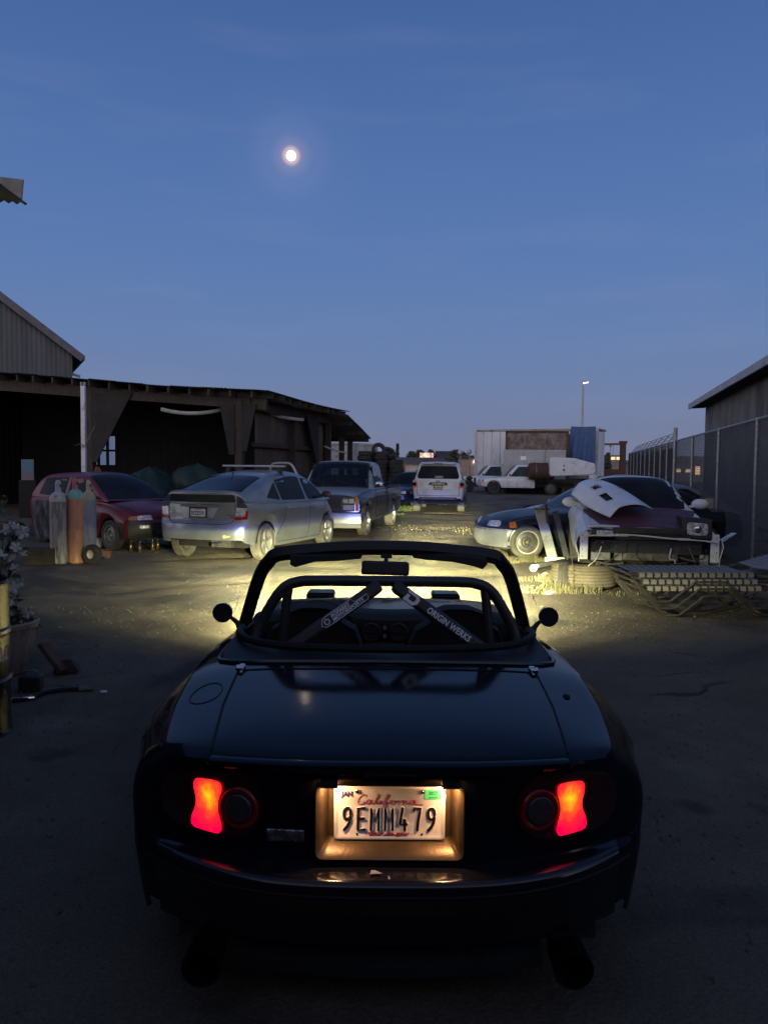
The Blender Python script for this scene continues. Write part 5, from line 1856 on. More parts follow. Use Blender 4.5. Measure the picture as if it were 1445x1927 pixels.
for t0 in (12.6,):
    mb = MB()
    a, b = rl(t0, -0.54, 3.12), rl(t0 + 2.4, -0.54, 3.12)
    for z in (2.98, 3.42):
        mb.bar(Vector((a.x, a.y, z)), Vector((b.x, b.y, z)), 0.06, 0.06)
    for e_ in (a, b):
        mb.bar(Vector((e_.x, e_.y, 2.95)), Vector((e_.x, e_.y, 3.45)), 0.06, 0.06)
    wf = mb.build('window', M_PVC, rb_)
    for k in range(5):
        mb = MB()
        z = 3.05 + 0.075 * k
        mb.bar(Vector((a.x - 0.01, a.y, z)), Vector((b.x - 0.01, b.y, z)), 0.012, 0.055)
        mb.build('louvre', mat('pale_louvre', (0.34, 0.38, 0.40), rough=0.4, scale=6) if k == 0 else bpy.data.materials['pale_louvre'], wf)
# narrow louvred panel below it
mb = MB()
a, b = rl(14.6, -0.53, 0), rl(16.2, -0.53, 0)
for k in range(14):
    z = 1.3 + 0.115 * k
    mb.bar(Vector((a.x, a.y, z)), Vector((b.x, b.y, z + 0.01)), 0.03, 0.05)
mb.build('shutter', mat('grey_green_shutter', (0.10, 0.115, 0.12), (0.07, 0.08, 0.085), rough=0.6, scale=4), rb_)

# ---- chain-link fence
FZ = 2.36
F0 = Vector((7.72, 20.5, 0))
fdirn = Vector((0.235, 1.0, 0)).normalized()
fence = thing('chain_link_fence', 'tall chain-link fence with barbed-wire arms running along the right side', 'fence', F0)
def fp(t, z): return fdirn * t + Vector((0, 0, z))
t0_, t1_ = -12.4, 15.5
M_WIRE = mat('galvanised_wire', (0.20, 0.21, 0.225), (0.14, 0.15, 0.16), rough=0.5, metal=0.5, scale=8)
mb = MB()
pitch = 0.075
t = t0_ - FZ
lean = 1.0
fn = Vector((fdirn.y, -fdirn.x, 0))
def wire(p, q):
    w = 0.0028
    d = (q - p).normalized(); s = d.cross(fn).normalized() * w; o = fn * w
    vs = [p + s, p - s * 0.5 + o, p - s * 0.5 - o, q + s, q - s * 0.5 + o, q - s * 0.5 - o]
    mb.add(vs, [(0, 1, 4, 3), (1, 2, 5, 4), (2, 0, 3, 5)])
zb_, zt_ = 0.06, FZ - 0.03
while t < t1_:
    for sg in (1, -1):
        a = t if sg > 0 else t + (zt_ - zb_)
        ta, tb = a, a + sg * (zt_ - zb_)
        za, zb2 = zb_, zt_
        if sg > 0:
            if ta < t0_: za += t0_ - ta; ta = t0_
            if tb > t1_: zb2 -= tb - t1_; tb = t1_
        else:
            if tb < t0_: zb2 -= t0_ - tb; tb = t0_
            if ta > t1_: za += ta - t1_; ta = t1_
        if zb2 - za > 0.05:
            wire(fp(ta, za) + fn * 0.003 * sg, fp(tb, zb2) + fn * 0.003 * sg)
    t += pitch
wo = mb.build('wire_mesh', M_WIRE, fence, smooth=False, weld=False)
wo['kind'] = 'stuff'
mb = MB()
mb.tube([fp(t0_, FZ), fp(0, FZ), fp(t1_, FZ)], 0.024, 8)
mb.build('top_rail', M_GALV, fence)
t = t0_ + 0.3
ts = [-12.2, -9.0, -6.0, -2.9, 0.0] + [1.6 + 1.55 * i for i in range(9)]
for i, t in enumerate(ts):
    mb = MB()
    r_ = 0.05 if t == 0.0 else 0.032
    top = 2.72 if t == 0.0 else FZ + 0.03
    mb.tube([fp(t, 0), fp(t, top)], r_, 10)
    if t != 0.0 and t > 0:
        mb.tube([fp(t, FZ), fp(t, FZ + 0.30) + fn * 0.22], 0.018, 6)
    mb.build('fence_post', M_GALV, fence)
for k in range(3):
    mb = MB()
    pts = [fp(0, 2.42 + 0.12 * k)]
    for t in ts[5:]:
        pts.append(fp(t, FZ + 0.10 * (k + 1)) + fn * 0.073 * (k + 1))
    mb.tube(pts, 0.007, 4)
    for i in range(90):
        s = 0.3 + 0.15 * i
        j = max(q for q in range(len(pts) - 1) if (pts[q] - pts[0]).length <= s + 1e-6) if s < (pts[-1] - pts[0]).length else None
        if j is None: break
        p = pts[j].lerp(pts[j + 1], min(1, (s - (pts[j] - pts[0]).length) / (pts[j + 1] - pts[j]).length))
        mb.bar(p + Vector((0.0, 0, -0.02)), p + Vector((0.01, 0, 0.02)), 0.004, 0.004)
    mb.build('barbed_wire', M_WIRE, fence, weld=False)
# dark slatted screen tied to the far stretch
M_SLAT = mat('grey_privacy_slat', (0.055, 0.065, 0.075), (0.04, 0.046, 0.052), rough=0.6, scale=5)
sm = MB()
sm.box((0, 0, 1.15), (0.11, 0.010, 2.1))
sme = sm.mesh('privacy_slat', smooth=False)
sme.materials.append(M_SLAT)
az = math.atan2(fdirn.y, fdirn.x)
for i in range(104):
    o = link('privacy_slat', sme, fence)
    o.location = fp(0.35 + 0.146 * i, 0.0) + fn * 0.02
    o.rotation_euler = (0, 0, az + 0.05 * math.sin(i * 1.7))

# ---- white container and a pale board beyond the shed
q = at(652, 842, 38.0); q2 = at(711, 836, 40.0)
T = thing('shipping_container', 'pale corrugated shipping container beyond the shed, left of the tyre pile', 'container', (q.x, q.y, 0))
M_CONT = mat('pale_container_paint', (0.46, 0.45, 0.43), (0.36, 0.35, 0.33), rough=0.55, scale=2, stretch=(1, 1, 0.3), dirt=(0.25, 0.20, 0.16), dscale=2)
w_ = q2 - q
mb = MB()
corrugated(mb, (0, 0), (w_.x, w_.y), 0.1, 2.72, pitch=0.24, amp=0.03)
mb.build('front', M_CONT, T, angle=60, weld=False)
bk = Vector((-w_.y, w_.x, 0)).normalized() * 6
mb = MB()
corrugated(mb, (w_.x, w_.y), (w_.x + bk.x, w_.y + bk.y), 0.1, 2.72, pitch=0.24, amp=0.03)
corrugated(mb, (bk.x, bk.y), (0, 0), 0.1, 2.72, pitch=0.24, amp=0.03)
mb.build('sides', M_CONT, T, angle=60, weld=False)
mb = MB()
mb.slab([[(-0.05, -0.05, 2.72), (w_.x + 0.05, w_.y - 0.05, 2.72)], [(bk.x, bk.y, 2.72), (w_.x + bk.x, w_.y + bk.y, 2.72)]], (0, 0, 0.10))
mb.bar((0, 0, 0.08), (w_.x, w_.y, 0.08), 0.12, 0.16)
mb.build('roof', M_CONT, T, smooth=False)
q = at(630, 848, 34.0)
mb = MB(); mb.box((q.x, q.y, 1.05), (0.42, 0.05, 2.1 + 0.3), (0, 0.02, 0.1))
tag(mb.build('white_board', M_PVC, None, bevel=0.01), 'white board standing upright behind the last shed post', 'board')

# ---- tyre pile
tm = MB()
tm.lathe([(0.19, -0.085), (0.24, -0.10), (0.31, -0.098), (0.335, -0.075), (0.340, -0.02), (0.332, 0.0), (0.340, 0.02), (0.335, 0.075), (0.31, 0.098), (0.24, 0.10), (0.19, 0.085), (0.20, 0.0)], 26, closed=True)
tme = tm.mesh('stacked_tyre')
tme.materials.append(M_TYRE)
P0 = at(690, 880, 36.0)
rt_ = random.Random(11)
TYG = 'worn tyres stacked beyond the pickup'
cols = [(-0.05, 0, 12), (0.66, 0.1, 12), (1.36, -0.05, 10), (0.30, 0.66, 12), (1.0, 0.7, 12), (1.95, 0.35, 7)]
NM = ['left front', 'middle front', 'right front', 'left rear', 'right rear', 'low right-hand']
ORD = ['topmost', 'second from the top', 'third from the top', 'fourth from the top', 'fifth from the top', 'sixth from the top', 'seventh from the top', 'eighth from the top', 'ninth from the top', 'tenth from the top', 'eleventh from the top', 'bottom']
for ci, (cx, cy, nn_) in enumerate(cols):
    for k in range(nn_):
        o = link('tyre', tme, None)
        o.location = (P0.x + cx + rt_.uniform(-.06, .06), P0.y + cy + rt_.uniform(-.05, .05), 0.10 + k * 0.196)
        o.rotation_euler = (rt_.uniform(-.05, .05), rt_.uniform(-.05, .05), rt_.uniform(0, 6))
        tag(o, 'worn black tyre, ' + (ORD[nn_ - 1 - k] if k else 'bottom') + ' of the ' + NM[ci] + ' stack beyond the pickup', 'tyre', TYG)
for cx, cy, cz, rx, lab in ((0.55, 0.35, 2.44, 1.2, 'tyre leaning upright on top of the tyre stacks'), (1.02, 0.30, 2.30, 0.75, 'tyre tilted on the sloping right shoulder of the tyre stacks')):
    o = link('tyre', tme, None)
    o.location = (P0.x + cx, P0.y + cy, cz); o.rotation_euler = (rx, 0.25, 0.2)
    tag(o, lab, 'tyre')

# ---- box trailer, grey box, rusty bin, blue tarpaulin and a white fairing
A_, B_ = at(895, 809, 56.0), at(1125, 802, 52.0)
rzt = math.atan2(B_.y - A_.y, B_.x - A_.x)
Lt = Vector((B_.x - A_.x, B_.y - A_.y)).length
T = thing('box_trailer', 'long white box trailer with stained panels across the far end of the yard', 'trailer', (A_.x, A_.y, 0), rzt)
M_TRL = mat('stained_trailer_skin', (0.62, 0.63, 0.65), (0.52, 0.53, 0.55), rough=0.45, scale=1.2, stretch=(1, 1, 0.25), dirt=(0.36, 0.34, 0.32), dscale=1.2)
ht = A_.z
npn = 14
for k in range(npn):
    mb = MB()
    x0, x1 = Lt * k / npn + 0.015, Lt * (k + 1) / npn - 0.015
    mb.box(((x0 + x1) / 2, 0, (1.15 + ht - 0.14) / 2), (x1 - x0, 0.05, ht - 0.14 - 1.15))
    mb.build('panel', M_TRL, T)
mb = MB()
mb.box((Lt / 2, 1.28, (1.15 + ht - 0.14) / 2), (Lt - 0.1, 2.45, ht - 0.20 - 1.15))
mb.build('box', M_TRL, T)
mb = MB()
mb.box((Lt / 2, 1.25, ht - 0.06), (Lt + 0.06, 2.66, 0.12)).box((Lt / 2, -0.02, 1.12), (Lt + 0.04, 0.12, 0.16))
mb.build('rail', mat('grey_trailer_rail', (0.30, 0.29, 0.28), (0.20, 0.19, 0.18), rough=0.5, metal=0.3, scale=2, dirt=(0.16, 0.10, 0.06), dscale=1), T)
for x in (0.03, Lt - 0.03):
    mb = MB()
    mb.box((x, -0.03, (1.1 + ht) / 2), (0.16, 0.14, ht - 1.1))
    mb.build('corner_post', mat('trailer_corner', (0.52, 0.51, 0.49), rough=0.5, scale=3) if x < 1 else bpy.data.materials['trailer_corner'], T)
for x in (1.6, 2.9, Lt - 1.5):
    for y in (0.1, 2.3):
        wheel(T, (x, y, 0.5), 0.5, 0.28, M_TYRE, M_STEEL, 'steel', -1 if y < 1 else 1)
mb = MB(); mb.box((Lt / 2, 1.2, 0.85), (Lt - 0.4, 1.0, 0.3)); mb.build('chassis', M_VOID, T)
for w_o in [c for c in T.children if c.name.startswith('wheel')]: w_o.rotation_euler.z += PI / 2; 
for i_, w_o in enumerate([c for c in T.children if c.name.startswith('wheel')]): w_o.rotation_euler.z = -PI / 2 if w_o.location.y < 1 else PI / 2

a, b = at(947, 846, 50.6), at(1065, 846, 50.0)
T = thing('grey_box_body', 'low grey metal box body standing in front of the white trailer', 'container', (a.x, a.y, 0), math.atan2(b.y - a.y, b.x - a.x))
Lb = (b - a).length
M_GBOX = mat('dull_grey_sheet', (0.36, 0.37, 0.38), (0.29, 0.30, 0.305), rough=0.5, scale=2, metal=0.15, dirt=(0.24, 0.23, 0.22), dscale=1.4)
for k in range(3):
    mb = MB()
    mb.box((Lb * (k + 0.5) / 3, 0, (0.5 + a.z) / 2), (Lb / 3 - 0.03, 0.06, a.z - 0.5))
    mb.build('panel', M_GBOX, T)
mb = MB(); mb.box((Lb / 2, 0.62, (0.5 + a.z) / 2), (Lb - 0.05, 1.1, a.z - 0.52)); mb.build('box', M_GBOX, T)
mb = MB(); mb.box((Lb / 2, 0.6, 0.25), (Lb - 0.4, 1.0, 0.5)); mb.build('skid', M_VOID, T)
mb = MB(); mb.box((Lb * 0.32, -0.035, a.z - 0.55), (0.36, 0.02, 0.24)); mb.build('notice', M_WHITE_PRINT, T)
a, b = at(953, 811, 52.0), at(1068, 809, 51.4)
T = thing('rusty_bin', 'rust-brown steel bin with a dark frame rising behind the grey box', 'bin', (a.x, a.y, 0), math.atan2(b.y - a.y, b.x - a.x))
Lb = (b - a).length
M_RUSTP = mat('rust_streaked_sheet', (0.11, 0.075, 0.062), (0.20, 0.165, 0.15), rough=0.7, scale=2.2, contrast=(0.42, 0.6), dirt=(0.07, 0.04, 0.03), dscale=2.4)
for k in range(3):
    mb = MB(); mb.box((Lb * (k + 0.5) / 3, 0.02, a.z / 2), (Lb / 3 - 0.03, 0.04, a.z - 0.16)); mb.build('panel', M_RUSTP, T)
mb = MB()
mb.box((Lb / 2, 0, a.z - 0.05), (Lb + 0.1, 0.14, 0.12)).box((0, 0, a.z / 2), (0.13, 0.14, a.z)).box((Lb, 0, a.z / 2), (0.13, 0.14, a.z))
mb.build('frame', M_RUST, T)
mb = MB(); mb.box((Lb / 2 + 0.15, 0.35, a.z / 2 - 0.1), (Lb, 0.5, a.z - 0.2)); mb.build('box', M_RUST, T)
# blue tarpaulin hung over the trailer's right end
a, b = at(1074, 803, 51.75), at(1120, 802, 51.3)
mb = MB()
rows = []
for i in range(13):
    t = i / 12
    row = []
    for j in range(31):
        s = j / 30
        x = a.x + (b.x - a.x) * s - 0.30 * t * (1 - s) * 0.9
        y = a.y + (b.y - a.y) * s - 0.06 - 0.10 * t + 0.06 * math.sin(s * 17 + 1.5 * t) * (0.4 + t)
        row.append((x, y, a.z + 0.02 - (a.z - 1.75) * t - 0.03 * math.sin(s * 3)))
    rows.append(row)
mb.slab(rows, (0, 0.015, 0))
tag(mb.build('blue_tarpaulin', mat('blue_tarpaulin', (0.012, 0.065, 0.20), (0.010, 0.050, 0.155), rough=0.5, scale=3, bump=0.1), None, angle=70), 'blue tarpaulin hanging down the right end of the white trailer', 'tarpaulin')
q = at(1077, 878, 47.6)
mb = MB()
pl = [(-1.42, -0.50), (-1.30, -0.62), (1.20, -0.50), (1.42, -0.30), (1.36, 0.20), (0.10, 0.52), (-1.42, 0.56)]
mb.prism([(q.x + a, q.z + b) for a, b in pl], q.y - 0.06, q.y + 0.5, 'Y')
o = mb.build('white_fairing', mat('chipped_white_panel', (0.66, 0.67, 0.69), (0.58, 0.59, 0.61), rough=0.4, scale=2, dirt=(0.40, 0.39, 0.38), dscale=1.5), None, bevel=0.05)
tag(o, 'white tapered truck fairing lying on the flatbed behind the dark coil', 'fairing')
for dx, dz, s in ((-0.55, 0.05, 0.05), (-0.55, -0.22, 0.07), (0.0, 0.2, 0.03)):
    mb = MB(); mb.ball((q.x + dx, q.y - 0.06, q.z + dz), (s, 0.01, s), 8, 4); mb.build('hole', M_VOID, o)
q = at(1018, 893, 48.3)
T = thing('steel_drum_coil', 'dark rusty rounded tank lying on the flatbed behind the white cab', 'tank', (q.x, q.y, 0.98))
mb = MB()
mb.lathe([(0.001, -0.8), (0.42, -0.8), (0.52, -0.72), (0.53, 0.0), (0.52, 0.72), (0.42, 0.8), (0.001, 0.8)], 24, c=(0, 0, 0.52), axis='X')
mb.build('shell', M_RUST, T)
for x in (-0.4, 0.4):
    mb = MB(); mb.lathe([(0.53, -0.03), (0.56, -0.03), (0.56, 0.03), (0.53, 0.03)], 24, c=(x, 0, 0.52), axis='X'); mb.build('band', M_STEEL, T)

# ---- far right: lifting gantry, dark machinery, lit shed
q = at(1172, 830, 62.0)
T = thing('lifting_gantry', 'red and black lifting gantry beyond the fence end', 'gantry', (q.x, q.y, 0))
M_GRED = mat('dull_red_steel', (0.16, 0.03, 0.028), (0.11, 0.022, 0.02), rough=0.6, scale=3)
mb = MB(); mb.box((0, 0, q.z / 2), (0.42, 0.3, q.z)).box((-0.0, 0, q.z - 0.1), (0.55, 0.4, 0.2)); mb.build('column', M_RUST, T)
mb = MB(); mb.bar((-1.75, 0, q.z - 0.28), (0, 0, q.z - 0.24), 0.22, 0.16); mb.build('jib', M_GRED, T)
mb = MB()
mb.tube([(-1.0, 0, q.z - 0.35), (-1.02, 0, q.z - 1.1), (-0.98, 0, q.z - 1.2)], 0.02, 6).box((-1.0, 0, q.z - 0.42), (0.14, 0.12, 0.14)).tube([(-0.8, 0, q.z - 0.35), (-0.78, 0, q.z - 1.3)], 0.015, 5)
mb.build('hoist_chain', M_STEEL, T)
mb = MB()
mb.box((-0.7, 0, 1.55), (1.7, 0.4, 0.3)).box((-0.9, 0, 1.2), (2.2, 0.5, 0.5)).box((-0.2, 0, 2.0), (0.12, 0.2, 0.8)).box((-0.8, 0, 0.5), (1.9, 0.6, 1.0))
mb.build('base_frame', M_RUST, T)
q = at(1150, 885, 58.0)
T = thing('machinery', 'dark rusty farm machinery in front of the gantry', 'machinery', (q.x, q.y, 0))
mb = MB(); mb.box((0, 0, 0.95), (2.2, 0.9, 0.55)).box((-0.4, 0, 1.35), (1.2, 0.7, 0.3)); mb.build('body', M_RUST, T, bevel=0.05)
mb = MB(); mb.box((-0.3, -0.5, 1.0), (1.6, 0.1, 0.16)); mb.build('guard', mat('faded_orange_paint', (0.30, 0.12, 0.05), rough=0.6, scale=4), T)
for x in (-0.7, 0.7): wheel(T, (x, -0.4, 0.42), 0.42, 0.2, M_TYRE, M_STEEL, 'steel', 1); 
for w_o in [c for c in T.children if c.name.startswith('wheel')]: w_o.rotation_euler.z = -PI / 2
q = at(1153, 861, 150.0)
T = thing('lit_warehouse', 'distant warehouse with a warm lit bay beyond the gantry', 'building', (q.x, q.y, 0))
mb = MB(); mb.box((0, 2, q.z / 2 + 0.2), (4.0, 4, q.z + 0.6)); mb.build('wall', M_PLASTER, T)
for x in (-1.1, 0.0, 1.05):
    mb = MB(); mb.box((x, -0.02, q.z - 0.15), (0.8, 0.05, 0.55)); mb.build('lit_window', emit('lit_bay', (1.0, 0.66, 0.36), 0.9) if x < -1 else bpy.data.materials['lit_bay'], T)

# ---- lit yard lamp on a pole
q = at(1097, 720, 95.0)
T = thing('street_lamp', 'tall slim street lamp lit white, rising behind the trailer', 'street lamp', (q.x, q.y, 0))
mb = MB(); mb.tube([(0, 0, 0), (0, 0, q.z - 0.1)], [0.17, 0.10], 10); mb.build('pole', M_GALV, T)
mb = MB(); mb.tube([(0, 0, q.z - 0.12), (0.25, -0.1, q.z)], 0.06, 8).box((0.25, -0.15, q.z + 0.05), (0.72, 0.30, 0.12), (0, -0.15, 0)); mb.build('lamp_head', M_GALV, T)
mb = MB(); mb.box((0.25, -0.17, q.z - 0.03), (0.60, 0.26, 0.05), (0, -0.15, 0)); mb.build('lamp_lens', emit('street_lamp_light', (1.0, 0.90, 0.74), 8.0), T)
# twin globe lamps by the trailer
for k, (px, py) in enumerate(((867, 851), (884, 850))):
    q = at(px, py, 60.0)
    T = thing('globe_lamp', ('left' if k == 0 else 'right') + '-hand pale globe lamp on a pole beside the trailer', 'lamp', (q.x, q.y, 0))
    mb = MB(); mb.tube(catmull([(0, 0, 0), (0, 0, q.z - 0.8), (-0.05, 0, q.z - 0.25)], 4), 0.05, 8); mb.build('pole', M_GALV, T)
    mb = MB(); mb.ball((-0.05, 0, q.z), 0.2, 14, 9); mb.build('globe', mat('frosted_globe', (0.70, 0.60, 0.58), rough=0.4, scale=4) if k == 0 else bpy.data.materials['frosted_globe'], T)
q = at(893, 869, 75.0)
T = thing('lit_hut', 'small pinkish hut with a bright wall lamp left of the trailer', 'building', (q.x, q.y, 0))
mb = MB(); mb.box((-0.2, 1.2, 1.3), (2.4, 2.4, 2.6)); mb.build('wall', mat('pinkish_render', (0.36, 0.25, 0.21), rough=0.8, scale=2), T)
mb = MB(); mb.slab([[(-1.6, -0.2, 2.6), (1.2, -0.2, 2.6)], [(-1.6, 2.6, 2.9), (1.2, 2.6, 2.9)]], (0, 0, 0.08)); mb.build('roof', M_RUST, T, smooth=False)
mb = MB(); mb.ball((0.05, -0.06, q.z), 0.17, 12, 8); mb.build('wall_lamp', emit('warm_wall_lamp', (1.0, 0.80, 0.45), 9.0), T)

# ---- low buildings along the horizon, a lit hoarding
def shedlet(px0, px1, py, Y_, wall_c, roof_c, lab, depth=10, ridge=0.6):
    a, b = at(px0, py, Y_), at(px1, py, Y_)
    T = thing('low_building', lab, 'building', ((a.x + b.x) / 2, Y_, 0))
    w = (b.x - a.x)
    mb = MB(); mb.box((0, depth / 2, a.z / 2), (w, depth, a.z)); mb.build('wall', mat('far_wall', wall_c, rough=0.85, scale=1.0), T)
    mb = MB(); mb.slab([[(-w / 2 - 0.4, -0.5, a.z), (w / 2 + 0.4, -0.5, a.z)], [(-w / 2 - 0.4, depth / 2, a.z + ridge), (w / 2 + 0.4, depth / 2, a.z + ridge)], [(-w / 2 - 0.4, depth + 0.5, a.z), (w / 2 + 0.4, depth + 0.5, a.z)]], (0, 0, 0.15))
    mb.build('roof', mat('far_roof', roof_c, rough=0.8, scale=1.0), T, smooth=False)
    for k in range(max(1, int(w / 4))):
        mb = MB(); mb.box((-w / 2 + 2 + 4 * k, -0.03, a.z * 0.5), (1.4, 0.08, a.z * 0.3)); mb.build('window', M_GLASS, T)
    return T
shedlet(700, 835, 868, 120, (0.15, 0.11, 0.09), (0.11, 0.075, 0.065), 'long low brown building on the horizon behind the white vehicle')
shedlet(764, 792, 873, 100, (0.48, 0.40, 0.36), (0.13, 0.09, 0.08), 'low white-walled outbuilding on the horizon by the tyre pile', 4, 0.35)
shedlet(826, 852, 863, 130, (0.10, 0.08, 0.07), (0.05, 0.045, 0.045), 'small dark-roofed house on the horizon', 6, 1.2)
shedlet(852, 905, 875, 110, (0.22, 0.17, 0.15), (0.10, 0.07, 0.06), 'low pinkish building on the horizon left of the trailer', 8, 0.25)
shedlet(1180, 1340, 872, 170, (0.16, 0.15, 0.15), (0.10, 0.10, 0.10), 'low grey buildings on the horizon seen through the fence', 10)
a, b = at(790, 852, 140.0), at(815, 862, 140.0)
T = thing('lit_hoarding', 'orange lit advertising hoarding above the rooftops', 'hoarding', ((a.x + b.x) / 2, 140.0, 0))
m, n, l, p = new_mat('lit_hoarding_face')
tc = n.new('ShaderNodeTexCoord'); k = n.new('ShaderNodeTexNoise'); k.inputs['Scale'].default_value = 0.9
l.new(tc.outputs['Object'], k.inputs['Vector'])
rp = n.new('ShaderNodeValToRGB'); e = rp.color_ramp.elements
e[0].position = 0.42; e[0].color = (0.10, 0.02, 0.01, 1); e[1].position = 0.52; e[1].color = (1.0, 0.30, 0.05, 1)
q3 = e.new(0.62); q3.color = (1.0, 0.75, 0.40, 1)
l.new(k.outputs['Fac'], rp.inputs[0]); l.new(rp.outputs[0], p.inputs['Emission Color']); p.inputs['Emission Strength'].default_value = 1.0
mb = MB(); mb.box((0, 0, (a.z + b.z) / 2), (b.x - a.x, 0.2, a.z - b.z)); mb.build('face', m, T)
mb = MB()
for x in (-0.7, 0.7): mb.box((x, 0.3, b.z / 2), (0.2, 0.2, b.z))
mb.build('posts', M_RUST, T)
# lit shed seen through the fence
q = at(1305, 870, 120.0)
T = thing('lit_shed', 'distant shed with warm lit openings seen through the chain-link fence', 'building', (q.x, q.y, 0))
mb = MB(); mb.box((0, 3, 2.0), (9, 6, 4.0)); mb.build('wall', M_PLASTER, T)
for k in range(4):
    mb = MB(); mb.box((-2.4 + 1.5 * k, -0.03, 1.75), (0.7, 0.06, 1.3 if k > 1 else 0.5)); mb.build('lit_window', bpy.data.materials['lit_bay'], T)

# ---- trees on the horizon
M_LEAF = mat('dusk_foliage', (0.035, 0.050, 0.022), (0.060, 0.075, 0.034), rough=0.8, scale=0.8)
M_BARK = mat('bark', (0.06, 0.045, 0.035), rough=0.9, scale=3)
def tree(px, py_top, Y_, wpx, lab, kind='round', seed=1):
    rr = random.Random(seed)
    q = at(px, py_top, Y_)
    H = q.z; Wd = wpx * Y_ / FPX / 2
    T = thing('tree', lab, 'tree', (q.x, q.y, 0))
    mb = MB()
    mb.tube([(0, 0, 0), (0.1, 0, H * 0.35), (0, 0.05, H * 0.75)], [H * 0.035, H * 0.025, H * 0.008], 8)
    for k in range(5):
        an = rr.uniform(0, 6.28)
        mb.tube([(0, 0, H * (0.3 + 0.06 * k)), (Wd * 0.5 * math.cos(an), Wd * 0.5 * math.sin(an), H * (0.55 + 0.06 * k))], [H * 0.012, H * 0.004], 5)
    mb.build('trunk', M_BARK, T)
    mb = MB()
    clumps = []
    for k in range(16):
        if kind == 'conifer':
            h = 0.12 + 0.86 * (k / 15); rad = Wd * (1.02 - h) * 0.9
            an = k * 2.4
            clumps.append((rad * 0.35 * math.cos(an), rad * 0.35 * math.sin(an), H * h, max(rad, 0.15), H * 0.05))
        elif kind == 'palm':
            pass
        else:
            an = rr.uniform(0, 6.28); d = rr.uniform(0.1, 0.75) * Wd
            h = H * rr.uniform(0.52, 0.90)
            clumps.append((d * math.cos(an), d * math.sin(an), h, Wd * rr.uniform(0.32, 0.55), H * rr.uniform(0.12, 0.2)))
    nl_ = 2200 if kind != 'palm' else 0
    for i in range(nl_):
        cx, cy, cz, rx, rz = rr.choice(clumps)
        while True:
            v = Vector((rr.uniform(-1, 1), rr.uniform(-1, 1), rr.uniform(-1, 1)))
            if 0.25 < v.length < 1: break
        p = Vector((cx + v.x * rx, cy + v.y * rx, min(cz + v.z * rz, H)))
        s = H * 0.034 * rr.uniform(0.7, 1.6)
        d = Vector((rr.uniform(-1, 1), rr.uniform(-1, 1), rr.uniform(-0.6, 0.6))).normalized()
        e = d.orthogonal().normalized()
        mb.add([p - d * s, p + e * s * 0.5, p + d * s, p - e * s * 0.5], [(0, 1, 2, 3)])
    if kind == 'palm':
        for k in range(16):
            an = 2 * PI * k / 16 + rr.uniform(-.2, .2); up = rr.uniform(0.1, 0.7)
            pr = [Vector((0, 0, H * 0.8))]
            for j in range(1, 6):
                t = j / 5
                pr.append(Vector((Wd * t * math.cos(an), Wd * t * math.sin(an), H * (0.8 + 0.2 * up * math.sin(t * 2.4) - 0.12 * t * t))))
            for j in range(5):
                d = (pr[j + 1] - pr[j]).normalized(); s = d.cross(Vector((0, 0, 1))).normalized() * Wd * 0.10
                mb.add([pr[j] - s, pr[j + 1] - s * (0.9 if j < 4 else 0.1), pr[j + 1] + s * (0.9 if j < 4 else 0.1), pr[j] + s], [(0, 1, 2, 3)])
    mb.build('crown', M_LEAF, T, smooth=False, weld=False)
tree(748, 836, 150, 14, 'pointed dark conifer standing beyond the tyre pile', 'conifer', 3)
tree(775, 850, 155, 20, 'low bushy tree on the horizon just right of the conifer', 'round', 4)
tree(790, 847, 170, 26, 'rounded tree behind the lit hoarding', 'round', 5)
tree(812, 846, 165, 18, 'rounded tree immediately right of the lit hoarding', 'round', 6)
tree(826, 852, 140, 12, 'small palm on the horizon left of the dark-roofed house', 'palm', 7)
tree(866, 846, 120, 42, 'broad dark tree left of the white trailer', 'round', 8)
tree(885, 858, 125, 24, 'smaller dark tree close to the left end of the trailer', 'round', 12)
tree(1140, 852, 110, 22, 'dark tree between the trailer and the gantry', 'round', 9)
tree(1215, 858, 90, 34, 'dark tree behind the far fence', 'round', 10)
tree(1250, 852, 100, 26, 'dark tree behind the fence near the tall post', 'round', 13)

# ------------------------------------------------------------------ parked and wrecked vehicles
def wells(T, ys, r, zc, xin, xout):
    for yw in ys:
        for sg in (-1, 1):
            mb = MB()
            mb.grid([[(sg * xin, yw + r * math.cos(PI * i / 12), zc + r * math.sin(PI * i / 12)), (sg * xout, yw + r * math.cos(PI * i / 12), zc + r * math.sin(PI * i / 12))] for i in range(13)])
            mb.build('wheel_well', M_VOID, T)

def under(T, y0, y1, w, z0=0.20, z1=0.42):
    mb = MB()
    mb.box((0, (y0 + y1) / 2, (z0 + z1) / 2), (w, y1 - y0, z1 - z0))
    mb.build('underbody', M_VOID, T)

def side_win(T, L, poly, m, sides=(-1, 1), name='side_window', off=0.004, step=0.12):
    for sg in sides:
        mb = MB()
        patch(mb, L.P_side(sg, off), L.P_side(sg, -0.02), round_poly(poly, 0.05, 3), step)
        mb.build(name, m, T)

def top_win(T, L, poly, m, name, off=0.004, r=0.06, step=0.10):
    mb = MB()
    patch(mb, L.P_top(off), L.P_top(-0.02), round_poly(poly, r, 3), step)
    return mb.build(name, m, T)

def end_patch(T, L, e, poly, m, name, off=0.006, depth=0.03, r=0.02, step=0.07, parent=None):
    mb = MB()
    patch(mb, L.P_end(e, off), L.P_end(e, -depth), round_poly(poly, r, 3) if r else poly, step)
    return mb.build(name, m, parent or T)

def side_patch(T, L, poly, m, name, sides=(-1, 1), off=0.006, depth=0.02, r=0.015, step=0.08):
    out = []
    for sg in sides:
        mb = MB()
        patch(mb, L.P_side(sg, off), L.P_side(sg, -depth), round_poly(poly, r, 3) if r else poly, step)
        out.append(mb.build(name, m, T))
    return out

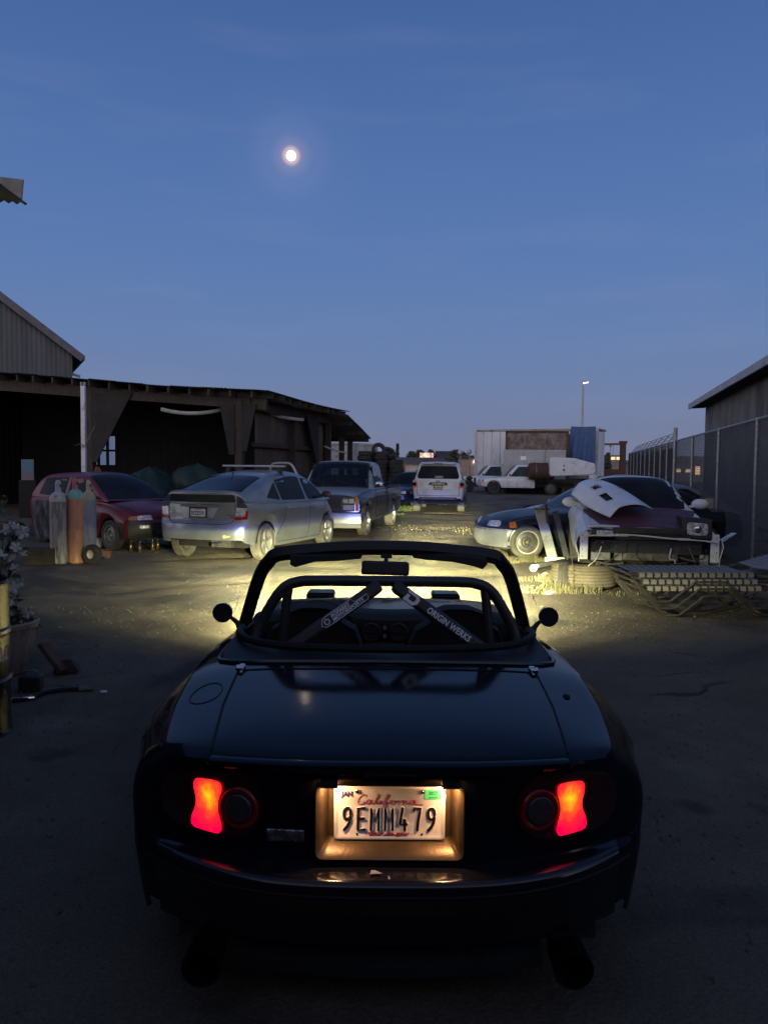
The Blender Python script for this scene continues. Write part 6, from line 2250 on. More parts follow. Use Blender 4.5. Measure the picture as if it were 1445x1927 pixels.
def seams(T, L, lines, sides=(-1, 1), name='shut_line', wdt=0.010, tops=(), ends=()):
    mb = MB()
    for sg in sides:
        for ln in lines:
            mb = MB()
            seam(mb, L.P_side(sg, 0.0), ln, wdt)
            mb.build(name, M_VOID, T, weld=False)
    for ln in tops:
        for sg in (-1, 1):
            mb = MB()
            seam(mb, L.P_top(0.0), [(sg * a, b) for a, b in ln], wdt)
            mb.build(name, M_VOID, T, weld=False)
    mb = MB()
    for e, ln in ends:
        seam(mb, L.P_end(e, 0.0), ln, wdt)
    if mb.v: mb.build(name, M_VOID, T, weld=False)

def handles(T, L, pts, m, sides=(-1, 1)):
    for sg in sides:
        for y, z in pts:
            p = Vector(L.P_side(sg, 0.0)(y, z))
            mb = MB()
            mb.tube([p + Vector((0, -0.10, 0)), p + Vector((sg * 0.03, -0.06, 0.005)), p + Vector((sg * 0.03, 0.06, 0.005)), p + Vector((0, 0.09, 0))], 0.013, 6)
            mb.build('door_handle', m, T)

def door_mirror(T, p, m, sg, s=1.0):
    mb = MB()
    x, y, z = p
    mb.ball((x + sg * 0.11 * s, y, z + 0.02), (0.105 * s, 0.05 * s, 0.065 * s), 14, 9)
    mb.bar((x - sg * 0.03, y + 0.02, z - 0.02), (x + sg * 0.08 * s, y, z), 0.05, 0.03)
    return mb.build('door_mirror', m, T)

def plate(T, c, rz, txt, m_letter, hdr=None, m_hdr=None, w=0.305, facing=-1, frame=None, base=None):
    """a licence plate standing on a rear end (facing -1) or a front end (facing 1)"""
    mb = MB()
    mb.box((0, 0, 0), (w, 0.008, w * 0.5))
    p = mb.build('number_plate', base or M_PLATE, T, bevel=0.003)
    p.location = c
    p.rotation_euler = (0, 0, rz + (0 if facing < 0 else PI))
    lettering(txt, w * 0.30, m_letter, p, BACK(0, -0.005, -w * 0.05), name='plate_lettering', extrude=0.001, bold=0.002, sx=0.78)
    if hdr:
        lettering(hdr, w * 0.115, m_hdr or m_letter, p, BACK(0, -0.005, w * 0.165), name='state_lettering', extrude=0.001)
    if frame:
        mb = MB()
        a = [(-w * .53, -w * .28), (w * .53, -w * .28), (w * .53, w * .28), (-w * .53, w * .28)]
        b = [(-w * .46, -w * .215), (w * .46, -w * .215), (w * .46, w * .205), (-w * .46, w * .205)]
        mb.grid([[(x, 0.006, z) for x, z in a], [(x, -0.010, z) for x, z in a], [(x, -0.010, z) for x, z in b], [(x, 0.002, z) for x, z in b]], closed_u=True)
        mb.build('plate_frame', frame, p, smooth=False)
    return p

M_SILVER = mat('silver_car_paint', (0.255, 0.275, 0.30), (0.215, 0.235, 0.255), rough=0.32, metal=0.35, scale=2.2, coat=0.25, rvar=0.08, dirt=(0.19, 0.19, 0.175), dscale=1.6)
M_WHITE = mat('white_car_paint', (0.76, 0.77, 0.79), (0.66, 0.67, 0.69), rough=0.32, scale=2.2, coat=0.25, rvar=0.1, dirt=(0.46, 0.44, 0.40), dscale=2.0)
M_OLDWHITE = mat('grimy_white_paint', (0.68, 0.68, 0.67), (0.55, 0.545, 0.53), rough=0.45, scale=3.0, coat=0.1, rvar=0.15, dirt=(0.26, 0.24, 0.20), dscale=3.2, bump=0.03)
M_RED = mat('faded_red_paint', (0.16, 0.005, 0.011), (0.10, 0.005, 0.009), rough=0.38, scale=2.4, coat=0.2, dirt=(0.08, 0.018, 0.02), dscale=2.5)
M_MAROON = mat('maroon_primer', (0.115, 0.022, 0.030), (0.075, 0.018, 0.024), rough=0.55, scale=3.2, rvar=0.12, dirt=(0.10, 0.05, 0.05), dscale=3.0)
M_DKBLUE = mat('dark_blue_paint', (0.012, 0.018, 0.045), (0.020, 0.026, 0.050), rough=0.30, scale=2.2, coat=0.3, dirt=(0.06, 0.06, 0.065), dscale=2.0)
M_CHAR = mat('charcoal_paint', (0.010, 0.012, 0.018), (0.017, 0.019, 0.025), rough=0.36, scale=2.5, coat=0.0, spec=0.3, dirt=(0.035, 0.034, 0.032), dscale=2.3)
M_GREYBUMP = mat('grey_bumper_plastic', (0.05, 0.05, 0.052), (0.08, 0.078, 0.075), rough=0.6, scale=7)

# ---------------- silver hatchback, three-quarter rear view
hx, hy = 0.307, 0.952
rear_ax = Vector((-2.74, 13.12))
org = rear_ax + Vector((hx, hy)) * 1.40
T = thing('hatchback', 'silver hatchback with a roof bar across its top, parked in the headlight beam', 'car', (org.x, org.y, 0), -math.atan2(hx, hy))
LBP = Loft([(-2.22, 1.00), (-1.5, 1.0), (0, 0.97), (1.3, 0.97), (1.7, 0.90), (2.1, 0.74), (2.23, 0.62)],
           [(-2.22, 0.98), (-1.5, 0.975), (0, 0.945), (1.2, 0.925), (1.7, 0.85), (2.1, 0.70), (2.23, 0.58)],
           [(-2.22, 0.81), (-1.8, 0.845), (0, 0.8625), (1.4, 0.85), (2.0, 0.80), (2.23, 0.72)],
           [(-2.22, 0.75), (-1.5, 0.795), (0, 0.805), (1.2, 0.78), (2.0, 0.62), (2.23, 0.5)],
           [(-2.22, 0.33), (-1.9, 0.29), (-1, 0.21), (1, 0.19), (2.23, 0.22)], -2.22, 2.23,
           arches=((-1.40, 0.31, 0.345), (1.30, 0.31, 0.345)), c0=(0.20, 3.2), c1=(0.5, 2.2), r0=0.05, r1=0.06,
           f0=[(0.30, 0.05), (0.40, 0.0), (0.58, 0.0), (0.645, 0.015), (0.68, 0.075), (0.85, 0.085), (1.0, 0.11)], d0=0.55, d1=0.9, fillet=0.16)
LBP.shell().build('body', M_SILVER, T)
HO = House([(-2.17, 0.95), (0, 0.93), (1.75, 0.92)], [(-2.17, 1.135), (-2.0, 1.165), (-1.6, 1.245), (-1.1, 1.36), (-0.6, 1.44), (0.0, 1.475), (0.35, 1.465), (0.8, 1.37), (1.3, 1.14), (1.75, 0.94)],
           [(-2.17, 0.765), (-1.6, 0.80), (0, 0.812), (1.0, 0.785), (1.75, 0.69)], [(-2.17, 0.50), (-1.0, 0.56), (0, 0.58), (1, 0.55), (1.75, 0.5)], -2.17, 1.75, 0.54, c0=(0.22, 3.0), d0=0.6, rad=0.10)
HO.shell(caps=(True, False)).build('glasshouse', M_SILVER, T)
HO.cr = 0.03
side_win(T, HO, [(1.28, 0.965), (0.38, 0.965), (0.34, 1.36), (0.62, 1.35), (0.95, 1.22)], M_GLASS)
side_win(T, HO, [(0.28, 0.965), (-0.74, 0.985), (-0.76, 1.335), (-0.1, 1.395), (0.26, 1.385)], M_GLASS)
side_win(T, HO, [(-0.79, 0.99), (-1.28, 1.035), (-0.80, 1.305)], M_GLASS, name='quarter_window')
top_win(T, HO, [(-0.63, -2.03), (0.63, -2.03), (0.51, -1.0), (-0.51, -1.0)], M_GLASS, 'rear_window')
top_win(T, HO, [(-0.60, 1.62), (0.60, 1.62), (0.47, 0.55), (-0.47, 0.55)], M_GLASS, 'windscreen')
end_patch(T, HO, 0, [(-0.61, 0.985), (0.61, 0.985), (0.585, 1.105), (-0.585, 1.105)], M_GLASS, 'lower_rear_window', off=0.012, r=0.03)
# spoiler lip over the lower window
mb = MB()
rows = []
for k in range(21):
    u = -1 + k / 10
    q = Vector(HO.P_top(0.0)(u * 0.60, -2.10))
    rows.append([q + Vector((0, 0.12, -0.012)), q + Vector((0, 0.0, 0.012)), q + Vector((0, -0.055, 0.002)), q + Vector((0, -0.05, -0.020)), q + Vector((0, 0.03, -0.035))])
mb.grid(rows)
mb.build('spoiler', M_SILVER, T)
PE = LBP.P_end
end_patch(T, LBP, 0, [(-0.34, 0.93), (-0.30, 0.725), (0.24, 0.725), (0.34, 0.93)], mat('pale_silver_recess', (0.46, 0.49, 0.53), (0.42, 0.45, 0.48), rough=0.3, metal=0.3, scale=3), 'plate_recess', off=0.003, r=0.03)
mb = MB()
rows = []
for k in range(13):
    u = -1 + k / 6
    x = -0.0 + 0.36 * u
    zt = 0.965 + 0.028 * math.exp(-(u / 0.35) ** 2)
    q = lambda z, o: PE(0, o)(x, z)
    rows.append([q(zt, 0.002), q(zt - 0.01, 0.018), q(0.925, 0.030), q(0.905, 0.022), q(0.90, -0.01)])
mb.grid(rows)
mb.build('tailgate_handle', M_SILVER, T)
q = Vector(PE(0, 0.03)(0.0, 0.955))
mb = MB()
mb.tube([q + Vector((0.058 * math.cos(t), 0, 0.038 * math.sin(t))) for t in [2 * PI * k / 24 for k in range(24)]], 0.006, 6, closed=True)
mb.tube([q + Vector((0.018 * math.cos(t), 0, 0.034 * math.sin(t))) for t in [2 * PI * k / 16 for k in range(16)]], 0.004, 6, closed=True)
mb.tube([q + Vector((0.044 * math.cos(t), 0, 0.018 + 0.014 * math.sin(t))) for t in [2 * PI * k / 16 for k in range(16)]], 0.004, 6, closed=True)
mb.build('emblem', M_CHROME, T, weld=False)
M_PLBLUE = mat('plate_blue_ink', (0.02, 0.03, 0.16), rough=0.5, scale=30)
M_PLRED = mat('plate_red_ink', (0.40, 0.02, 0.03), rough=0.5, scale=30)
plate(T, Vector(PE(0, 0.022)(-0.02, 0.815)), 0.0, '5PZE591', M_PLBLUE, 'California', M_PLRED, frame=M_BLACK)
end_patch(T, LBP, 0, [(-0.59, 0.795), (-0.50, 0.795), (-0.50, 0.808), (-0.59, 0.808)], M_CHROME, 'badge', off=0.006, depth=0.004, r=0.003, step=0.03)
end_patch(T, LBP, 0, [(0.46, 0.775), (0.60, 0.775), (0.60, 0.787), (0.46, 0.787)], M_GREYBUMP, 'badge', off=0.004, depth=0.004, r=0.003, step=0.03)
end_patch(T, LBP, 0, [(0.53, 0.735), (0.60, 0.735), (0.60, 0.760), (0.53, 0.760)], M_GREYBUMP, 'badge', off=0.004, depth=0.004, r=0.003, step=0.03)
for sg in (-1, 1):
    f = lambda pts: [(sg * a, b) for a, b in pts]
    end_patch(T, LBP, 0, f([(0.625, 0.905), (0.785, 0.895), (0.765, 0.95), (0.70, 0.985), (0.638, 0.99)]), glass_dark('smoked_lamp_top', (0.03, 0.035, 0.05)), 'tail_lamp', off=0.010, r=0.012)
    end_patch(T, HO, 0, f([(0.622, 0.985), (0.735, 0.985), (0.695, 1.055), (0.625, 1.095)]), bpy.data.materials['smoked_lamp_top'], 'tail_lamp', off=0.012, r=0.012)
    end_patch(T, LBP, 0, f([(0.612, 0.755), (0.765, 0.765), (0.785, 0.893), (0.624, 0.902)]), M_LENS, 'reverse_lamp', off=0.011, r=0.01)
    end_patch(T, LBP, 0, f([(0.605, 0.70), (0.79, 0.715), (0.80, 0.85), (0.772, 0.85), (0.762, 0.752), (0.610, 0.744)]), M_RED_LENS, 'brake_lamp', off=0.012, r=0.006)
seams(T, LBP, [[(0.36, 0.95), (0.33, 0.6), (0.30, 0.32), (0.26, 0.25)], [(-0.70, 0.97), (-0.72, 0.8), (-0.78, 0.66), (-1.02, 0.40)], [(1.22, 0.92), (1.10, 0.75), (1.02, 0.45), (0.92, 0.25)], [(0.92, 0.25), (-0.95, 0.27)], [(-1.74, 0.60), (-2.0, 0.62)]],
      ends=[(0, [(-0.60, 0.98), (-0.61, 0.74), (-0.57, 0.665), (-0.46, 0.635), (0.46, 0.635), (0.57, 0.665), (0.61, 0.74), (0.60, 0.98)])])
handles(T, LBP, [(0.48, 0.83), (-0.52, 0.845)], M_CHROME)
for sg in (-1, 1): door_mirror(T, (sg * 0.80, 1.02, 1.02), M_BLACK, sg)
wells(T, (-1.40, 1.30), 0.345, 0.31, 0.5, 0.83)
under(T, -1.75, 2.0, 1.25, 0.22, 0.40)
for yw in (-1.40, 1.30):
    for sg in (-1, 1): wheel(T, (sg * 0.745, yw, 0.31), 0.31, 0.19, M_TYRE_DUSTY, M_ALLOY, 'alloy', sg, 5)
mb = MB()
mb.tube([(0.22, -2.1, 0.285), (0.22, -1.75, 0.29)], 0.032, 12).box((0.22, -1.7, 0.29), (0.36, 0.3, 0.12))
mb.build('exhaust', M_STEEL, T)
# reflective dabs of tape on the bumper
M_TAPE = mat('yellow_tape', (0.70, 0.62, 0.16), (0.58, 0.50, 0.12), rough=0.45, scale=20)
for a in (0.50, 0.70):
    end_patch(T, LBP, 0, [(a - 0.055, 0.425), (a - 0.03, 0.405), (a - 0.005, 0.42), (a + 0.055, 0.43), (a + 0.055, 0.455), (a, 0.452), (a - 0.03, 0.465), (a - 0.055, 0.455)], M_TAPE, 'tape_patch', off=0.004, depth=0.002, r=0.006, step=0.03)
# roof bar and aerial
mb = MB()
mb.box((0, -0.28, 1.575), (1.26, 0.075, 0.035))
rbp = mb.build('roof_bar', mat('pale_roof_bar', (0.45, 0.46, 0.47), (0.38, 0.39, 0.40), rough=0.4, scale=8), T, bevel=0.01)
for sg in (-1, 1):
    mb = MB()
    mb.bar((sg * 0.50, -0.28, 1.56), (sg * 0.55, -0.28, 1.43), 0.05, 0.07).bar((sg * 0.55, -0.28, 1.45), (sg * 0.62, -0.28, 1.36), 0.04, 0.02)
    mb.build('roof_bar_foot', M_BLACK, rbp)
mb = MB()
mb.tube([(-0.1, -0.85, 1.42), (-0.1, -0.98, 1.56)], 0.007, 6).ball((-0.1, -0.85, 1.425), (0.03, 0.05, 0.02))
mb.build('aerial', M_BLACK, T)

# ---------------- two-tone pickup, nose towards us
ang = R(169.0)
fd = Vector((-math.sin(ang), math.cos(ang)))
rt = Vector((fd.y, -fd.x))
near_front_wheel = Vector((-0.47, 17.85))
front_ax = near_front_wheel + rt * 0.82          # the wheel nearest the lane is on the vehicle's left
org = front_ax - fd * 1.67
T = thing('pickup_truck', 'dark two-tone pickup with silver bonnet and passenger door hanging open, nose towards us', 'pickup truck', (org.x, org.y, 0), ang)
M_PSIL = mat('weathered_silver_paint', (0.36, 0.375, 0.39), (0.29, 0.30, 0.315), rough=0.36, metal=0.3, scale=2.0, coat=0.15, dirt=(0.19, 0.18, 0.17), dscale=2.2)
LT = Loft([(-2.75, 0.72), (-0.66, 0.72), (-0.60, 1.08), (0.75, 1.08), (0.95, 1.075), (1.6, 1.05), (2.3, 0.985), (2.52, 0.93)],
          [(-2.75, 1.06), (-0.66, 1.06), (-0.60, 1.06), (0.75, 1.05), (1.6, 1.01), (2.3, 0.945), (2.52, 0.90)],
          [(-2.75, 0.955), (0, 0.965), (2.0, 0.955), (2.52, 0.93)], [(-2.75, 0.91), (0.6, 0.90), (1.6, 0.875), (2.52, 0.84)],
          [(-2.75, 0.40), (-1.0, 0.33), (1.0, 0.30), (2.52, 0.46)], -2.75, 2.52, arches=((-1.67, 0.345, 0.40), (1.67, 0.345, 0.40)), c0=(0.03, 4), c1=(0.10, 3), r0=0.03, r1=0.03, fillet=0.13, crown=0.92)
LT.shell().build('body', M_DKBLUE, T)
top_win(T, LT, [(-0.83, 2.44), (0.83, 2.44), (0.86, 1.6), (0.86, 0.92), (-0.86, 0.92), (-0.86, 1.6)], M_PSIL, 'bonnet', off=0.012, r=0.05)
HT = House([(-0.62, 1.05), (0.95, 1.04)], [(-0.62, 1.60), (-0.50, 1.69), (-0.3, 1.715), (0.15, 1.715), (0.36, 1.67), (0.95, 1.05)], [(-0.62, 0.88), (0.95, 0.88)], [(-0.62, 0.70), (0.95, 0.70)], -0.62, 0.95, 0.68, r0=0.03, c0=(0.03, 3), step=0.05, rad=0.07)
rows = []
sh_ = HT.shell(caps=(True, False))
def cut(mb, test):
    """opens a shell where windows go"""
    mb.f = [f for f in mb.f if not test(Vector([sum(mb.v[i][k] for i in f) / len(f) for k in range(3)]))]
    return mb
def in_ws(c): return 0.42 < c.y < 0.90 and abs(c.x) < 0.70 and c.z > 1.08
def in_rw(c): return c.y < -0.55 and abs(c.x) < 0.60 and 1.16 < c.z < 1.55
def in_sw(c): return -0.42 < c.y < 0.56 and abs(c.x) > 0.69 and 1.10 < c.z < 1.60
cut(sh_, lambda c: in_ws(c) or in_rw(c) or in_sw(c)).build('cab', M_PSIL, T)
M_CLR = glass_clear('cab_glass', (0.38, 0.44, 0.48), 0.02, 0.05)
top_win(T, HT, [(-0.755, 0.93), (0.755, 0.93), (0.655, 0.37), (-0.655, 0.37)], M_CLR, 'windscreen', off=0.006)
end_patch(T, HT, 0, [(-0.64, 1.12), (0.64, 1.12), (0.58, 1.58), (-0.58, 1.58)], M_CLR, 'rear_window', off=0.006)
side_win(T, HT, [(0.70, 1.08), (-0.47, 1.08), (-0.42, 1.62), (0.30, 1.63)], M_CLR)
# dark screen surround, wipers, cab insides
mb = MB()
for a, b in (((-0.76, 0.935), (0.76, 0.935)), ((0.76, 0.935), (0.66, 0.36)), ((-0.76, 0.935), (-0.66, 0.36)), ((-0.66, 0.36), (0.66, 0.36))):
    seam(mb, HT.P_top(0.006), [a, b], 0.035)
for a, b in (((-0.5, 0.90), (0.05, 0.80)), ((0.15, 0.91), (0.62, 0.80))):
    seam(mb, HT.P_top(0.016), [a, b], 0.014)
mb.build('screen_surround', M_BLACK, T, weld=False)
mb = MB()
mb.box((0, 0.70, 1.02), (1.5, 0.35, 0.10)).box((0, -0.42, 1.0), (1.4, 0.16, 0.75), (R(-8), 0, 0)).box((0, -0.1, 0.8), (1.4, 0.6, 0.2))
mb.build('cab_interior', M_INT, T, bevel=0.03)
mb = MB()
mb.tube([Vector((0.40 + 0.17 * math.cos(t), 0.42 + 0.07 * math.sin(t), 1.12 + 0.13 * math.sin(t))) for t in [2 * PI * k / 24 for k in range(24)]], 0.013, 6, closed=True)
mb.build('steering_wheel', M_BLACK, T)
mb = MB()
mb.box((0.02, 0.32, 1.56), (0.22, 0.02, 0.07)).tube([(0.02, 0.33, 1.58), (0.02, 0.40, 1.64)], 0.01, 6)
mb.build('rear_view_mirror', M_BLACK, T)
# face: grille, lamps, bumper
FE = lambda poly, m, nm, off=0.006, r=0.01, depth=0.03: end_patch(T, LT, 1, poly, m, nm, off=off, r=r, depth=depth)
FE([(-0.90, 0.905), (0.90, 0.905), (0.90, 0.585), (-0.90, 0.585)], M_CHROME, 'grille_frame', 0.012)
FE([(-0.50, 0.885), (0.50, 0.885), (0.50, 0.60), (-0.50, 0.60)], M_BLACK, 'grille', 0.020)
mb = MB()
for k in range(7):
    mb.bar(Vector(LT.P_end(1, 0.026)(-0.49, 0.62 + k * 0.04)), Vector(LT.P_end(1, 0.026)(0.49, 0.62 + k * 0.04)), 0.012, 0.010)
mb.build('grille_bars', M_GREYBUMP, T)
for sg in (-1, 1):
    f = lambda x0, x1, z0, z1: [(sg * x0, z0), (sg * x1, z0), (sg * x1, z1), (sg * x0, z1)]
    FE(f(0.53, 0.80, 0.60, 0.89), M_BLACK, 'lamp_bezel', 0.018)
    FE(f(0.55, 0.655, 0.775, 0.87), M_LENS, 'headlight', 0.026)
    FE(f(0.68, 0.785, 0.775, 0.87), M_LENS, 'headlight', 0.026)
    FE(f(0.55, 0.785, 0.625, 0.735), mat('frosted_park_lamp', (0.42, 0.43, 0.45), (0.34, 0.35, 0.37), rough=0.4, scale=20), 'parking_lamp', 0.024)
    FE(f(0.815, 0.885, 0.60, 0.885), M_AMBER, 'indicator', 0.022)
    door_mirror(T, (sg * 0.86, 0.66, 1.16), M_CHROME, sg, 1.15)
mb = MB()
rows = []
for k in range(17):
    u = -1 + k / 8
    x = u * 0.95
    yb_ = 2.60 - 0.10 * abs(u) ** 3
    rows.append([(x, yb_ - 0.16, 0.565), (x, yb_ - 0.01, 0.56), (x, yb_, 0.545), (x, yb_, 0.43), (x, yb_ - 0.015, 0.42), (x, yb_ - 0.015, 0.33), (x, yb_ - 0.005, 0.32), (x, yb_ - 0.03, 0.225), (x, yb_ - 0.15, 0.21)])
mb.grid(rows)
mb.build('bumper', mat('silver_bumper', (0.33, 0.34, 0.35), (0.27, 0.27, 0.275), rough=0.35, metal=0.3, scale=4, dirt=(0.36, 0.34, 0.30), dscale=4), T)
seams(T, LT, [[(-0.52, 1.04), (-0.50, 0.45)], [(0.82, 1.03), (0.86, 0.5), (0.80, 0.40)], [(-0.64, 1.05), (-0.66, 0.40)], [(-2.7, 0.86), (2.3, 0.86)], [(0.8, 0.40), (-0.5, 0.40)]], wdt=0.014)
handles(T, LT, [(-0.30, 0.94)], M_BLACK)
mb = MB()
for sg in (-1, 1):
    mb.tube([(sg * 0.92, -2.72, 1.075), (sg * 0.92, -0.68, 1.075)], 0.028, 8)
mb.build('bed_rail_caps', M_BLACK, T)
tg = MB()
tg.box((0, -2.72, 0.88), (1.75, 0.05, 0.36))
tg.build('tailgate', M_DKBLUE, T, bevel=0.01)
wells(T, (-1.67, 1.67), 0.40, 0.345, 0.55, 0.92)
under(T, -2.6, 2.3, 1.3, 0.28, 0.55)
for yw in (-1.67, 1.67):
    for sg in (-1, 1): wheel(T, (sg * 0.83, yw, 0.345), 0.345, 0.235, M_TYRE_DUSTY, M_ALLOY, 'alloy', sg, 8)
# the far door stands open
mb = MB()
dc = Vector((0.90, 0.80, 0))
ddir = Vector((math.cos(R(25)), -math.sin(R(25)) * 1.0, 0))
def dp(a, z): return dc + ddir * a + Vector((0, 0, z))
fr_ = catmull([dp(0.02, 1.05), dp(0.28, 1.50), dp(0.42, 1.64), dp(0.60, 1.665), dp(0.95, 1.655), dp(1.08, 1.60), dp(1.12, 1.45), dp(1.15, 1.05)], 4)
mb.tube(fr_, 0.032, 8)
door = mb.build('door_window_frame', M_PSIL, T)
mb = MB()
mb.slab([[dp(0.0, 0.42), dp(1.1, 0.42)], [dp(-0.02, 0.75), dp(1.17, 0.75)], [dp(0.0, 1.06), dp(1.16, 1.06)]], Vector((0.05, 0.09, 0)))
mb.build('door', M_DKBLUE, T)

# ---------------- white sport-utility seen square from behind
T = thing('suv', 'white sport utility vehicle seen from behind at the end of the lane', 'suv', (1.94 + 0.13 * 2.25, 27.6 + 2.25, 0), R(-7.5))
LS = Loft([(-2.25, 1.13), (0, 1.12), (1.3, 1.10), (2.2, 0.98), (2.45, 0.85)], [(-2.25, 1.11), (0, 1.10), (1.3, 1.05), (2.2, 0.93), (2.45, 0.80)],
          [(-2.25, 0.90), (-1.6, 0.945), (1.5, 0.945), (2.45, 0.86)], [(-2.25, 0.87), (0, 0.895), (1.5, 0.86), (2.45, 0.7)],
          [(-2.25, 0.46), (-1.9, 0.42), (0, 0.36), (2.45, 0.40)], -2.25, 2.45, arches=((-1.39, 0.38, 0.44), (1.40, 0.38, 0.44)), c0=(0.16, 3.5), c1=(0.3, 2.5), r0=0.04,
          f0=[(0.45, 0.05), (0.55, 0.0), (0.76, 0.0), (0.80, 0.03), (0.84, 0.07), (1.1, 0.09)], d0=0.5, fillet=0.12)
LS.shell().build('body', M_WHITE, T)
HS = House([(-2.18, 1.10), (1.4, 1.08)], [(-2.18, 1.72), (-2.05, 1.78), (-1.0, 1.80), (0.1, 1.78), (0.45, 1.70), (1.4, 1.09)], [(-2.18, 0.875), (0, 0.885), (1.4, 0.82)], [(-2.18, 0.70), (0, 0.70), (1.4, 0.66)], -2.18, 1.4, 0.70, r0=0.05, c0=(0.09, 3),
           f0=[(1.1, 0.0), (1.8, 0.22)], d0=0.6, rad=0.09)
HS.shell(caps=(True, False)).build('glasshouse', M_WHITE, T)
end_patch(T, HS, 0, [(-0.72, 1.21), (0.72, 1.21), (0.755, 1.30), (0.64, 1.665), (-0.64, 1.665), (-0.755, 1.30)], M_GLASS, 'rear_window', off=0.008, r=0.05)
side_win(T, HS, [(1.0, 1.16), (0.1, 1.16), (0.08, 1.70), (0.40, 1.66)], M_GLASS)
side_win(T, HS, [(0.0, 1.16), (-0.95, 1.16), (-0.95, 1.70), (-0.02, 1.71)], M_GLASS)
side_win(T, HS, [(-1.05, 1.18), (-1.95, 1.22), (-1.70, 1.68), (-1.05, 1.70)], M_GLASS, name='quarter_window')
lettering('NØN', 0.12, M_WHITE_PRINT, T, BACK(0.03, HS.P_end(0, 0.016)(0, 1.27)[1] - 0.004, 1.27), name='window_decal', extrude=0.001, sx=1.0)
mb = MB()
mb.slab([[(x, -2.0, 1.79 - 0.02 * abs(x)) for x in (-0.62, 0, 0.62)], [(x, -2.23, 1.755 - 0.02 * abs(x)) for x in (-0.62, 0, 0.62)]], (0, 0, 0.035))
mb.build('roof_spoiler', M_WHITE, T, bevel=0.01)
mb = MB()
mb.box((0, -2.232, 1.772), (0.28, 0.01, 0.02))
mb.build('high_brake_light', M_RED_LENS, T)
for sg in (-1, 1):
    mb = MB()
    mb.tube(catmull([(sg * 0.56, -1.7, 1.80), (sg * 0.56, -1.55, 1.86), (sg * 0.56, 0.0, 1.87), (sg * 0.56, 0.2, 1.80)], 4), 0.02, 6)
    mb.build('roof_rail', M_BLACK, T)
    f = lambda pts: [(sg * a, b) for a, b in pts]
    end_patch(T, LS, 0, f([(0.79, 1.09), (0.93, 1.06), (0.93, 1.15), (0.79, 1.17)]), M_LENS, 'reverse_lamp', off=0.03, r=0.015)
    end_patch(T, LS, 0, f([(0.785, 0.955), (0.93, 0.955), (0.93, 1.065), (0.79, 1.09)]), M_SMOKE, 'tail_lamp', off=0.03, r=0.01)
    end_patch(T, LS, 0, f([(0.785, 0.895), (0.92, 0.895), (0.93, 0.95), (0.785, 0.95)]), emit('self_glowing_reflector', (0.55, 0.02, 0.012), 0.35), 'reflector', off=0.032, r=0.01)  # red glow added to the reflector, which holds no lamp
    door_mirror(T, (sg * 0.92, 0.85, 1.20), M_BLACK, sg, 1.25)
end_patch(T, LS, 0, [(-0.36, 0.985), (0.36, 0.985), (0.29, 1.075), (-0.29, 1.075)], M_BLACK, 'tailgate_trim', off=0.016, r=0.02)
end_patch(T, LS, 0, [(-0.25, 1.01), (0.25, 1.01), (0.24, 1.04), (-0.24, 1.04)], M_CHROME, 'badge', off=0.02, r=0.005, depth=0.01)
q = Vector(LS.P_end(0, 0.03)(0.0, 1.095))
mb = MB()
mb.tube([q + Vector((0.075 * math.cos(t), 0, 0.05 * math.sin(t))) for t in [2 * PI * k / 24 for k in range(24)]], 0.010, 6, closed=True)
mb.tube([q + Vector((0.024 * math.cos(t), 0, 0.044 * math.sin(t))) for t in [2 * PI * k / 16 for k in range(16)]], 0.007, 6, closed=True)
mb.build('emblem', M_CHROME, T, weld=False)
M_PEACH = mat('lamp_tinted_plate', (0.80, 0.62, 0.45), (0.72, 0.54, 0.38), rough=0.5, scale=9)  # a plate lamp's warm light put into the base colour
plate(T, Vector(LS.P_end(0, 0.02)(0.0, 0.90)), 0.0, '8VZM617', M_INK, frame=M_BLACK, base=M_PEACH)
end_patch(T, LS, 0, [(0.32, 0.768), (0.345, 0.768), (0.345, 0.785), (0.32, 0.785)], M_CHROME, 'badge', off=0.012, r=0.003, step=0.03)
end_patch(T, LS, 0, [(0.385, 0.768), (0.41, 0.768), (0.41, 0.785), (0.385, 0.785)], M_CHROME, 'badge', off=0.012, r=0.003, step=0.03)
seams(T, LS, [[(1.0, 1.08), (0.95, 0.45)], [(0.05, 1.09), (0.05, 0.42)], [(-0.98, 1.09), (-1.0, 0.82)]],
      ends=[(0, [(-0.765, 1.12), (-0.755, 0.64), (-0.74, 0.605), (0.74, 0.605), (0.755, 0.64), (0.765, 1.12)])], wdt=0.016)
end_patch(T, LS, 0, [(-0.68, 0.455), (0.68, 0.455), (0.67, 0.55), (-0.67, 0.55)], M_GREYBUMP, 'lower_bumper', off=0.008, r=0.02)
end_patch(T, LS, 0, [(-0.60, 0.47), (0.60, 0.47), (0.60, 0.535), (-0.60, 0.535)], mat('bumper_step', (0.35, 0.36, 0.38), rough=0.35, metal=0.4, scale=8), 'bumper_insert', off=0.014, r=0.01)
wells(T, (-1.39, 1.40), 0.44, 0.38, 0.6, 0.92)
under(T, -2.1, 2.2, 1.5, 0.30, 0.60)
mb = MB()
mb.box((0, -1.39, 0.38), (1.4, 0.12, 0.12)).ball((0.05, -1.39, 0.36), (0.16, 0.16, 0.14)).tube([(-0.55, -2.1, 0.36), (-0.55, -1.2, 0.40)], 0.035, 8)
mb.build('rear_axle', M_STEEL, T)
for yw in (-1.39, 1.40):
    for sg in (-1, 1): wheel(T, (sg * 0.815, yw, 0.38), 0.38, 0.26, M_TYRE_DUSTY, M_ALLOY, 'alloy', sg, 6)

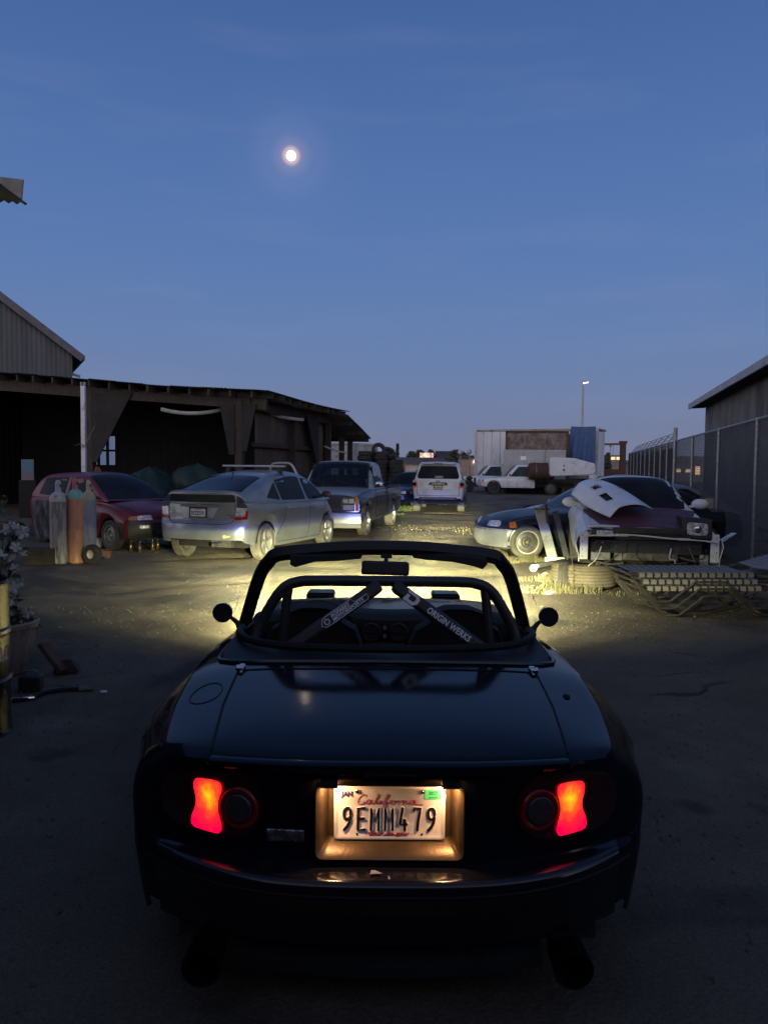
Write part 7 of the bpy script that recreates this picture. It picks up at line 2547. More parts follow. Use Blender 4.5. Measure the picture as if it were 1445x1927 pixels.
# ---------------- generic older car for the background rows
def old_car(name, label, loc, rz, body_m, L=4.4, W=1.68, H=1.32, glass=True, kind='coupe', wheels=True, group=None, lift=0.0, hood_m=None, rim='steel', cat='car', bump_m=None, lamp=True, cowl=1.25, over=0.86):
    T = thing(name, label, cat, (loc[0], loc[1], lift), rz, group)
    h = L / 2; w = W / 2
    bz = H * 0.62
    fw, rw = h - over, -h + 0.92
    rear_top = bz + (0.02 if kind != 'coupe' else 0.0)
    LB_ = Loft([(-h, rear_top - 0.06), (-h + 0.3, rear_top), (0, bz + 0.02), (h - cowl - 0.1, bz + 0.01), (h - 0.6, bz - 0.085), (h - 0.1, bz - 0.19), (h, bz - 0.24)],
               [(-h, rear_top - 0.10), (-h + 0.3, rear_top - 0.03), (0, bz - 0.01), (h - cowl - 0.1, bz - 0.03), (h - 0.6, bz - 0.125), (h, bz - 0.26)],
               [(-h, w * 0.93), (-h + 0.5, w), (0, w), (h - 0.7, w * 0.985), (h, w * 0.87)], [(-h, w * 0.8), (0, w * 0.91), (h - 0.6, w * 0.84), (h, w * 0.72)],
               [(-h, 0.32), (-h + 0.4, 0.26), (0, 0.19), (h - 0.4, 0.20), (h, 0.24)], -h, h, arches=((rw, 0.30, 0.335), (fw, 0.30, 0.335)),
               c0=(0.16, 3), c1=(0.28, 2.6), r0=0.05, r1=0.05, f1=[(0.22, 0.06), (0.32, 0.0), (0.50, 0.0), (0.54, 0.05), (0.8, 0.16)], f0=[(0.3, 0.04), (0.42, 0), (0.52, 0.0), (0.56, 0.06), (0.9, 0.12)], d0=0.5, d1=0.8, fillet=0.14)
    LB_.shell().build('body', body_m, T)
    ys, yr = h - cowl, -h + (0.35 if kind == 'coupe' else 0.75)
    HH = House([(yr, bz - 0.02), (ys, bz - 0.02)], [(yr, bz + 0.0), (yr + 0.35, bz + (0.22 if kind == 'coupe' else 0.30)), (yr + 0.95, H - 0.03), (yr + 1.3, H), (ys - 1.0, H), (ys - 0.75, H - 0.045), (ys, bz - 0.01)],
               [(yr, w * 0.84), (0, w * 0.93), (ys, w * 0.87)], [(yr, w * 0.66), (0, w * 0.67), (ys, w * 0.62)], yr, ys, H - bz, r0=0.0, c0=(0.0, 3), rad=0.07)
    HH.shell(caps=(False, False)).build('glasshouse', body_m, T)
    top_win(T, HH, [(-w * 0.80, ys - 0.06), (w * 0.80, ys - 0.06), (w * 0.58, ys - 0.74), (-w * 0.58, ys - 0.74)], M_GLASS, 'windscreen')
    top_win(T, HH, [(-w * 0.72, yr + 0.10), (w * 0.72, yr + 0.10), (w * 0.55, yr + 0.88), (-w * 0.55, yr + 0.88)], M_GLASS, 'rear_window')
    z0, z1 = bz + 0.03, H - 0.075
    side_win(T, HH, [(ys - 0.22, z0), (yr + 1.25, z0), (yr + 1.30, z1), (ys - 0.86, z1)], M_GLASS)
    side_win(T, HH, [(yr + 1.16, z0), (yr + 0.45, z0 + 0.05), (yr + 0.98, z1 - 0.01), (yr + 1.20, z1)], M_GLASS, name='quarter_window')
    seams(T, LB_, [[(ys - 0.12, bz - 0.03), (ys - 0.10, 0.5), (ys - 0.22, 0.26)], [(yr + 1.22, bz - 0.03), (yr + 1.22, 0.5), (yr + 1.08, 0.27)]], tops=[[(w * 0.78, h - 0.12), (w * 0.80, h - 0.6), (w * 0.84, ys + 0.02)]], wdt=0.012)
    handles(T, LB_, [(yr + 1.42, bz - 0.12)], M_BLACK)
    if hood_m:
        top_win(T, LB_, [(-w * 0.70, h - 0.16), (w * 0.70, h - 0.16), (w * 0.80, ys + 0.0), (-w * 0.80, ys + 0.0)], hood_m, 'bonnet', off=0.012)
    if bump_m:
        for sg in (-1, 1):
            mb = MB()
            rows = []
        mb = MB()
        rows = []
        for k in range(25):
            u = -1 + k / 12
            rows.append([LB_.warp(u * w * 0.90, h + 0.015, z) for z in (0.20, 0.30, 0.42, 0.52)])
        mb.slab(rows, (0, -0.05, 0))
        mb.build('bumper', bump_m, T)
        side_patch(T, LB_, [(h - 0.05, 0.24), (fw + 0.36, 0.22), (fw + 0.34, 0.50), (h - 0.05, 0.52)], bump_m, 'bumper_side', off=0.010)
    if lamp:
        for sg in (-1, 1):
            f = lambda pts: [(sg * a, b) for a, b in pts]
            end_patch(T, LB_, 1, f([(w * 0.42, 0.555), (w * 0.76, 0.555), (w * 0.74, 0.665), (w * 0.44, 0.655)]), M_LENS, 'headlight', off=0.012)
            side_patch(T, LB_, [(h - 0.36, 0.545), (h - 0.20, 0.545), (h - 0.23, 0.635), (h - 0.36, 0.655)], M_AMBER, 'indicator', sides=(sg,), off=0.010)
            end_patch(T, LB_, 0, f([(w * 0.45, 0.60), (w * 0.80, 0.60), (w * 0.78, 0.73), (w * 0.45, 0.73)]), M_RED_LENS, 'tail_lamp', off=0.010)
    for sg in (-1, 1): door_mirror(T, (sg * w * 0.92, ys - 0.34, bz + 0.07), body_m, sg, 0.85)
    wells(T, (rw, fw), 0.335, 0.30, w - 0.36, w - 0.03)
    under(T, -h + 0.2, h - 0.25, W - 0.35, 0.20, 0.42)
    if wheels:
        for yw in (rw, fw):
            for sg in (-1, 1): wheel(T, (sg * (w - 0.105), yw, 0.295), 0.295, 0.18, M_TYRE_DUSTY, M_STEEL if rim == 'steel' else M_ALLOY, rim, sg, 5)
    return T, LB_, HH

# dark sedan on the right, nose to the lane
M_WALL = mat('pale_wheel_trim', (0.40, 0.38, 0.33), (0.30, 0.28, 0.24), rough=0.6, scale=14)
hd = R(90 + 7)
fdir = Vector((-math.sin(hd), math.cos(hd)))
wl_ = Vector((2.50, 13.45))                       # near front wheel
lf = Vector((-fdir.y, fdir.x))                    # the car's left faces us
ctr = wl_ - lf * 0.72 - fdir * 1.75
T, LC, HC = old_car('sedan', 'dark blue-grey sedan with silver bumper and steel wheels, parked at the weedy right edge', (ctr.x, ctr.y), hd, M_CHAR, L=4.9, W=1.69, H=1.36, kind='sedan', cowl=1.66, over=0.70,
                    bump_m=mat('chalky_silver_bumper', (0.19, 0.20, 0.215), (0.14, 0.15, 0.16), rough=0.45, metal=0.2, scale=3, dirt=(0.25, 0.24, 0.21), dscale=4))
for w_ in [c for c in T.children if c.name.startswith('wheel') and not c.name.startswith('wheel_well')]:
    mb = MB()
    mb.lathe([(0.203, 0.083), (0.208, 0.090), (0.190, 0.088), (0.184, 0.080)], 36, axis='X')
    mb.build('trim_ring', M_WALL, w_)
    mb = MB()
    mb.lathe([(0.030, 0.06), (0.028, 0.078), (0.0001, 0.08)], 14, axis='X')
    mb.build('hub_cap', mat('brassy_hub', (0.40, 0.33, 0.14), rough=0.4, metal=0.6, scale=10), w_)

T, _, _ = old_car('coupe', 'black-nosed coupe parked just behind the dark sedan on the right', (1.98 + 2.10, 15.75), R(95), mat('matt_black_paint', (0.012, 0.013, 0.016), (0.022, 0.023, 0.027), rough=0.42, scale=3, dirt=(0.06, 0.06, 0.06), dscale=3), L=4.4, W=1.69, H=1.26, lamp=False, cowl=1.5,
                  hood_m=mat('grey_bonnet_paint', (0.20, 0.215, 0.24), (0.13, 0.14, 0.155), rough=0.4, scale=2.5, coat=0.2))
T, LW, _ = old_car('coupe', 'white coupe with a maroon band along its wing, third in the right-hand row', (3.18 + 2.2, 18.6), R(96), M_WHITE, L=4.5, W=1.69, H=1.27, lamp=False, cowl=1.5)
side_patch(T, LW, [(2.02, 0.60), (0.9, 0.66), (0.9, 0.74), (1.5, 0.715), (2.05, 0.65)], M_MAROON, 'wing_band', sides=(1,), off=0.006)
T, _, _ = old_car('coupe', 'white pop-up headlight coupe with a silver roof, between the dark sedan and the wrecked car', (3.35 + 2.2, 17.0), R(96), M_SILVER, L=4.5, W=1.69, H=1.27, lamp=False, cowl=1.5)
T, _, _ = old_car('sedan', 'faded red sedan farthest back in the right-hand row', (4.95 + 2.2, 23.3), R(97), M_RED, L=4.5, W=1.7, H=1.42, kind='sedan')
T, _, _ = old_car('sedan', 'dark blue sedan half hidden between the pickup and the white vehicle', (1.35, 33.0), R(150), M_DKBLUE, L=4.6, W=1.75, H=1.42, kind='sedan', rim='alloy')
T, _, _ = old_car('sedan', 'dark blue car at the far left, under the open shed', (-9.9, 17.2), R(215), M_DKBLUE, L=4.3, W=1.7, H=1.36, kind='sedan')

# ---------------- red hatchback under the shed, behind the gas cylinders
hd = R(180 + 52)
fdir = Vector((-math.sin(hd), math.cos(hd)))
rt = Vector((fdir.y, -fdir.x))
wheel_at = Vector((-4.96, 14.05))
ctr = wheel_at - rt * 0.70 - fdir * 1.17
T = thing('hatchback', 'small red hatchback with black lower bumper behind the gas cylinders', 'car', (ctr.x, ctr.y, 0), hd)
LR = Loft([(-1.85, 0.95), (0, 0.93), (0.75, 0.93), (1.3, 0.86), (1.75, 0.745), (1.85, 0.70)], [(-1.85, 0.92), (0, 0.90), (0.75, 0.885), (1.3, 0.82), (1.85, 0.67)],
          [(-1.85, 0.74), (-1.3, 0.78), (0, 0.79), (1.3, 0.78), (1.85, 0.71)], [(-1.85, 0.68), (0, 0.725), (1.3, 0.66), (1.85, 0.56)], [(-1.85, 0.3), (0, 0.20), (1.5, 0.20), (1.85, 0.24)], -1.85, 1.85,
          arches=((-1.18, 0.28, 0.325), (1.17, 0.28, 0.325)), c0=(0.12, 3), c1=(0.26, 2.6), f1=[(0.25, 0.07), (0.35, 0.0), (0.52, 0.0), (0.56, 0.03), (0.72, 0.08)], d1=0.7, fillet=0.13)
LR.shell().build('body', M_RED, T)
HR = House([(-1.8, 0.90), (1.05, 0.89)], [(-1.8, 1.02), (-1.6, 1.25), (-1.3, 1.37), (-0.3, 1.40), (0.05, 1.37), (1.05, 0.90)], [(-1.8, 0.70), (0, 0.735), (1.05, 0.70)], [(-1.8, 0.56), (0, 0.56), (1.05, 0.52)], -1.8, 1.05, 0.5, c0=(0.06, 3))
HR.shell(caps=(True, False)).build('glasshouse', M_RED, T)
top_win(T, HR, [(-0.66, 1.0), (0.66, 1.0), (0.50, 0.12), (-0.50, 0.12)], M_GLASS, 'windscreen')
side_win(T, HR, [(0.75, 0.93), (-0.35, 0.93), (-0.35, 1.33), (0.05, 1.32)], M_GLASS)
side_win(T, HR, [(-0.45, 0.93), (-1.45, 0.97), (-1.3, 1.30), (-0.45, 1.33)], M_GLASS, name='quarter_window')
end_patch(T, LR, 1, [(-0.66, 0.235), (0.66, 0.235), (0.68, 0.38), (0.68, 0.53), (-0.68, 0.53), (-0.68, 0.38)], M_BLACK, 'bumper', off=0.012)
side_patch(T, LR, [(1.78, 0.25), (1.50, 0.22), (1.48, 0.525), (1.78, 0.53)], M_BLACK, 'bumper_side', off=0.012)
for sg in (-1, 1):
    f = lambda pts: [(sg * a, b) for a, b in pts]
    end_patch(T, LR, 1, f([(0.27, 0.575), (0.535, 0.575), (0.52, 0.655), (0.30, 0.665)]), M_LENS, 'headlight', off=0.012)
    end_patch(T, LR, 1, f([(0.545, 0.575), (0.665, 0.575), (0.63, 0.64), (0.53, 0.655)]), M_AMBER, 'indicator', off=0.012)
    end_patch(T, LR, 1, f([(0.36, 0.43), (0.52, 0.43), (0.52, 0.48), (0.36, 0.48)]), M_LENS, 'fog_lamp', off=0.018)
    door_mirror(T, (sg * 0.72, 0.62, 0.97), M_BLACK, sg, 0.8)
end_patch(T, LR, 1, [(-0.25, 0.59), (0.25, 0.59), (0.25, 0.62), (-0.25, 0.62)], M_BLACK, 'grille', off=0.008)
seams(T, LR, [[(0.85, 0.88), (0.80, 0.4)], [(-0.4, 0.89), (-0.42, 0.35)]], tops=[[(0.50, 1.78), (0.60, 1.3), (0.68, 0.9)]])
wells(T, (-1.18, 1.17), 0.325, 0.28, 0.45, 0.76)
under(T, -1.7, 1.6, 1.2)
for yw in (-1.18, 1.17):
    for sg in (-1, 1): wheel(T, (sg * 0.69, yw, 0.28), 0.28, 0.165, M_TYRE, M_STEEL, 'steel', sg)

# ---------------- wrecked white coupe: no bumper, maroon bonnet, one headlight up
ang = R(169)
fd = Vector((-math.sin(ang), math.cos(ang)))
nose = Vector((3.37, 9.75))
LIFT = 0.12
org = nose - fd * 1.95
T = thing('wrecked_coupe', 'wrecked white coupe with a maroon bonnet, no front bumper and one headlight popped up', 'car', (org.x, org.y, LIFT), ang)
WRECK = T
LX = Loft([(-2.3, 0.84), (-1.0, 0.88), (0.6, 0.905), (0.9, 0.90), (1.5, 0.79), (1.95, 0.70)], [(-2.3, 0.82), (-1, 0.86), (0.6, 0.86), (1.3, 0.78), (1.95, 0.67)],
          [(-2.3, 0.80), (-1.3, 0.845), (0.5, 0.84), (1.3, 0.845), (1.95, 0.82)], [(-2.3, 0.7), (0, 0.76), (1.3, 0.70), (1.95, 0.66)],
          [(-2.3, 0.34), (-1, 0.22), (0.8, 0.22), (1.65, 0.30), (1.95, 0.33)], -2.3, 1.95, arches=((-1.35, 0.30, 0.345), (1.15, 0.31, 0.36)), c0=(0.16, 3), c1=(0.03, 4), r1=0.02, fillet=0.12)
LX.shell(caps=(True, False)).build('body', M_OLDWHITE, T)
HX = House([(-1.9, 0.84), (0.85, 0.865)], [(-1.9, 0.88), (-1.3, 1.13), (-0.8, 1.29), (-0.35, 1.335), (-0.05, 1.33), (0.12, 1.305), (0.85, 0.885)], [(-1.9, 0.66), (0, 0.755), (0.85, 0.74)], [(-1.9, 0.5), (0, 0.53), (0.85, 0.52)], -1.9, 0.85, 0.46, r0=0.0, c0=(0, 2))
HX.shell(caps=(False, False)).build('glasshouse', M_OLDWHITE, T)
top_win(T, HX, [(-0.745, 0.815), (0.745, 0.815), (0.69, 0.55), (0.565, 0.09), (-0.565, 0.09), (-0.69, 0.55)], M_GLASS, 'windscreen', r=0.02)
side_win(T, HX, [(0.55, 0.90), (-0.60, 0.90), (-0.55, 1.26), (0.0, 1.26)], M_GLASS)
side_win(T, HX, [(-0.68, 0.91), (-1.35, 0.95), (-0.9, 1.17), (-0.64, 1.25)], M_GLASS, name='quarter_window')
mb = MB()
rows = []
for k in range(17):
    u = -1 + k / 8
    rows.append([(0.04 * (1 - t) + u * (0.50 + 0.25 * t), 1.88 - 1.02 * t, 0.700 + 0.185 * t + 0.045 * (1 - abs(u) ** 2.5) * (0.6 + 0.4 * t)) for t in (0, 0.15, 0.35, 0.6, 0.8, 1.0)])
mb.slab(rows, (0, 0, -0.03))
mb.build('bonnet', M_MAROON, T)
door_mirror(T, (0.78, 0.45, 0.95), M_WHITE, 1, 1.15)
door_mirror(T, (-0.78, 0.45, 0.95), M_WHITE, -1, 1.15)
# wings flaring outwards at the front, drilled edges
for sg in (-1, 1):
    mb = MB()
    rows = []
    for i, (y, o) in enumerate([(0.78, 0.012), (0.9, 0.015), (1.05, 0.018), (1.2, 0.022), (1.35, 0.028), (1.42, 0.032), (1.50, 0.036), (1.60, 0.045), (1.75, 0.06), (1.88, 0.07), (1.955, 0.072)]):
        zl = max(0.26, LX.arch(y)); zt_ = LX.sh(y) - 0.015
        rows.append([(sg * (LX.side_x(min(y, 1.9), max(z, 0.3)) + o * (1 + 0.6 * (0.65 - z))), y, z) for z in [zl + (zt_ - zl) * q for q in (0, 0.2, 0.4, 0.6, 0.8, 0.92, 1.0)]] + [(sg * 0.775, y, zt_ + 0.016), (sg * 0.70, y, zt_ + 0.026)])
    mb.slab(rows, (-sg * 0.012, 0, -0.004))
    mb.box((sg * 0.795, 1.95, 0.47), (0.10, 0.02, 0.36))
    wg = mb.build('front_wing', M_WHITE, T)
    for z in (0.33, 0.42, 0.52, 0.60):
        mb = MB()
        mb.ball((sg * 0.815, 1.963, z), (0.008, 0.004, 0.008), 8, 4)
        mb.build('bolt_hole', M_VOID, wg)
    mb = MB()
    patch(mb, lambda a, b: (sg * (LX.side_x(1.75, b) + 0.052), a, b), lambda a, b: (sg * (LX.side_x(1.75, b) + 0.03), a, b), [(1.69, 0.50), (1.79, 0.50), (1.79, 0.545), (1.69, 0.545)], 0.05)
    mb.build('side_marker', mat('dull_orange_marker', (0.22, 0.09, 0.03), rough=0.5, scale=20), wg)
mb = MB()
mb.box((-0.02, 1.955, 0.675), (0.92, 0.05, 0.075)).box((-0.02, 1.94, 0.60), (0.86, 0.03, 0.09))
sp_ = mb.build('slam_panel', M_BLACK, T, bevel=0.006)
for k in range(2):
    mb = MB()
    for j in range(3):
        mb.box((-0.23 + 0.46 * k, 1.984, 0.655 + 0.018 * j), (0.36, 0.012, 0.006))
    mb.build('grille_slats', M_GREYBUMP, sp_)
mb = MB()
mb.box((-0.05, 1.93, 0.345), (0.62, 0.03, 0.10))
for k in range(24):
    mb.box((-0.34 + 0.025 * k, 1.948, 0.345), (0.006, 0.006, 0.095))
mb.build('radiator', M_STEEL, T)
rw_ = random.Random(17)
for k in range(7):
    x0 = -0.70 + 0.21 * k
    a = Vector((x0, 1.93, rw_.uniform(0.36, 0.55))); b = Vector((x0 + rw_.uniform(-0.15, 0.2), 1.96, rw_.uniform(0.20, 0.34)))
    mid_p = (a + b) / 2 + Vector((rw_.uniform(-.05, .05), 0.05, -0.05))
    mb = MB()
    mb.tube(catmull([a, mid_p, b, b + Vector((rw_.uniform(-.04, .04), 0.0, -0.05))], 5), rw_.uniform(0.004, 0.009), 5)
    mb.build('loose_wire', (M_BLACK, M_STEEL, M_OLDWHITE, M_RUST)[k % 4], T)
# naked front: slam panel, crash bar, radiator support
mb = MB()
mb.box((0, 1.78, 0.50), (1.40, 0.10, 0.40)).box((0, 1.6, 0.46), (1.36, 0.3, 0.5))
mb.build('engine_bay', M_VOID, T)
mb = MB()
mb.box((0, 1.90, 0.46), (1.30, 0.05, 0.155)).box((-0.0, 1.93, 0.53), (1.24, 0.03, 0.02)).box((0, 1.93, 0.39), (1.24, 0.03, 0.02))
for k in range(9):
    mb.box((-0.52 + 0.13 * k, 1.93, 0.46), (0.012, 0.02, 0.11))
mb.build('crash_bar', mat('black_crash_bar', (0.020, 0.022, 0.026), (0.034, 0.036, 0.040), rough=0.38, scale=9, dirt=(0.06, 0.06, 0.06), dscale=6), T, bevel=0.006)
mb = MB()
mb.box((0.56, 1.945, 0.46), (0.19, 0.02, 0.085))
mb.build('crash_bar_hole', M_VOID, T)
mb = MB()
mb.tube(catmull([(0.80, 1.97, 0.585), (0.66, 1.98, 0.605), (0.40, 1.985, 0.612), (0.30, 1.985, 0.622), (0.05, 1.985, 0.612), (-0.25, 1.985, 0.588), (-0.55, 1.985, 0.575), (-0.74, 1.98, 0.560), (-0.82, 1.97, 0.545)], 4), 0.011, 6)
mb.box((0.33, 1.985, 0.617), (0.16, 0.012, 0.032)).box((-0.42, 1.985, 0.582), (0.14, 0.012, 0.028))
mb.build('bumper_strip', M_OLDWHITE, T)
mb = MB()
for x, z, s in ((0.58, 0.335, (0.24, 0.10, 0.10)), (0.36, 0.34, (0.10, 0.06, 0.11)), (-0.68, 0.32, (0.10, 0.06, 0.13))):
    mb.box((x, 1.90, z), s)
mb.build('brackets', mat('scuffed_white_plastic', (0.34, 0.33, 0.32), (0.22, 0.215, 0.205), rough=0.55, scale=10, dirt=(0.08, 0.08, 0.075), dscale=8), T, bevel=0.008)
mb = MB()
mb.box((0.12, 1.86, 0.335), (0.46, 0.05, 0.09))
mb.build('oil_cooler', mat('pale_duct', (0.36, 0.34, 0.27), rough=0.6, scale=10, dirt=(0.12, 0.11, 0.09), dscale=9), T, bevel=0.01)
mb = MB()
for a, b in (((-0.1, 1.86, 0.30), (-0.5, 1.84, 0.27)), ((-0.35, 1.86, 0.36), (-0.75, 1.86, 0.30)), ((0.7, 1.9, 0.28), (0.3, 1.92, 0.25))):
    mb.tube(catmull([a, (Vector(a) + Vector(b)) / 2 + Vector((0, 0.03, -0.03)), b], 4), 0.014, 6)
mb.build('hoses', M_STEEL, T)
# lamps: right-hand one flush and broken, left-hand one standing up in its black box
mb = MB()
mb.box((0.53, 1.90, 0.635), (0.36, 0.12, 0.105))
hb = mb.build('headlight_housing', M_BLACK, T, bevel=0.012)
mb = MB()
mb.box((0.53, 1.965, 0.632), (0.22, 0.02, 0.075))
mb.build('headlight', M_LENS, hb, bevel=0.01)
mb = MB()
mb.box((0.55, 1.70, 0.715), (0.40, 0.44, 0.03))
mb.build('headlight_lid', M_OLDWHITE, T, bevel=0.01)
mb = MB()
v = [(-0.40, 1.975, 0.60), (-0.76, 1.975, 0.585), (-0.76, 1.945, 0.835), (-0.40, 1.945, 0.865), (-0.44, 1.30, 0.66), (-0.76, 1.30, 0.65), (-0.75, 1.28, 0.82), (-0.44, 1.28, 0.85)]
mb.add(v, [(0, 1, 2, 3), (4, 7, 6, 5), (0, 3, 7, 4), (1, 5, 6, 2), (3, 2, 6, 7), (0, 4, 5, 1)])
hb = mb.build('headlight_housing', M_BLACK, T, bevel=0.012)
mb = MB()
rows = []
mb.prism(round_poly([(-0.455, 0.640), (-0.705, 0.630), (-0.705, 0.785), (-0.455, 0.798)], 0.045, 4), 1.960, 1.990, 'Y')
hl_ = mb.build('headlight', M_LENS, hb, bevel=0.008)
mb = MB()
mb.ball((-0.58, 1.988, 0.712), (0.05, 0.02, 0.05), 14, 8)
mb.build('lamp_bulb_cover', M_CHROME, hl_)
wells(T, (-1.35, 1.15), 0.36, 0.31, 0.5, 0.80)
under(T, -2.1, 1.7, 1.3, 0.22, 0.5)
for sg in (-1, 1): wheel(T, (sg * 0.73, -1.35, 0.30 - LIFT), 0.30, 0.19, M_TYRE_DUSTY, M_ALLOY, 'alloy', sg, 5)
for sg in (-1, 1):
    mb = MB()
    mb.lathe([(0.05, 0.0), (0.12, 0.0), (0.12, 0.02), (0.05, 0.03), (0.03, 0.09), (0.0001, 0.09)], 20, c=(sg * 0.70, 1.15, 0.26), axis='X')
    mb.build('brake_hub', M_RUST, T)
mb = MB()
mb.tube([Vector((0.62 + 0.045 * math.cos(t), 1.90, 0.225 + 0.04 * math.sin(t))) for t in [2 * PI * k / 18 for k in range(18)]], 0.014, 6, closed=True)
mb.tube([(0.62, 1.90, 0.22), (0.62, 1.6, 0.24)], 0.028, 10)
mb.build('exhaust_flange', M_CHROME, T)
mb = MB()
mb.slab([[(-0.86, 1.80, 0.50), (-0.86, 1.62, 0.52)], [(-1.02, 1.72, 0.60), (-1.00, 1.56, 0.60)], [(-1.12, 1.66, 0.655), (-1.08, 1.55, 0.65)]], (0.01, 0.0, -0.015))
mb.build('torn_wing_panel', M_OLDWHITE, T)
# loose nose panel lying across bonnet and screen: a thing of its own
M_ = WRECK.matrix_basis.copy()
T2 = thing('loose_nose_panel', 'loose white nose panel with square vents lying on the maroon bonnet of the wrecked coupe', 'body panel', (org.x, org.y, LIFT), ang)
def np_(u, v):
    """u along the panel (screen end to bonnet end), v across"""
    a = Vector((0.62, 0.36, 1.20)); b = Vector((0.16, 1.42, 0.925))
    c = a.lerp(b, u)
    side = Vector((-0.92, -0.36, 0.08)).normalized()
    wd = 0.27 + 0.05 * math.sin(u * PI)
    hump = 0.16 * (1 - abs(v) ** 2.2) * (0.55 + 0.45 * math.sin(PI * min(1, u + 0.2)))
    z = hump - 0.02
    if v < -0.6: z -= 0.16 * (abs(v) - 0.6)
    return c + side * wd * v * 1.15 + Vector((0, 0.05, z))
holes = [(0.30, 0.43, -0.52, -0.20), (0.58, 0.76, -0.60, -0.30), (0.10, 0.19, -0.05, 0.40), (0.40, 0.48, 0.35, 0.85)]
us = sorted(set([i / 24 for i in range(25)] + [h for q in holes for h in q[:2]]))
vs_ = sorted(set([-1 + i / 12 for i in range(25)] + [h for q in holes for h in q[2:]]))
mb = MB()
rows = [[np_(u, v) for v in vs_] for u in us]
k = len(vs_)
vv = [p for r in rows for p in r]
ff = []
for i in range(len(us) - 1):
    for j in range(k - 1):
        uc, vc = (us[i] + us[i + 1]) / 2, (vs_[j] + vs_[j + 1]) / 2
        if any(a < uc < b and c < vc < d for a, b, c, d in holes): continue
        ff.append((i * k + j, i * k + j + 1, (i + 1) * k + j + 1, (i + 1) * k + j))
mb.add(vv, ff)
pn = mb.build('panel_skin', M_WHITE, T2, weld=False)
sol = pn.modifiers.new('thickness', 'SOLIDIFY'); sol.thickness = 0.012; sol.offset = -1
for a, b, c, d in holes:
    mb = MB()
    mb.slab([[np_(u, v) + Vector((0, 0, -0.03)) for v in (c, (c + d) / 2, d)] for u in (a, b)], (0, 0, -0.01))
    mb.build('vent_liner', M_BLACK, T2)
mb = MB()
mb.ball(np_(0.02, 0.1) + Vector((0, -0.02, 0.02)), (0.07, 0.05, 0.05), 10, 6)
mb.build('mounting_lug', M_OLDWHITE, T2)

# ---------------- white flatbed truck and its neighbour, far back
def flatbed(label, x, y, rz, full=True):
    T = thing('flatbed_truck', label, 'truck', (x, y, 0), rz)
    Lf = Loft([(-0.75, 1.12), (0.9, 1.12), (1.6, 1.10), (2.5, 1.02), (2.75, 0.95)], [(-0.75, 1.10), (0.9, 1.09), (2.5, 0.98), (2.75, 0.92)], [(-0.75, 0.96), (2.75, 0.93)], [(-0.75, 0.9), (2.75, 0.84)],
              [(-0.75, 0.42), (2.0, 0.45), (2.75, 0.55)], -0.75, 2.75, arches=((1.85, 0.40, 0.46),), c0=(0.02, 4), c1=(0.12, 3), fillet=0.12)
    Lf.shell().build('body', M_WHITE, T)
    Hf = House([(-0.72, 1.09), (1.1, 1.08)], [(-0.72, 1.75), (-0.6, 1.86), (0.2, 1.88), (0.42, 1.82), (1.1, 1.09)], [(-0.72, 0.9), (1.1, 0.9)], [(-0.72, 0.72), (1.1, 0.72)], -0.72, 1.1, 0.8, c0=(0.02, 3))
    Hf.shell(caps=(True, False)).build('cab', M_WHITE, T)
    side_win(T, Hf, [(0.82, 1.14), (-0.45, 1.14), (-0.42, 1.77), (0.30, 1.77)], glass_dark('green_tint_glass', (0.03, 0.045, 0.05)))
    top_win(T, Hf, [(-0.78, 1.04), (0.78, 1.04), (0.66, 0.44), (-0.66, 0.44)], M_GLASS, 'windscreen')
    seams(T, Lf, [[(1.0, 1.07), (0.98, 0.5)], [(-0.55, 1.08), (-0.55, 0.45)], [(0.98, 0.5), (-0.55, 0.45)]], wdt=0.016)
    handles(T, Lf, [(-0.33, 0.98)], M_BLACK)
    for sg in (-1, 1):
        side_patch(T, Lf, [(2.55, 0.74), (2.72, 0.74), (2.72, 0.96), (2.55, 0.96)], M_AMBER, 'indicator', sides=(sg,), off=0.012)
        wheel(T, (sg * 0.82, 1.85, 0.40), 0.40, 0.24, M_TYRE, mat('black_rim', (0.02, 0.02, 0.02), rough=0.5, scale=9), 'alloy', sg, 6)
        wheel(T, (sg * 0.82, -1.75, 0.40), 0.40, 0.24, M_TYRE, M_STEEL, 'steel', sg)
        door_mirror(T, (sg * 0.90, 0.85, 1.22), M_BLACK, sg, 1.1)
    wells(T, (1.85,), 0.46, 0.40, 0.5, 0.92)
    mb = MB()
    mb.box((0, -1.0, 0.58), (1.0, 4.6, 0.24))
    mb.build('chassis', M_VOID, T)
    mb = MB()
    mb.box((0, -2.15, 0.92), (2.1, 2.9, 0.14))
    fb = mb.build('flat_bed', mat('dark_deck', (0.03, 0.028, 0.025), (0.05, 0.045, 0.04), rough=0.8, scale=7), T)
    mb = MB()
    for sx in (-0.9, -0.45, 0, 0.45, 0.9):
        mb.box((sx, -0.86, 1.45), (0.05, 0.06, 1.0))
    mb.box((0, -0.86, 1.92), (1.9, 0.06, 0.08)).box((0, -0.86, 1.5), (1.9, 0.04, 0.05))
    mb.build('headboard', M_BLACK, T)
    mb = MB()
    mb.box((0, 2.82, 0.55), (1.8, 0.10, 0.20))
    mb.build('bumper', M_CHROME, T, bevel=0.02)
    mb = MB()
    for sx in (-0.5, 0.0, 0.5):
        mb.tube([(sx, 2.95, 0.45), (sx, 2.98, 1.0)], 0.03, 6)
    mb.tube([(-0.8, 2.98, 1.0), (0.8, 2.98, 1.0)], 0.035, 6).tube([(-0.8, 2.98, 0.7), (0.8, 2.98, 0.7)], 0.03, 6)
    mb.build('bull_bar', M_BLACK, T)
    return T
flatbed('white flatbed truck with an amber side lamp, nose to the left across the yard', 8.85, 49.7, R(88))
flatbed('older white truck partly hidden between the white vehicle and the flatbed', 7.6, 53.8, R(92))

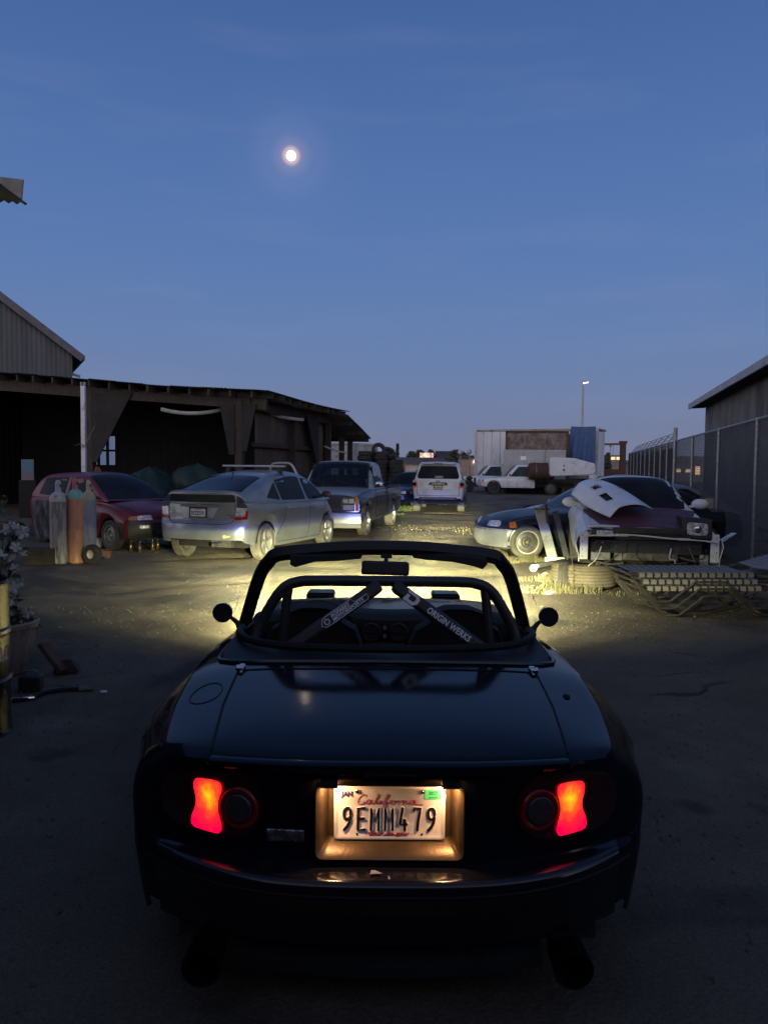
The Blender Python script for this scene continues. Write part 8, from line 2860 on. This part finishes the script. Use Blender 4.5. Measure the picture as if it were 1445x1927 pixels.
# ------------------------------------------------------------------ moon
q = Vector((0, 0, CAM_H)) + ray(548, 293).normalized() * 3000.0
mb = MB(); mb.ball(q, 3000.0 * 7.8 / FPX, 32, 20)
mo = mb.build('moon', emit('moonlight', (1.0, 0.82, 0.58), MOON), None)
tag(mo, 'bright nearly full moon in the blue dusk sky', 'moon')

# ------------------------------------------------------------------ gas cylinders
def cyl(px, py_base, py_top, r, body_m, sh_m, cap_m, lab, Yd=None):
    g0 = on_ground(px, py_base)
    Y_ = Yd or g0.y + r
    g0 = at(px, py_base, Y_)
    H = at(px, py_top, Y_).z
    T = thing('gas_cylinder', lab, 'gas cylinder', (g0.x, Y_, 0), 0, 'gas cylinders standing before the red hatchback')
    hb = H - 0.33
    mb = MB(); mb.lathe([(r * 0.3, 0.02), (r * 0.85, 0.0), (r * 0.98, 0.02), (r, 0.06), (r, hb * 0.5), (r, hb)], 32); mb.build('body', body_m, T)
    mb = MB(); mb.lathe([(r * 1.002, hb - 0.012), (r * 1.0, hb + 0.02), (r * 0.93, hb + 0.065), (r * 0.74, hb + 0.105), (r * 0.50, hb + 0.13), (r * 0.40, hb + 0.14)], 32); mb.build('shoulder', sh_m, T)
    mb = MB(); mb.lathe([(r * 0.36, hb + 0.125), (r * 0.38, hb + 0.135), (r * 0.38, hb + 0.15), (r * 0.335, hb + 0.16), (r * 0.335, hb + 0.26), (r * 0.30, hb + 0.30), (r * 0.18, hb + 0.325), (0.0005, hb + 0.33)], 24)
    cp = mb.build('valve_cap', cap_m, T)
    for a in (-0.35, 2.7):
        mb = MB(); mb.ball((r * 0.33 * math.cos(a), r * 0.33 * math.sin(a), hb + 0.235), (0.016, 0.016, 0.024), 8, 6); mb.build('cap_hole', M_VOID, cp)
    return T
cyl(112, 1062, 903, 0.132, mat('peeling_grey_paint', (0.17, 0.165, 0.165), (0.30, 0.295, 0.29), rough=0.75, scale=5, stretch=(3, 3, 0.5), contrast=(0.46, 0.56), dirt=(0.05, 0.04, 0.035), dscale=7, bump=0.15),
    mat('chalky_white_shoulder', (0.50, 0.50, 0.49), (0.36, 0.36, 0.35), rough=0.7, scale=10, dirt=(0.12, 0.11, 0.10), dscale=12), mat('pale_blue_cap', (0.36, 0.40, 0.45), (0.27, 0.30, 0.34), rough=0.6, scale=10),
    'grey peeling gas cylinder with a white shoulder, leftmost of the three')
cyl(144, 1061, 898, 0.124, mat('salmon_paint', (0.50, 0.225, 0.135), (0.42, 0.19, 0.115), rough=0.6, scale=4, stretch=(2, 2, 0.5), dirt=(0.22, 0.10, 0.07), dscale=7),
    mat('mint_paint', (0.20, 0.42, 0.38), (0.16, 0.34, 0.31), rough=0.6, scale=10, dirt=(0.10, 0.16, 0.15), dscale=9), mat('rose_paint', (0.42, 0.13, 0.16), (0.34, 0.10, 0.13), rough=0.6, scale=10),
    'salmon gas cylinder with a mint shoulder and a pink cap')
cyl(169, 1050, 903, 0.118, mat('slate_blue_paint', (0.23, 0.265, 0.33), (0.19, 0.22, 0.27), rough=0.6, scale=4, stretch=(2, 2, 0.5), dirt=(0.12, 0.13, 0.15), dscale=6),
    mat('cream_paint', (0.40, 0.37, 0.24), (0.31, 0.28, 0.18), rough=0.6, scale=10, dirt=(0.18, 0.16, 0.11), dscale=9), bpy.data.materials['cream_paint'] if 'cream_paint' in bpy.data.materials else M_PVC,
    'slate blue gas cylinder with a cream shoulder and cap')

# ------------------------------------------------------------------ odds and ends at the foot of the shed
def put(px, py): 
    q = on_ground(px, py); return q
q = put(70, 1064)
T = thing('wooden_crate', 'low dark wooden crate on the ground left of the gas cylinders', 'crate', (q.x, q.y + 0.2, 0), 0.1)
for k in range(3):
    mb = MB(); mb.box((0, -0.2, 0.045 + 0.085 * k), (0.44, 0.02, 0.078)); mb.build('slat', M_BEAM, T)
mb = MB(); mb.box((0, 0, 0.13), (0.42, 0.38, 0.24)); mb.build('box', M_BEAM, T)
q = put(68, 1045)
mb = MB()
rows = [[(q.x - 0.16 + 0.04 * j, q.y + 0.25 + 0.02 * math.sin(j * 1.7 + i) + 0.05 * (1 - i / 8), 0.26 + 0.085 * i) for j in range(9)] for i in range(9)]
mb.slab(rows, (0, 0.02, 0))
tag(mb.build('weathered_panel', mat('flaking_grey_panel', (0.17, 0.17, 0.175), (0.07, 0.07, 0.072), rough=0.8, scale=6, stretch=(3, 1, 0.6), contrast=(0.42, 0.58)), None), 'flaking grey panel propped upright behind the wooden crate', 'panel')
mb = MB()
q = put(85, 1050)
rows = [[(q.x - 0.22 + 0.55 * j / 8, q.y + 0.35 - 0.1 * i / 5, 0.28 + (0.30 * j / 8) * (1 - 0.3 * i / 5) + 0.02 * math.sin(3 * j)) for j in range(9)] for i in range(6)]
mb.slab(rows, (0, 0.0, -0.04))
tag(mb.build('grey_sheet', mat('slate_grey_sheet', (0.07, 0.075, 0.09), rough=0.7, scale=5), None), 'slate-grey sheet sloping up behind the first gas cylinder', 'sheet')
q = put(187, 1030)
T = thing('plastic_jug', 'white plastic jug standing by the third gas cylinder', 'jug', (q.x, q.y, 0))
mb = MB(); mb.prism(round_poly([(-0.085, 0.05), (0.085, 0.05), (0.085, 0.30), (0.07, 0.335), (-0.07, 0.335), (-0.085, 0.30)], 0.02, 3), -0.06, 0.06, 'Y'); mb.box((0, 0, 0.03), (0.16, 0.11, 0.05)); mb.build('body', M_PVC, T, bevel=0.012)
mb = MB(); mb.tube([(-0.04, 0, 0.33), (-0.04, 0, 0.375)], 0.022, 10); mb.build('cap', M_GREYBUMP, T)
q = put(172, 1062)
T = thing('small_tyre', 'small black tyre standing on edge in front of the third gas cylinder', 'tyre', (q.x, q.y + 0.05, 0), R(70))
mb = MB(); mb.lathe([(0.07, -0.045), (0.11, -0.06), (0.145, -0.055), (0.155, -0.03), (0.155, 0.03), (0.145, 0.055), (0.11, 0.06), (0.07, 0.045)], 26, c=(0, 0, 0.155), axis='X'); mb.build('tyre', M_TYRE, T)
mb = MB(); mb.lathe([(0.072, -0.04), (0.05, -0.01), (0.0005, -0.005)], 20, c=(0, 0, 0.155), axis='X'); mb.lathe([(0.072, 0.04), (0.05, 0.01), (0.0005, 0.005)], 20, c=(0, 0, 0.155), axis='X'); mb.build('hub', M_PVC, T)
q = put(198, 1049)
T = thing('cardboard_box', 'small brown box on the ground by the red hatchback wheel', 'box', (q.x, q.y, 0), 0.15)
mb = MB(); mb.box((0, 0, 0.06), (0.20, 0.14, 0.12)); mb.build('box', mat('brown_card', (0.16, 0.075, 0.04), rough=0.8, scale=6), T)
mb = MB(); mb.slab([[(-0.1, -0.07, 0.122), (0.08, -0.09, 0.14)], [(-0.1, 0.03, 0.125), (0.09, 0.03, 0.13)]], (0, 0, 0.006)); mb.build('flap', mat('pale_card', (0.28, 0.19, 0.13), rough=0.8, scale=6), T)
rk = random.Random(21)
M_BRASS = mat('brown_bottle_glass', (0.045, 0.026, 0.012), (0.07, 0.045, 0.02), rough=0.15, scale=9)
for k, (px, py, lab) in enumerate(((247, 1037, 'amber glass bottle under the red hatchback bumper, leftmost of the row'), (264, 1040, 'amber glass bottle second from the left under the red hatchback bumper'),
                                   (288, 1036, 'amber glass bottle third from the left under the red hatchback bumper'), (297, 1033, 'amber glass bottle nearest the silver hatchback under the red bumper'))):
    q = put(px, py)
    T = thing('bottle', lab, 'bottle', (q.x, q.y, 0), 0, 'glass bottles under the red bumper')
    mb = MB(); mb.lathe([(0.001, 0.0), (0.032, 0.0), (0.034, 0.01), (0.034, 0.105), (0.028, 0.13), (0.014, 0.155), (0.013, 0.19)], 14); mb.build('glass', M_BRASS, T)
    mb = MB(); mb.tube([(0, 0, 0.188), (0, 0, 0.20)], 0.015, 10); mb.build('cap', M_CHROME, T)
q = put(193, 1053)
mb = MB(); mb.lathe([(0.001, -0.06), (0.028, -0.058), (0.031, -0.05), (0.026, 0.0), (0.031, 0.05), (0.028, 0.058), (0.001, 0.06)], 12, c=(q.x, q.y, 0.032), axis='X')
tag(mb.build('crushed_can', M_CHROME, None), 'crushed silver can lying in front of the brown box', 'can')

# ------------------------------------------------------------------ left foreground: drum, planter, timber, hose
T = thing('steel_drum', 'steel drum with white lettering cut off by the left edge of the view', 'drum', (-2.445, 4.35, 0))
M_DRUM = mat('scuffed_drum', (0.040, 0.036, 0.028), (0.026, 0.024, 0.020), rough=0.24, scale=5, metal=0.7, dirt=(0.03, 0.028, 0.025), dscale=4, bump=0.06)
r = 0.288
mb = MB()
mb.lathe([(0.001, 0.86), (r - 0.02, 0.86), (r - 0.012, 0.885), (r, 0.89), (r + 0.006, 0.88), (r, 0.865), (r, 0.62), (r + 0.010, 0.605), (r + 0.010, 0.585), (r, 0.57), (r, 0.33), (r + 0.010, 0.315), (r + 0.010, 0.295), (r, 0.28), (r, 0.02), (r + 0.006, 0.01), (r - 0.01, 0.0), (0.001, 0.0)], 56)
mb.build('shell', M_DRUM, T)
me = text_mesh('MILL', 0.11, extrude=0.001, bold=0.002, shear=0.2)
for v in me.vertices:
    a = R(-14) + v.co.x / r
    v.co = Vector(((r + 0.002) * math.cos(a), (r + 0.002) * math.sin(a), 0.47 + v.co.y))
me.materials.clear(); me.materials.append(M_WHITE_PRINT)
link('drum_lettering', me, T)
T = thing('planter', 'ribbed pale planter tub with a tall white-flowered plant at the left edge', 'planter', (-2.885, 5.72, 0))
M_TUB = mat('pale_ribbed_tub', (0.26, 0.215, 0.18), (0.18, 0.15, 0.125), rough=0.7, scale=6, dirt=(0.10, 0.08, 0.07), dscale=6)
mb = MB()
rows = []
for rr0, z in ((0.20, 0.0), (0.225, 0.10), (0.25, 0.22), (0.272, 0.33), (0.285, 0.345), (0.290, 0.375), (0.275, 0.385), (0.262, 0.36), (0.25, 0.30)):
    rows.append([((rr0 + (0.007 * (1 if (j % 4) < 2 else -1) if z < 0.34 else 0)) * math.cos(2 * PI * j / 112), (rr0 + (0.007 * (1 if (j % 4) < 2 else -1) if z < 0.34 else 0)) * math.sin(2 * PI * j / 112), z) for j in range(112)])
mb.grid(rows, closed_u=True)
mb.build('tub', M_TUB, T)
mb = MB(); mb.lathe([(0.001, 0.31), (0.255, 0.30)], 24); mb.build('soil', M_VOID, T)
rk = random.Random(8)
PL = thing('flowering_plant', 'tall leafy plant with white blossoms growing in the ribbed planter', 'plant', (-2.90, 5.72, 0.30))
M_PLEAF = mat('planter_leaf', (0.035, 0.055, 0.025), (0.060, 0.080, 0.035), rough=0.5, scale=6)
M_PETAL = mat('white_petal', (0.46, 0.45, 0.41), (0.36, 0.35, 0.32), rough=0.6, scale=20)
lf = MB()
lf.grid([[Vector((w * 0.5 * v, t, 0.05 * math.sin(t * 2.2) - 0.10 * t * t + 0.06 * abs(v) * w)) for v in (-1, -0.5, 0, 0.5, 1)] for t, w in ((0, 0.06), (0.2, 0.32), (0.45, 0.5), (0.7, 0.42), (0.9, 0.2), (1.0, 0.02))])
lme = lf.mesh('leaf'); lme.materials.append(M_PLEAF)
pb = MB()
for k in range(5):
    a = 2 * PI * k / 5
    c, s = math.cos(a), math.sin(a)
    pb.grid([[Vector(((t * c - w * v * s), (t * s + w * v * c), 0.35 * t * t - 0.12 * abs(v))) for v in (-1, 0, 1)] for t, w in ((0.05, 0.06), (0.45, 0.30), (0.8, 0.32), (1.0, 0.10))])
bme = pb.mesh('blossom'); bme.materials.append(M_PETAL)
mb = MB()
tips = []
for k in range(13):
    a = rk.uniform(0, 6.28); d = rk.uniform(0.04, 0.22); hgt = rk.uniform(0.45, 1.0)
    if k % 3 == 0: hgt = rk.uniform(-0.05, 0.3); d = rk.uniform(0.20, 0.28)
    pts = [Vector((0.1 * math.cos(a) * rk.random(), 0.1 * math.sin(a), 0)), Vector((d * 0.6 * math.cos(a), d * 0.6 * math.sin(a), max(0.15, hgt * 0.55))), Vector((d * math.cos(a), d * math.sin(a), hgt))]
    pp = catmull(pts, 5)
    mb.tube(pp, [0.007 - 0.0004 * i for i in range(len(pp))], 5)
    tips.append(pp)
mb.build('stems', M_PLEAF, PL)
for k in range(230):
    pp = rk.choice(tips)
    p = pp[rk.randrange(3, len(pp))]
    o = link('leaf', lme, PL)
    o.location = p + Vector((rk.uniform(-.03, .03), rk.uniform(-.03, .03), rk.uniform(-.02, .02)))
    o.rotation_euler = (rk.uniform(-0.9, 0.7), rk.uniform(-0.6, 0.6), rk.uniform(0, 6.28))
    s = rk.uniform(0.06, 0.12); o.scale = (s, s, s)
for k in range(80):
    pp = rk.choice(tips)
    p = pp[rk.randrange(5, len(pp))]
    o = link('blossom', bme, PL)
    o.location = p + Vector((rk.uniform(-.06, .07), rk.uniform(-.07, .03), rk.uniform(-.04, .05)))
    o.rotation_euler = (rk.uniform(0.3, 1.9), rk.uniform(-0.7, 0.7), rk.uniform(-1.2, 1.2))
    s = rk.uniform(0.034, 0.056); o.scale = (s, s, s)
q = put(102, 1268)
T = thing('timber_offcut', 'brown timber offcut with a sloping plank beside the planter', 'timber', (q.x, q.y + 0.05, 0), 0.2)
mb = MB(); mb.bar((-0.10, 0.02, 0.22), (0.06, -0.05, 0.02), 0.10, 0.035); mb.build('plank', mat('brown_plank', (0.11, 0.055, 0.035), (0.07, 0.036, 0.024), rough=0.8, scale=8), T)
mb = MB(); mb.add([(-0.02, -0.04, 0), (0.16, -0.03, 0), (0.16, 0.10, 0), (-0.02, 0.10, 0), (0.0, -0.02, 0.085), (0.10, -0.01, 0.10), (0.12, 0.09, 0.06), (0.0, 0.09, 0.09)], [(3, 2, 1, 0), (4, 5, 6, 7), (0, 1, 5, 4), (1, 2, 6, 5), (2, 3, 7, 6), (3, 0, 4, 7)])
mb.build('block', mat('dark_red_block', (0.06, 0.024, 0.02), (0.035, 0.018, 0.016), rough=0.8, scale=9), T, bevel=0.006)
pts = [put(0, 1330), put(22, 1323), put(60, 1318), put(85, 1308), put(115, 1303), put(150, 1301), put(176, 1300)]
T = thing('air_hose', 'black air hose with metal fittings lying across the ground at left', 'hose', pts[3])
P = [p - pts[3] + Vector((0, 0, 0.016)) for p in pts]
mb = MB(); mb.tube(catmull(P, 5), 0.014, 8); mb.build('hose', M_RUBBER, T)
mb = MB(); mb.tube([P[1] + Vector((-0.02, 0, 0.004)), P[2] + Vector((0.02, 0, 0.004))], 0.011, 8).tube([P[2] - Vector((0.03, 0, 0)), P[2] + Vector((0.03, 0.01, 0.004))], 0.018, 8).tube([P[1].lerp(P[2], .5), P[1].lerp(P[2], .5) + Vector((0.0, 0, 0.05))], 0.008, 6); mb.build('metal_wand', M_CHROME, T)
mb = MB(); mb.tube([P[5], P[5].lerp(P[6], 0.35)], 0.019, 10).tube([P[5].lerp(P[6], 0.35), P[6]], 0.015, 8); mb.build('coupling', M_STEEL, T)
q = put(196, 1305)
mb = MB(); mb.box((q.x, q.y, 0.012), (0.045, 0.02, 0.018), (0, 0, 0.3))
tag(mb.build('plastic_scrap', M_WHITE_PRINT, None, bevel=0.006), 'small white scrap of plastic lying beyond the hose end', 'litter')
q = put(52, 1304)
T = thing('metal_case', 'dark battered metal case at the foot of the planter', 'case', (q.x, q.y + 0.06, 0), 0.2)
mb = MB(); mb.box((0, 0, 0.055), (0.14, 0.12, 0.11)); mb.build('body', M_BLACK, T, bevel=0.01)
mb = MB(); mb.tube(catmull([(-0.04, 0, 0.11), (-0.03, 0, 0.135), (0.03, 0, 0.135), (0.04, 0, 0.11)], 4), 0.006, 6); mb.build('handle', M_STEEL, T)

# ------------------------------------------------------------------ stacked strap loungers on the right
q = at(1186, 1080, 8.15)
M_FRAME = mat('brown_lounger_tube', (0.040, 0.035, 0.031), (0.025, 0.022, 0.020), rough=0.5, scale=12, dirt=(0.10, 0.085, 0.07), dscale=9)
M_STRAP = mat('dusty_vinyl_strap', (0.235, 0.222, 0.21), (0.175, 0.165, 0.155), rough=0.55, scale=10, dirt=(0.25, 0.23, 0.20), dscale=6)
LNG = 2.0
SW = 0.062
sm = MB()
rows = []
for y, z in ((-0.020, -0.030), (-0.024, -0.005), (-0.016, 0.017), (0.0, 0.020), (0.15, 0.012), (0.31, 0.006), (0.46, 0.012), (0.62, 0.020), (0.638, 0.014), (0.644, -0.008), (0.636, -0.028)):
    rows.append([(-SW / 2, y, z), (0.0, y, z + 0.003), (SW / 2, y, z)])
sm.slab(rows, (0, 0, -0.003))
sme = sm.mesh('strap'); sme.materials.append(M_STRAP)
LABS = ['top strap lounger of the stack, its webbing uncovered', 'middle strap lounger nested between two others in the stack', 'bottom strap lounger of the stack, its legs on the ground']
for k in range(3):
    zz = 0.455 - 0.075 * k
    T = thing('strap_lounger', LABS[k], 'lounger', (q.x + 0.05 * k, q.y + 0.012 * k, 0), R(3.5), 'strap loungers stacked on the right')
    back = [(1.33, zz), (1.50, zz + 0.03 - 0.02 * k), (LNG, zz + 0.17 - 0.05 * k)]
    zf = 0.018 + 0.075 * (2 - k)
    for y in (0.0, 0.62):
        mb = MB()
        mb.tube(catmull([(0.0, y, zz), (0.6, y, zz - 0.004), (1.33, y, zz)], 4), 0.0145, 8)
        rail = mb.build('side_rail', M_FRAME, T)
        mb = MB()
        mb.tube(catmull([(a, y, b) for a, b in back], 4), 0.0145, 8)
        mb.build('back_rail', M_FRAME, T)
        yy = y + (-0.022 if y == 0 else 0.022) * (1 + 0.5 * k)
        leg = [(0.0, zz - 0.01), (0.03, zz - 0.05), (0.24, zf + 0.03), (0.29, zf), (0.42, zf), (0.47, zf + 0.03), (0.66, zz - 0.115), (0.71, zz - 0.085), (1.02, zz - 0.085), (1.07, zz - 0.115), (1.25, zf + 0.03), (1.30, zf), (1.52, zf), (1.57, zf + 0.03), (1.78, zz - 0.07), (1.95, zz - 0.02)]
        mb = MB()
        mb.tube(catmull([(a, yy, b) for a, b in leg], 3), 0.013, 8)
        mb.build('leg', M_FRAME, T)
    mb = MB()
    for x, z in ((0.0, zz), (LNG, back[-1][1])):
        mb.tube([(x, 0.0, z), (x, 0.62, z)], 0.0145, 8)
    mb.build('cross_bar', M_FRAME, T, weld=False)
    for x0, z0 in ((0.355, zf), (1.41, zf)):
        mb = MB(); mb.tube([(x0, -0.02, z0), (x0, 0.64, z0)], 0.011, 6); mb.build('stretcher', M_FRAME, T)
    for i in range(15):
        o = link('strap', sme, T)
        o.location = (0.115 + 0.0855 * i, 0, zz)
    for i in range(7):
        t = (i + 0.7) / 7.4
        o = link('strap', sme, T)
        a, b = Vector((back[1][0], 0, back[1][1])), Vector((back[2][0], 0, back[2][1]))
        o.location = a.lerp(b, t)
        o.rotation_euler = (0, -math.atan2(b.z - a.z, b.x - a.x), 0)

# ------------------------------------------------------------------ hoist, drum, cloth and weeds by the wreck
g0 = on_ground(1040, 1058)
T = thing('engine_hoist', 'old grey engine hoist with a leaning mast and a castor foot beside the wrecked coupe', 'hoist', (g0.x, g0.y, 0))
L = lambda px, py, Yd: at(px, py, Yd) - Vector((g0.x, g0.y, 0))
M_HOIST = mat('chalky_grey_green', (0.30, 0.32, 0.31), (0.22, 0.235, 0.23), rough=0.6, scale=6, dirt=(0.14, 0.12, 0.09), dscale=5)
Yh = g0.y
mb = MB(); mb.bar(L(1039, 1050, Yh), L(1014, 956, Yh + 0.05), 0.165, 0.05, up=(0, 1, 0)); mb.build('mast', M_HOIST, T, bevel=0.008)
mb = MB(); mb.bar(L(1066, 1052, Yh + 0.10), L(1044, 962, Yh + 0.14), 0.10, 0.07, up=(0, 1, 0)); mb.build('rear_mast', mat('dark_hoist_paint', (0.03, 0.035, 0.05), rough=0.5, scale=6), T, bevel=0.008)
mb = MB(); mb.bar(L(1006, 958, Yh), L(1034, 958, Yh), 0.06, 0.03).bar(L(1027, 948, Yh - 0.03), L(1030, 985, Yh - 0.03), 0.04, 0.03); mb.build('clamp', M_RUST, T)
mb = MB(); mb.box(L(1043, 1053, Yh - 0.06) + Vector((0, 0, 0.0)), (0.32, 0.10, 0.085)); mb.build('base_block', M_OLDWHITE, T, bevel=0.008)
mb = MB()
f0 = on_ground(1003, 1076) - Vector((g0.x, g0.y, 0))
mb.bar(L(1045, 1057, Yh - 0.02), f0 + Vector((0.05, 0.02, 0.085)), 0.07, 0.06).bar(L(1060, 1057, Yh), L(1110, 1060, Yh + 0.1), 0.07, 0.06); mb.build('foot', M_HOIST, T, bevel=0.006)
mb = MB(); mb.lathe([(0.001, -0.022), (0.02, -0.026), (0.052, -0.024), (0.058, -0.015), (0.058, 0.015), (0.052, 0.024), (0.02, 0.026), (0.001, 0.022)], 20, c=f0 + Vector((0, 0, 0.058)), axis='Y'); mb.build('castor', mat('pale_castor', (0.42, 0.40, 0.35), rough=0.6, scale=9), T)
g1 = on_ground(1110, 1112)
T = thing('truck_tyre', 'big dusty truck tyre lying flat under the nose of the wrecked coupe', 'tyre', (g1.x + 0.02, g1.y + 0.40, 0))
M_BIGT = mat('tan_dusty_rubber', (0.13, 0.105, 0.07), (0.085, 0.07, 0.05), rough=0.9, scale=7, bump=0.2)
mb = MB()
prof = [(0.20, 0.03), (0.24, 0.01), (0.36, 0.005), (0.41, 0.035)] + [v for k in range(6) for v in ((0.43, 0.05 + 0.042 * k), (0.43, 0.075 + 0.042 * k), (0.42, 0.08 + 0.042 * k))] + [(0.41, 0.315), (0.36, 0.335), (0.24, 0.33), (0.20, 0.31)]
mb.lathe(prof, 48, closed=True); mb.build('carcass', M_BIGT, T)
mb = MB()
rows = []
for i in range(12):
    t = i / 11
    row = []
    for j in range(15):
        s = -1 + j / 7
        an = R(218) + s * 0.17
        rr0 = 0.30 + 0.15 * min(1, t * 2.0)
        zz = 0.345 if t < 0.4 else 0.345 - (t - 0.4) / 0.6 * 0.33
        w = 0.016 * math.sin(s * 8 + 3 * t) * (0.3 + t)
        row.append((g1.x + 0.02 + (rr0 + w) * math.cos(an), g1.y + 0.40 + (rr0 + w) * math.sin(an), zz + 0.01 * math.sin(s * 6)))
    rows.append(row)
mb.slab(rows, (0, -0.006, 0.004))
tag(mb.build('dark_cloth', mat('dark_rag', (0.028, 0.026, 0.022), (0.018, 0.017, 0.015), rough=0.9, scale=14, bump=0.2), None), 'dark rag draped over the truck tyre below the wrecked coupe', 'cloth')
# timber cribbing holds the nose up
for sg, lab in ((-1, 'left'), (1, 'right')):
    pos = WRECK.matrix_basis @ Vector((0, 0, 0))
    o3 = Matrix.Rotation(ang, 3, 'Z') @ Vector((sg * 0.45, 1.25, 0)) + Vector((org.x, org.y, 0))
    T = thing('timber_crib', 'stack of timber blocks propping up the wrecked coupe, ' + ('nearer the fence' if sg < 0 else 'nearer the lane'), 'timber stack', (o3.x, o3.y, 0), ang)
    for k in range(3):
        for d in (-0.1, 0.1):
            mb = MB()
            mb.box((d if k % 2 else 0, 0 if k % 2 else d, 0.055 + 0.11 * k), (0.11, 0.38, 0.108) if k % 2 else (0.38, 0.11, 0.108))
            mb.build('block', M_BEAM, T)

M_WEED = mat('dry_weed', (0.14, 0.12, 0.06), (0.085, 0.078, 0.035), rough=0.8, scale=4)
M_GREENW = mat('green_weed', (0.10, 0.13, 0.035), (0.07, 0.09, 0.03), rough=0.8, scale=4)
def blades(mb, cx, cy, rx, ry, n_, hmax, rk, lean=0.5):
    for i in range(n_):
        a = rk.uniform(0, 6.28); d = math.sqrt(rk.random())
        x, y = cx + rx * d * math.cos(a), cy + ry * d * math.sin(a)
        h = hmax * rk.uniform(0.3, 1.0) * (1.1 - 0.6 * d)
        da = rk.uniform(0, 6.28); ln = rk.uniform(0.1, lean) * h
        w = rk.uniform(0.002, 0.005)
        s = Vector((math.sin(da), -math.cos(da), 0)) * w
        z0 = ground_z(x, y)
        p0 = Vector((x, y, z0 - 0.005)); p1 = Vector((x + ln * 0.4 * math.cos(da), y + ln * 0.4 * math.sin(da), z0 + h * 0.6)); p2 = Vector((x + ln * math.cos(da), y + ln * math.sin(da), z0 + h))
        mb.add([p0 - s, p0 + s, p1 + s * 0.8, p1 - s * 0.8, p2], [(0, 1, 2, 3), (3, 2, 4)])
rk = random.Random(4)
mb = MB()
for px, py, rx, ry, n_, h in ((1075, 1110, 0.40, 0.35, 900, 0.20), (1030, 1112, 0.45, 0.3, 650, 0.11), (1060, 1095, 0.35, 0.4, 800, 0.24), (925, 1045, 0.28, 0.5, 700, 0.20), (955, 1056, 0.30, 0.35, 500, 0.14),
                              (1000, 1056, 0.22, 0.25, 450, 0.18), (1010, 1090, 0.35, 0.3, 250, 0.07), (1180, 1120, 0.5, 0.3, 200, 0.05), (900, 1038, 0.3, 0.6, 260, 0.08), (1085, 1072, 0.25, 0.3, 350, 0.2), (880, 1000, 0.4, 1.5, 200, 0.06)):
    g0 = on_ground(px, py)
    blades(mb, g0.x, g0.y, rx, ry, n_, h, rk)
o = mb.build('dry_grass', M_WEED, None, smooth=False, weld=False)
tag(o, 'dry yellow weeds along the edge of the parked wrecks', 'weeds', kind='stuff')
mb = MB()
for px, py, rx, ry, n_, h in ((757, 960, 0.55, 0.9, 700, 0.28), (770, 958, 0.3, 0.8, 300, 0.22), (745, 968, 0.3, 0.6, 200, 0.12), (1068, 1098, 0.30, 0.25, 260, 0.16), (1045, 1104, 0.2, 0.2, 160, 0.13)):
    g0 = on_ground(px, py)
    blades(mb, g0.x, g0.y, rx, ry, n_, h, rk, 0.8)
o = mb.build('green_grass', M_GREENW, None, smooth=False, weld=False)
tag(o, 'patch of green weeds by the white vehicle and among the dry ones', 'weeds', kind='stuff')
for k, (px, py, h, lab) in enumerate(((1078, 1112, 0.72, 'tall dry weed stalk standing before the truck tyre'), (1070, 1100, 0.55, 'shorter dry weed stalk left of the tall one'))):
    g0 = on_ground(px, py)
    T = thing('weed_stalk', lab, 'weed', (g0.x, g0.y, 0))
    mb = MB(); mb.tube(catmull([(0, 0, 0), (-0.02, 0, h * 0.5), (-0.06, 0.01, h)], 4), [0.006 - 0.0005 * i for i in range(9)], 5); mb.build('stem', M_WEED, T)
    for i in range(14):
        t = 0.25 + 0.7 * i / 14; a = i * 2.4
        mb = MB(); p = Vector((-0.06 * t * t, 0, h * t)); d = Vector((math.cos(a), math.sin(a), 0.7)) * 0.05
        s = d.cross(Vector((0, 0, 1))).normalized() * 0.008
        mb.add([p, p + d * 0.5 + s, p + d, p + d * 0.5 - s], [(0, 1, 2, 3)]); mb.build('leaf', M_WEED, T, smooth=False)
M_LIT = mat('crumpled_paper', (0.66, 0.65, 0.58), (0.55, 0.54, 0.48), rough=0.8, scale=20)
for k, (px, py, s, lab) in enumerate(((1030, 1087, 0.085, 'crumpled white litter among the weeds by the castor'), (1048, 1102, 0.095, 'crumpled white litter in front of the truck tyre'), (1033, 1118, 0.05, 'small scrap of white litter at the front of the weeds'))):
    g0 = on_ground(px, py)
    mb = MB()
    mb.ball((0, 0, 0), (s, s * 0.7, s * 0.42), 14, 9)
    for i, v in enumerate(mb.v):
        d = 1 + 0.55 * mnoise.noise(Vector(v) * 26 + Vector((k * 5, 0, 0)))
        mb.v[i] = (v[0] * d + g0.x, v[1] * d + g0.y, v[2] * d + s * 0.4)
    tag(mb.build('litter', M_LIT, None, smooth=False), lab, 'litter')
# pale board and a dark post against the right-hand building
q = at(1335, 947, 15.0)
mb = MB(); mb.box((q.x, q.y, q.z - 0.38), (0.20, 0.04, 0.95))
tag(mb.build('cream_board', mat('cream_board_paint', (0.42, 0.40, 0.32), rough=0.6, scale=5), None), 'cream board standing behind the wrecked coupe next to the fence', 'board')
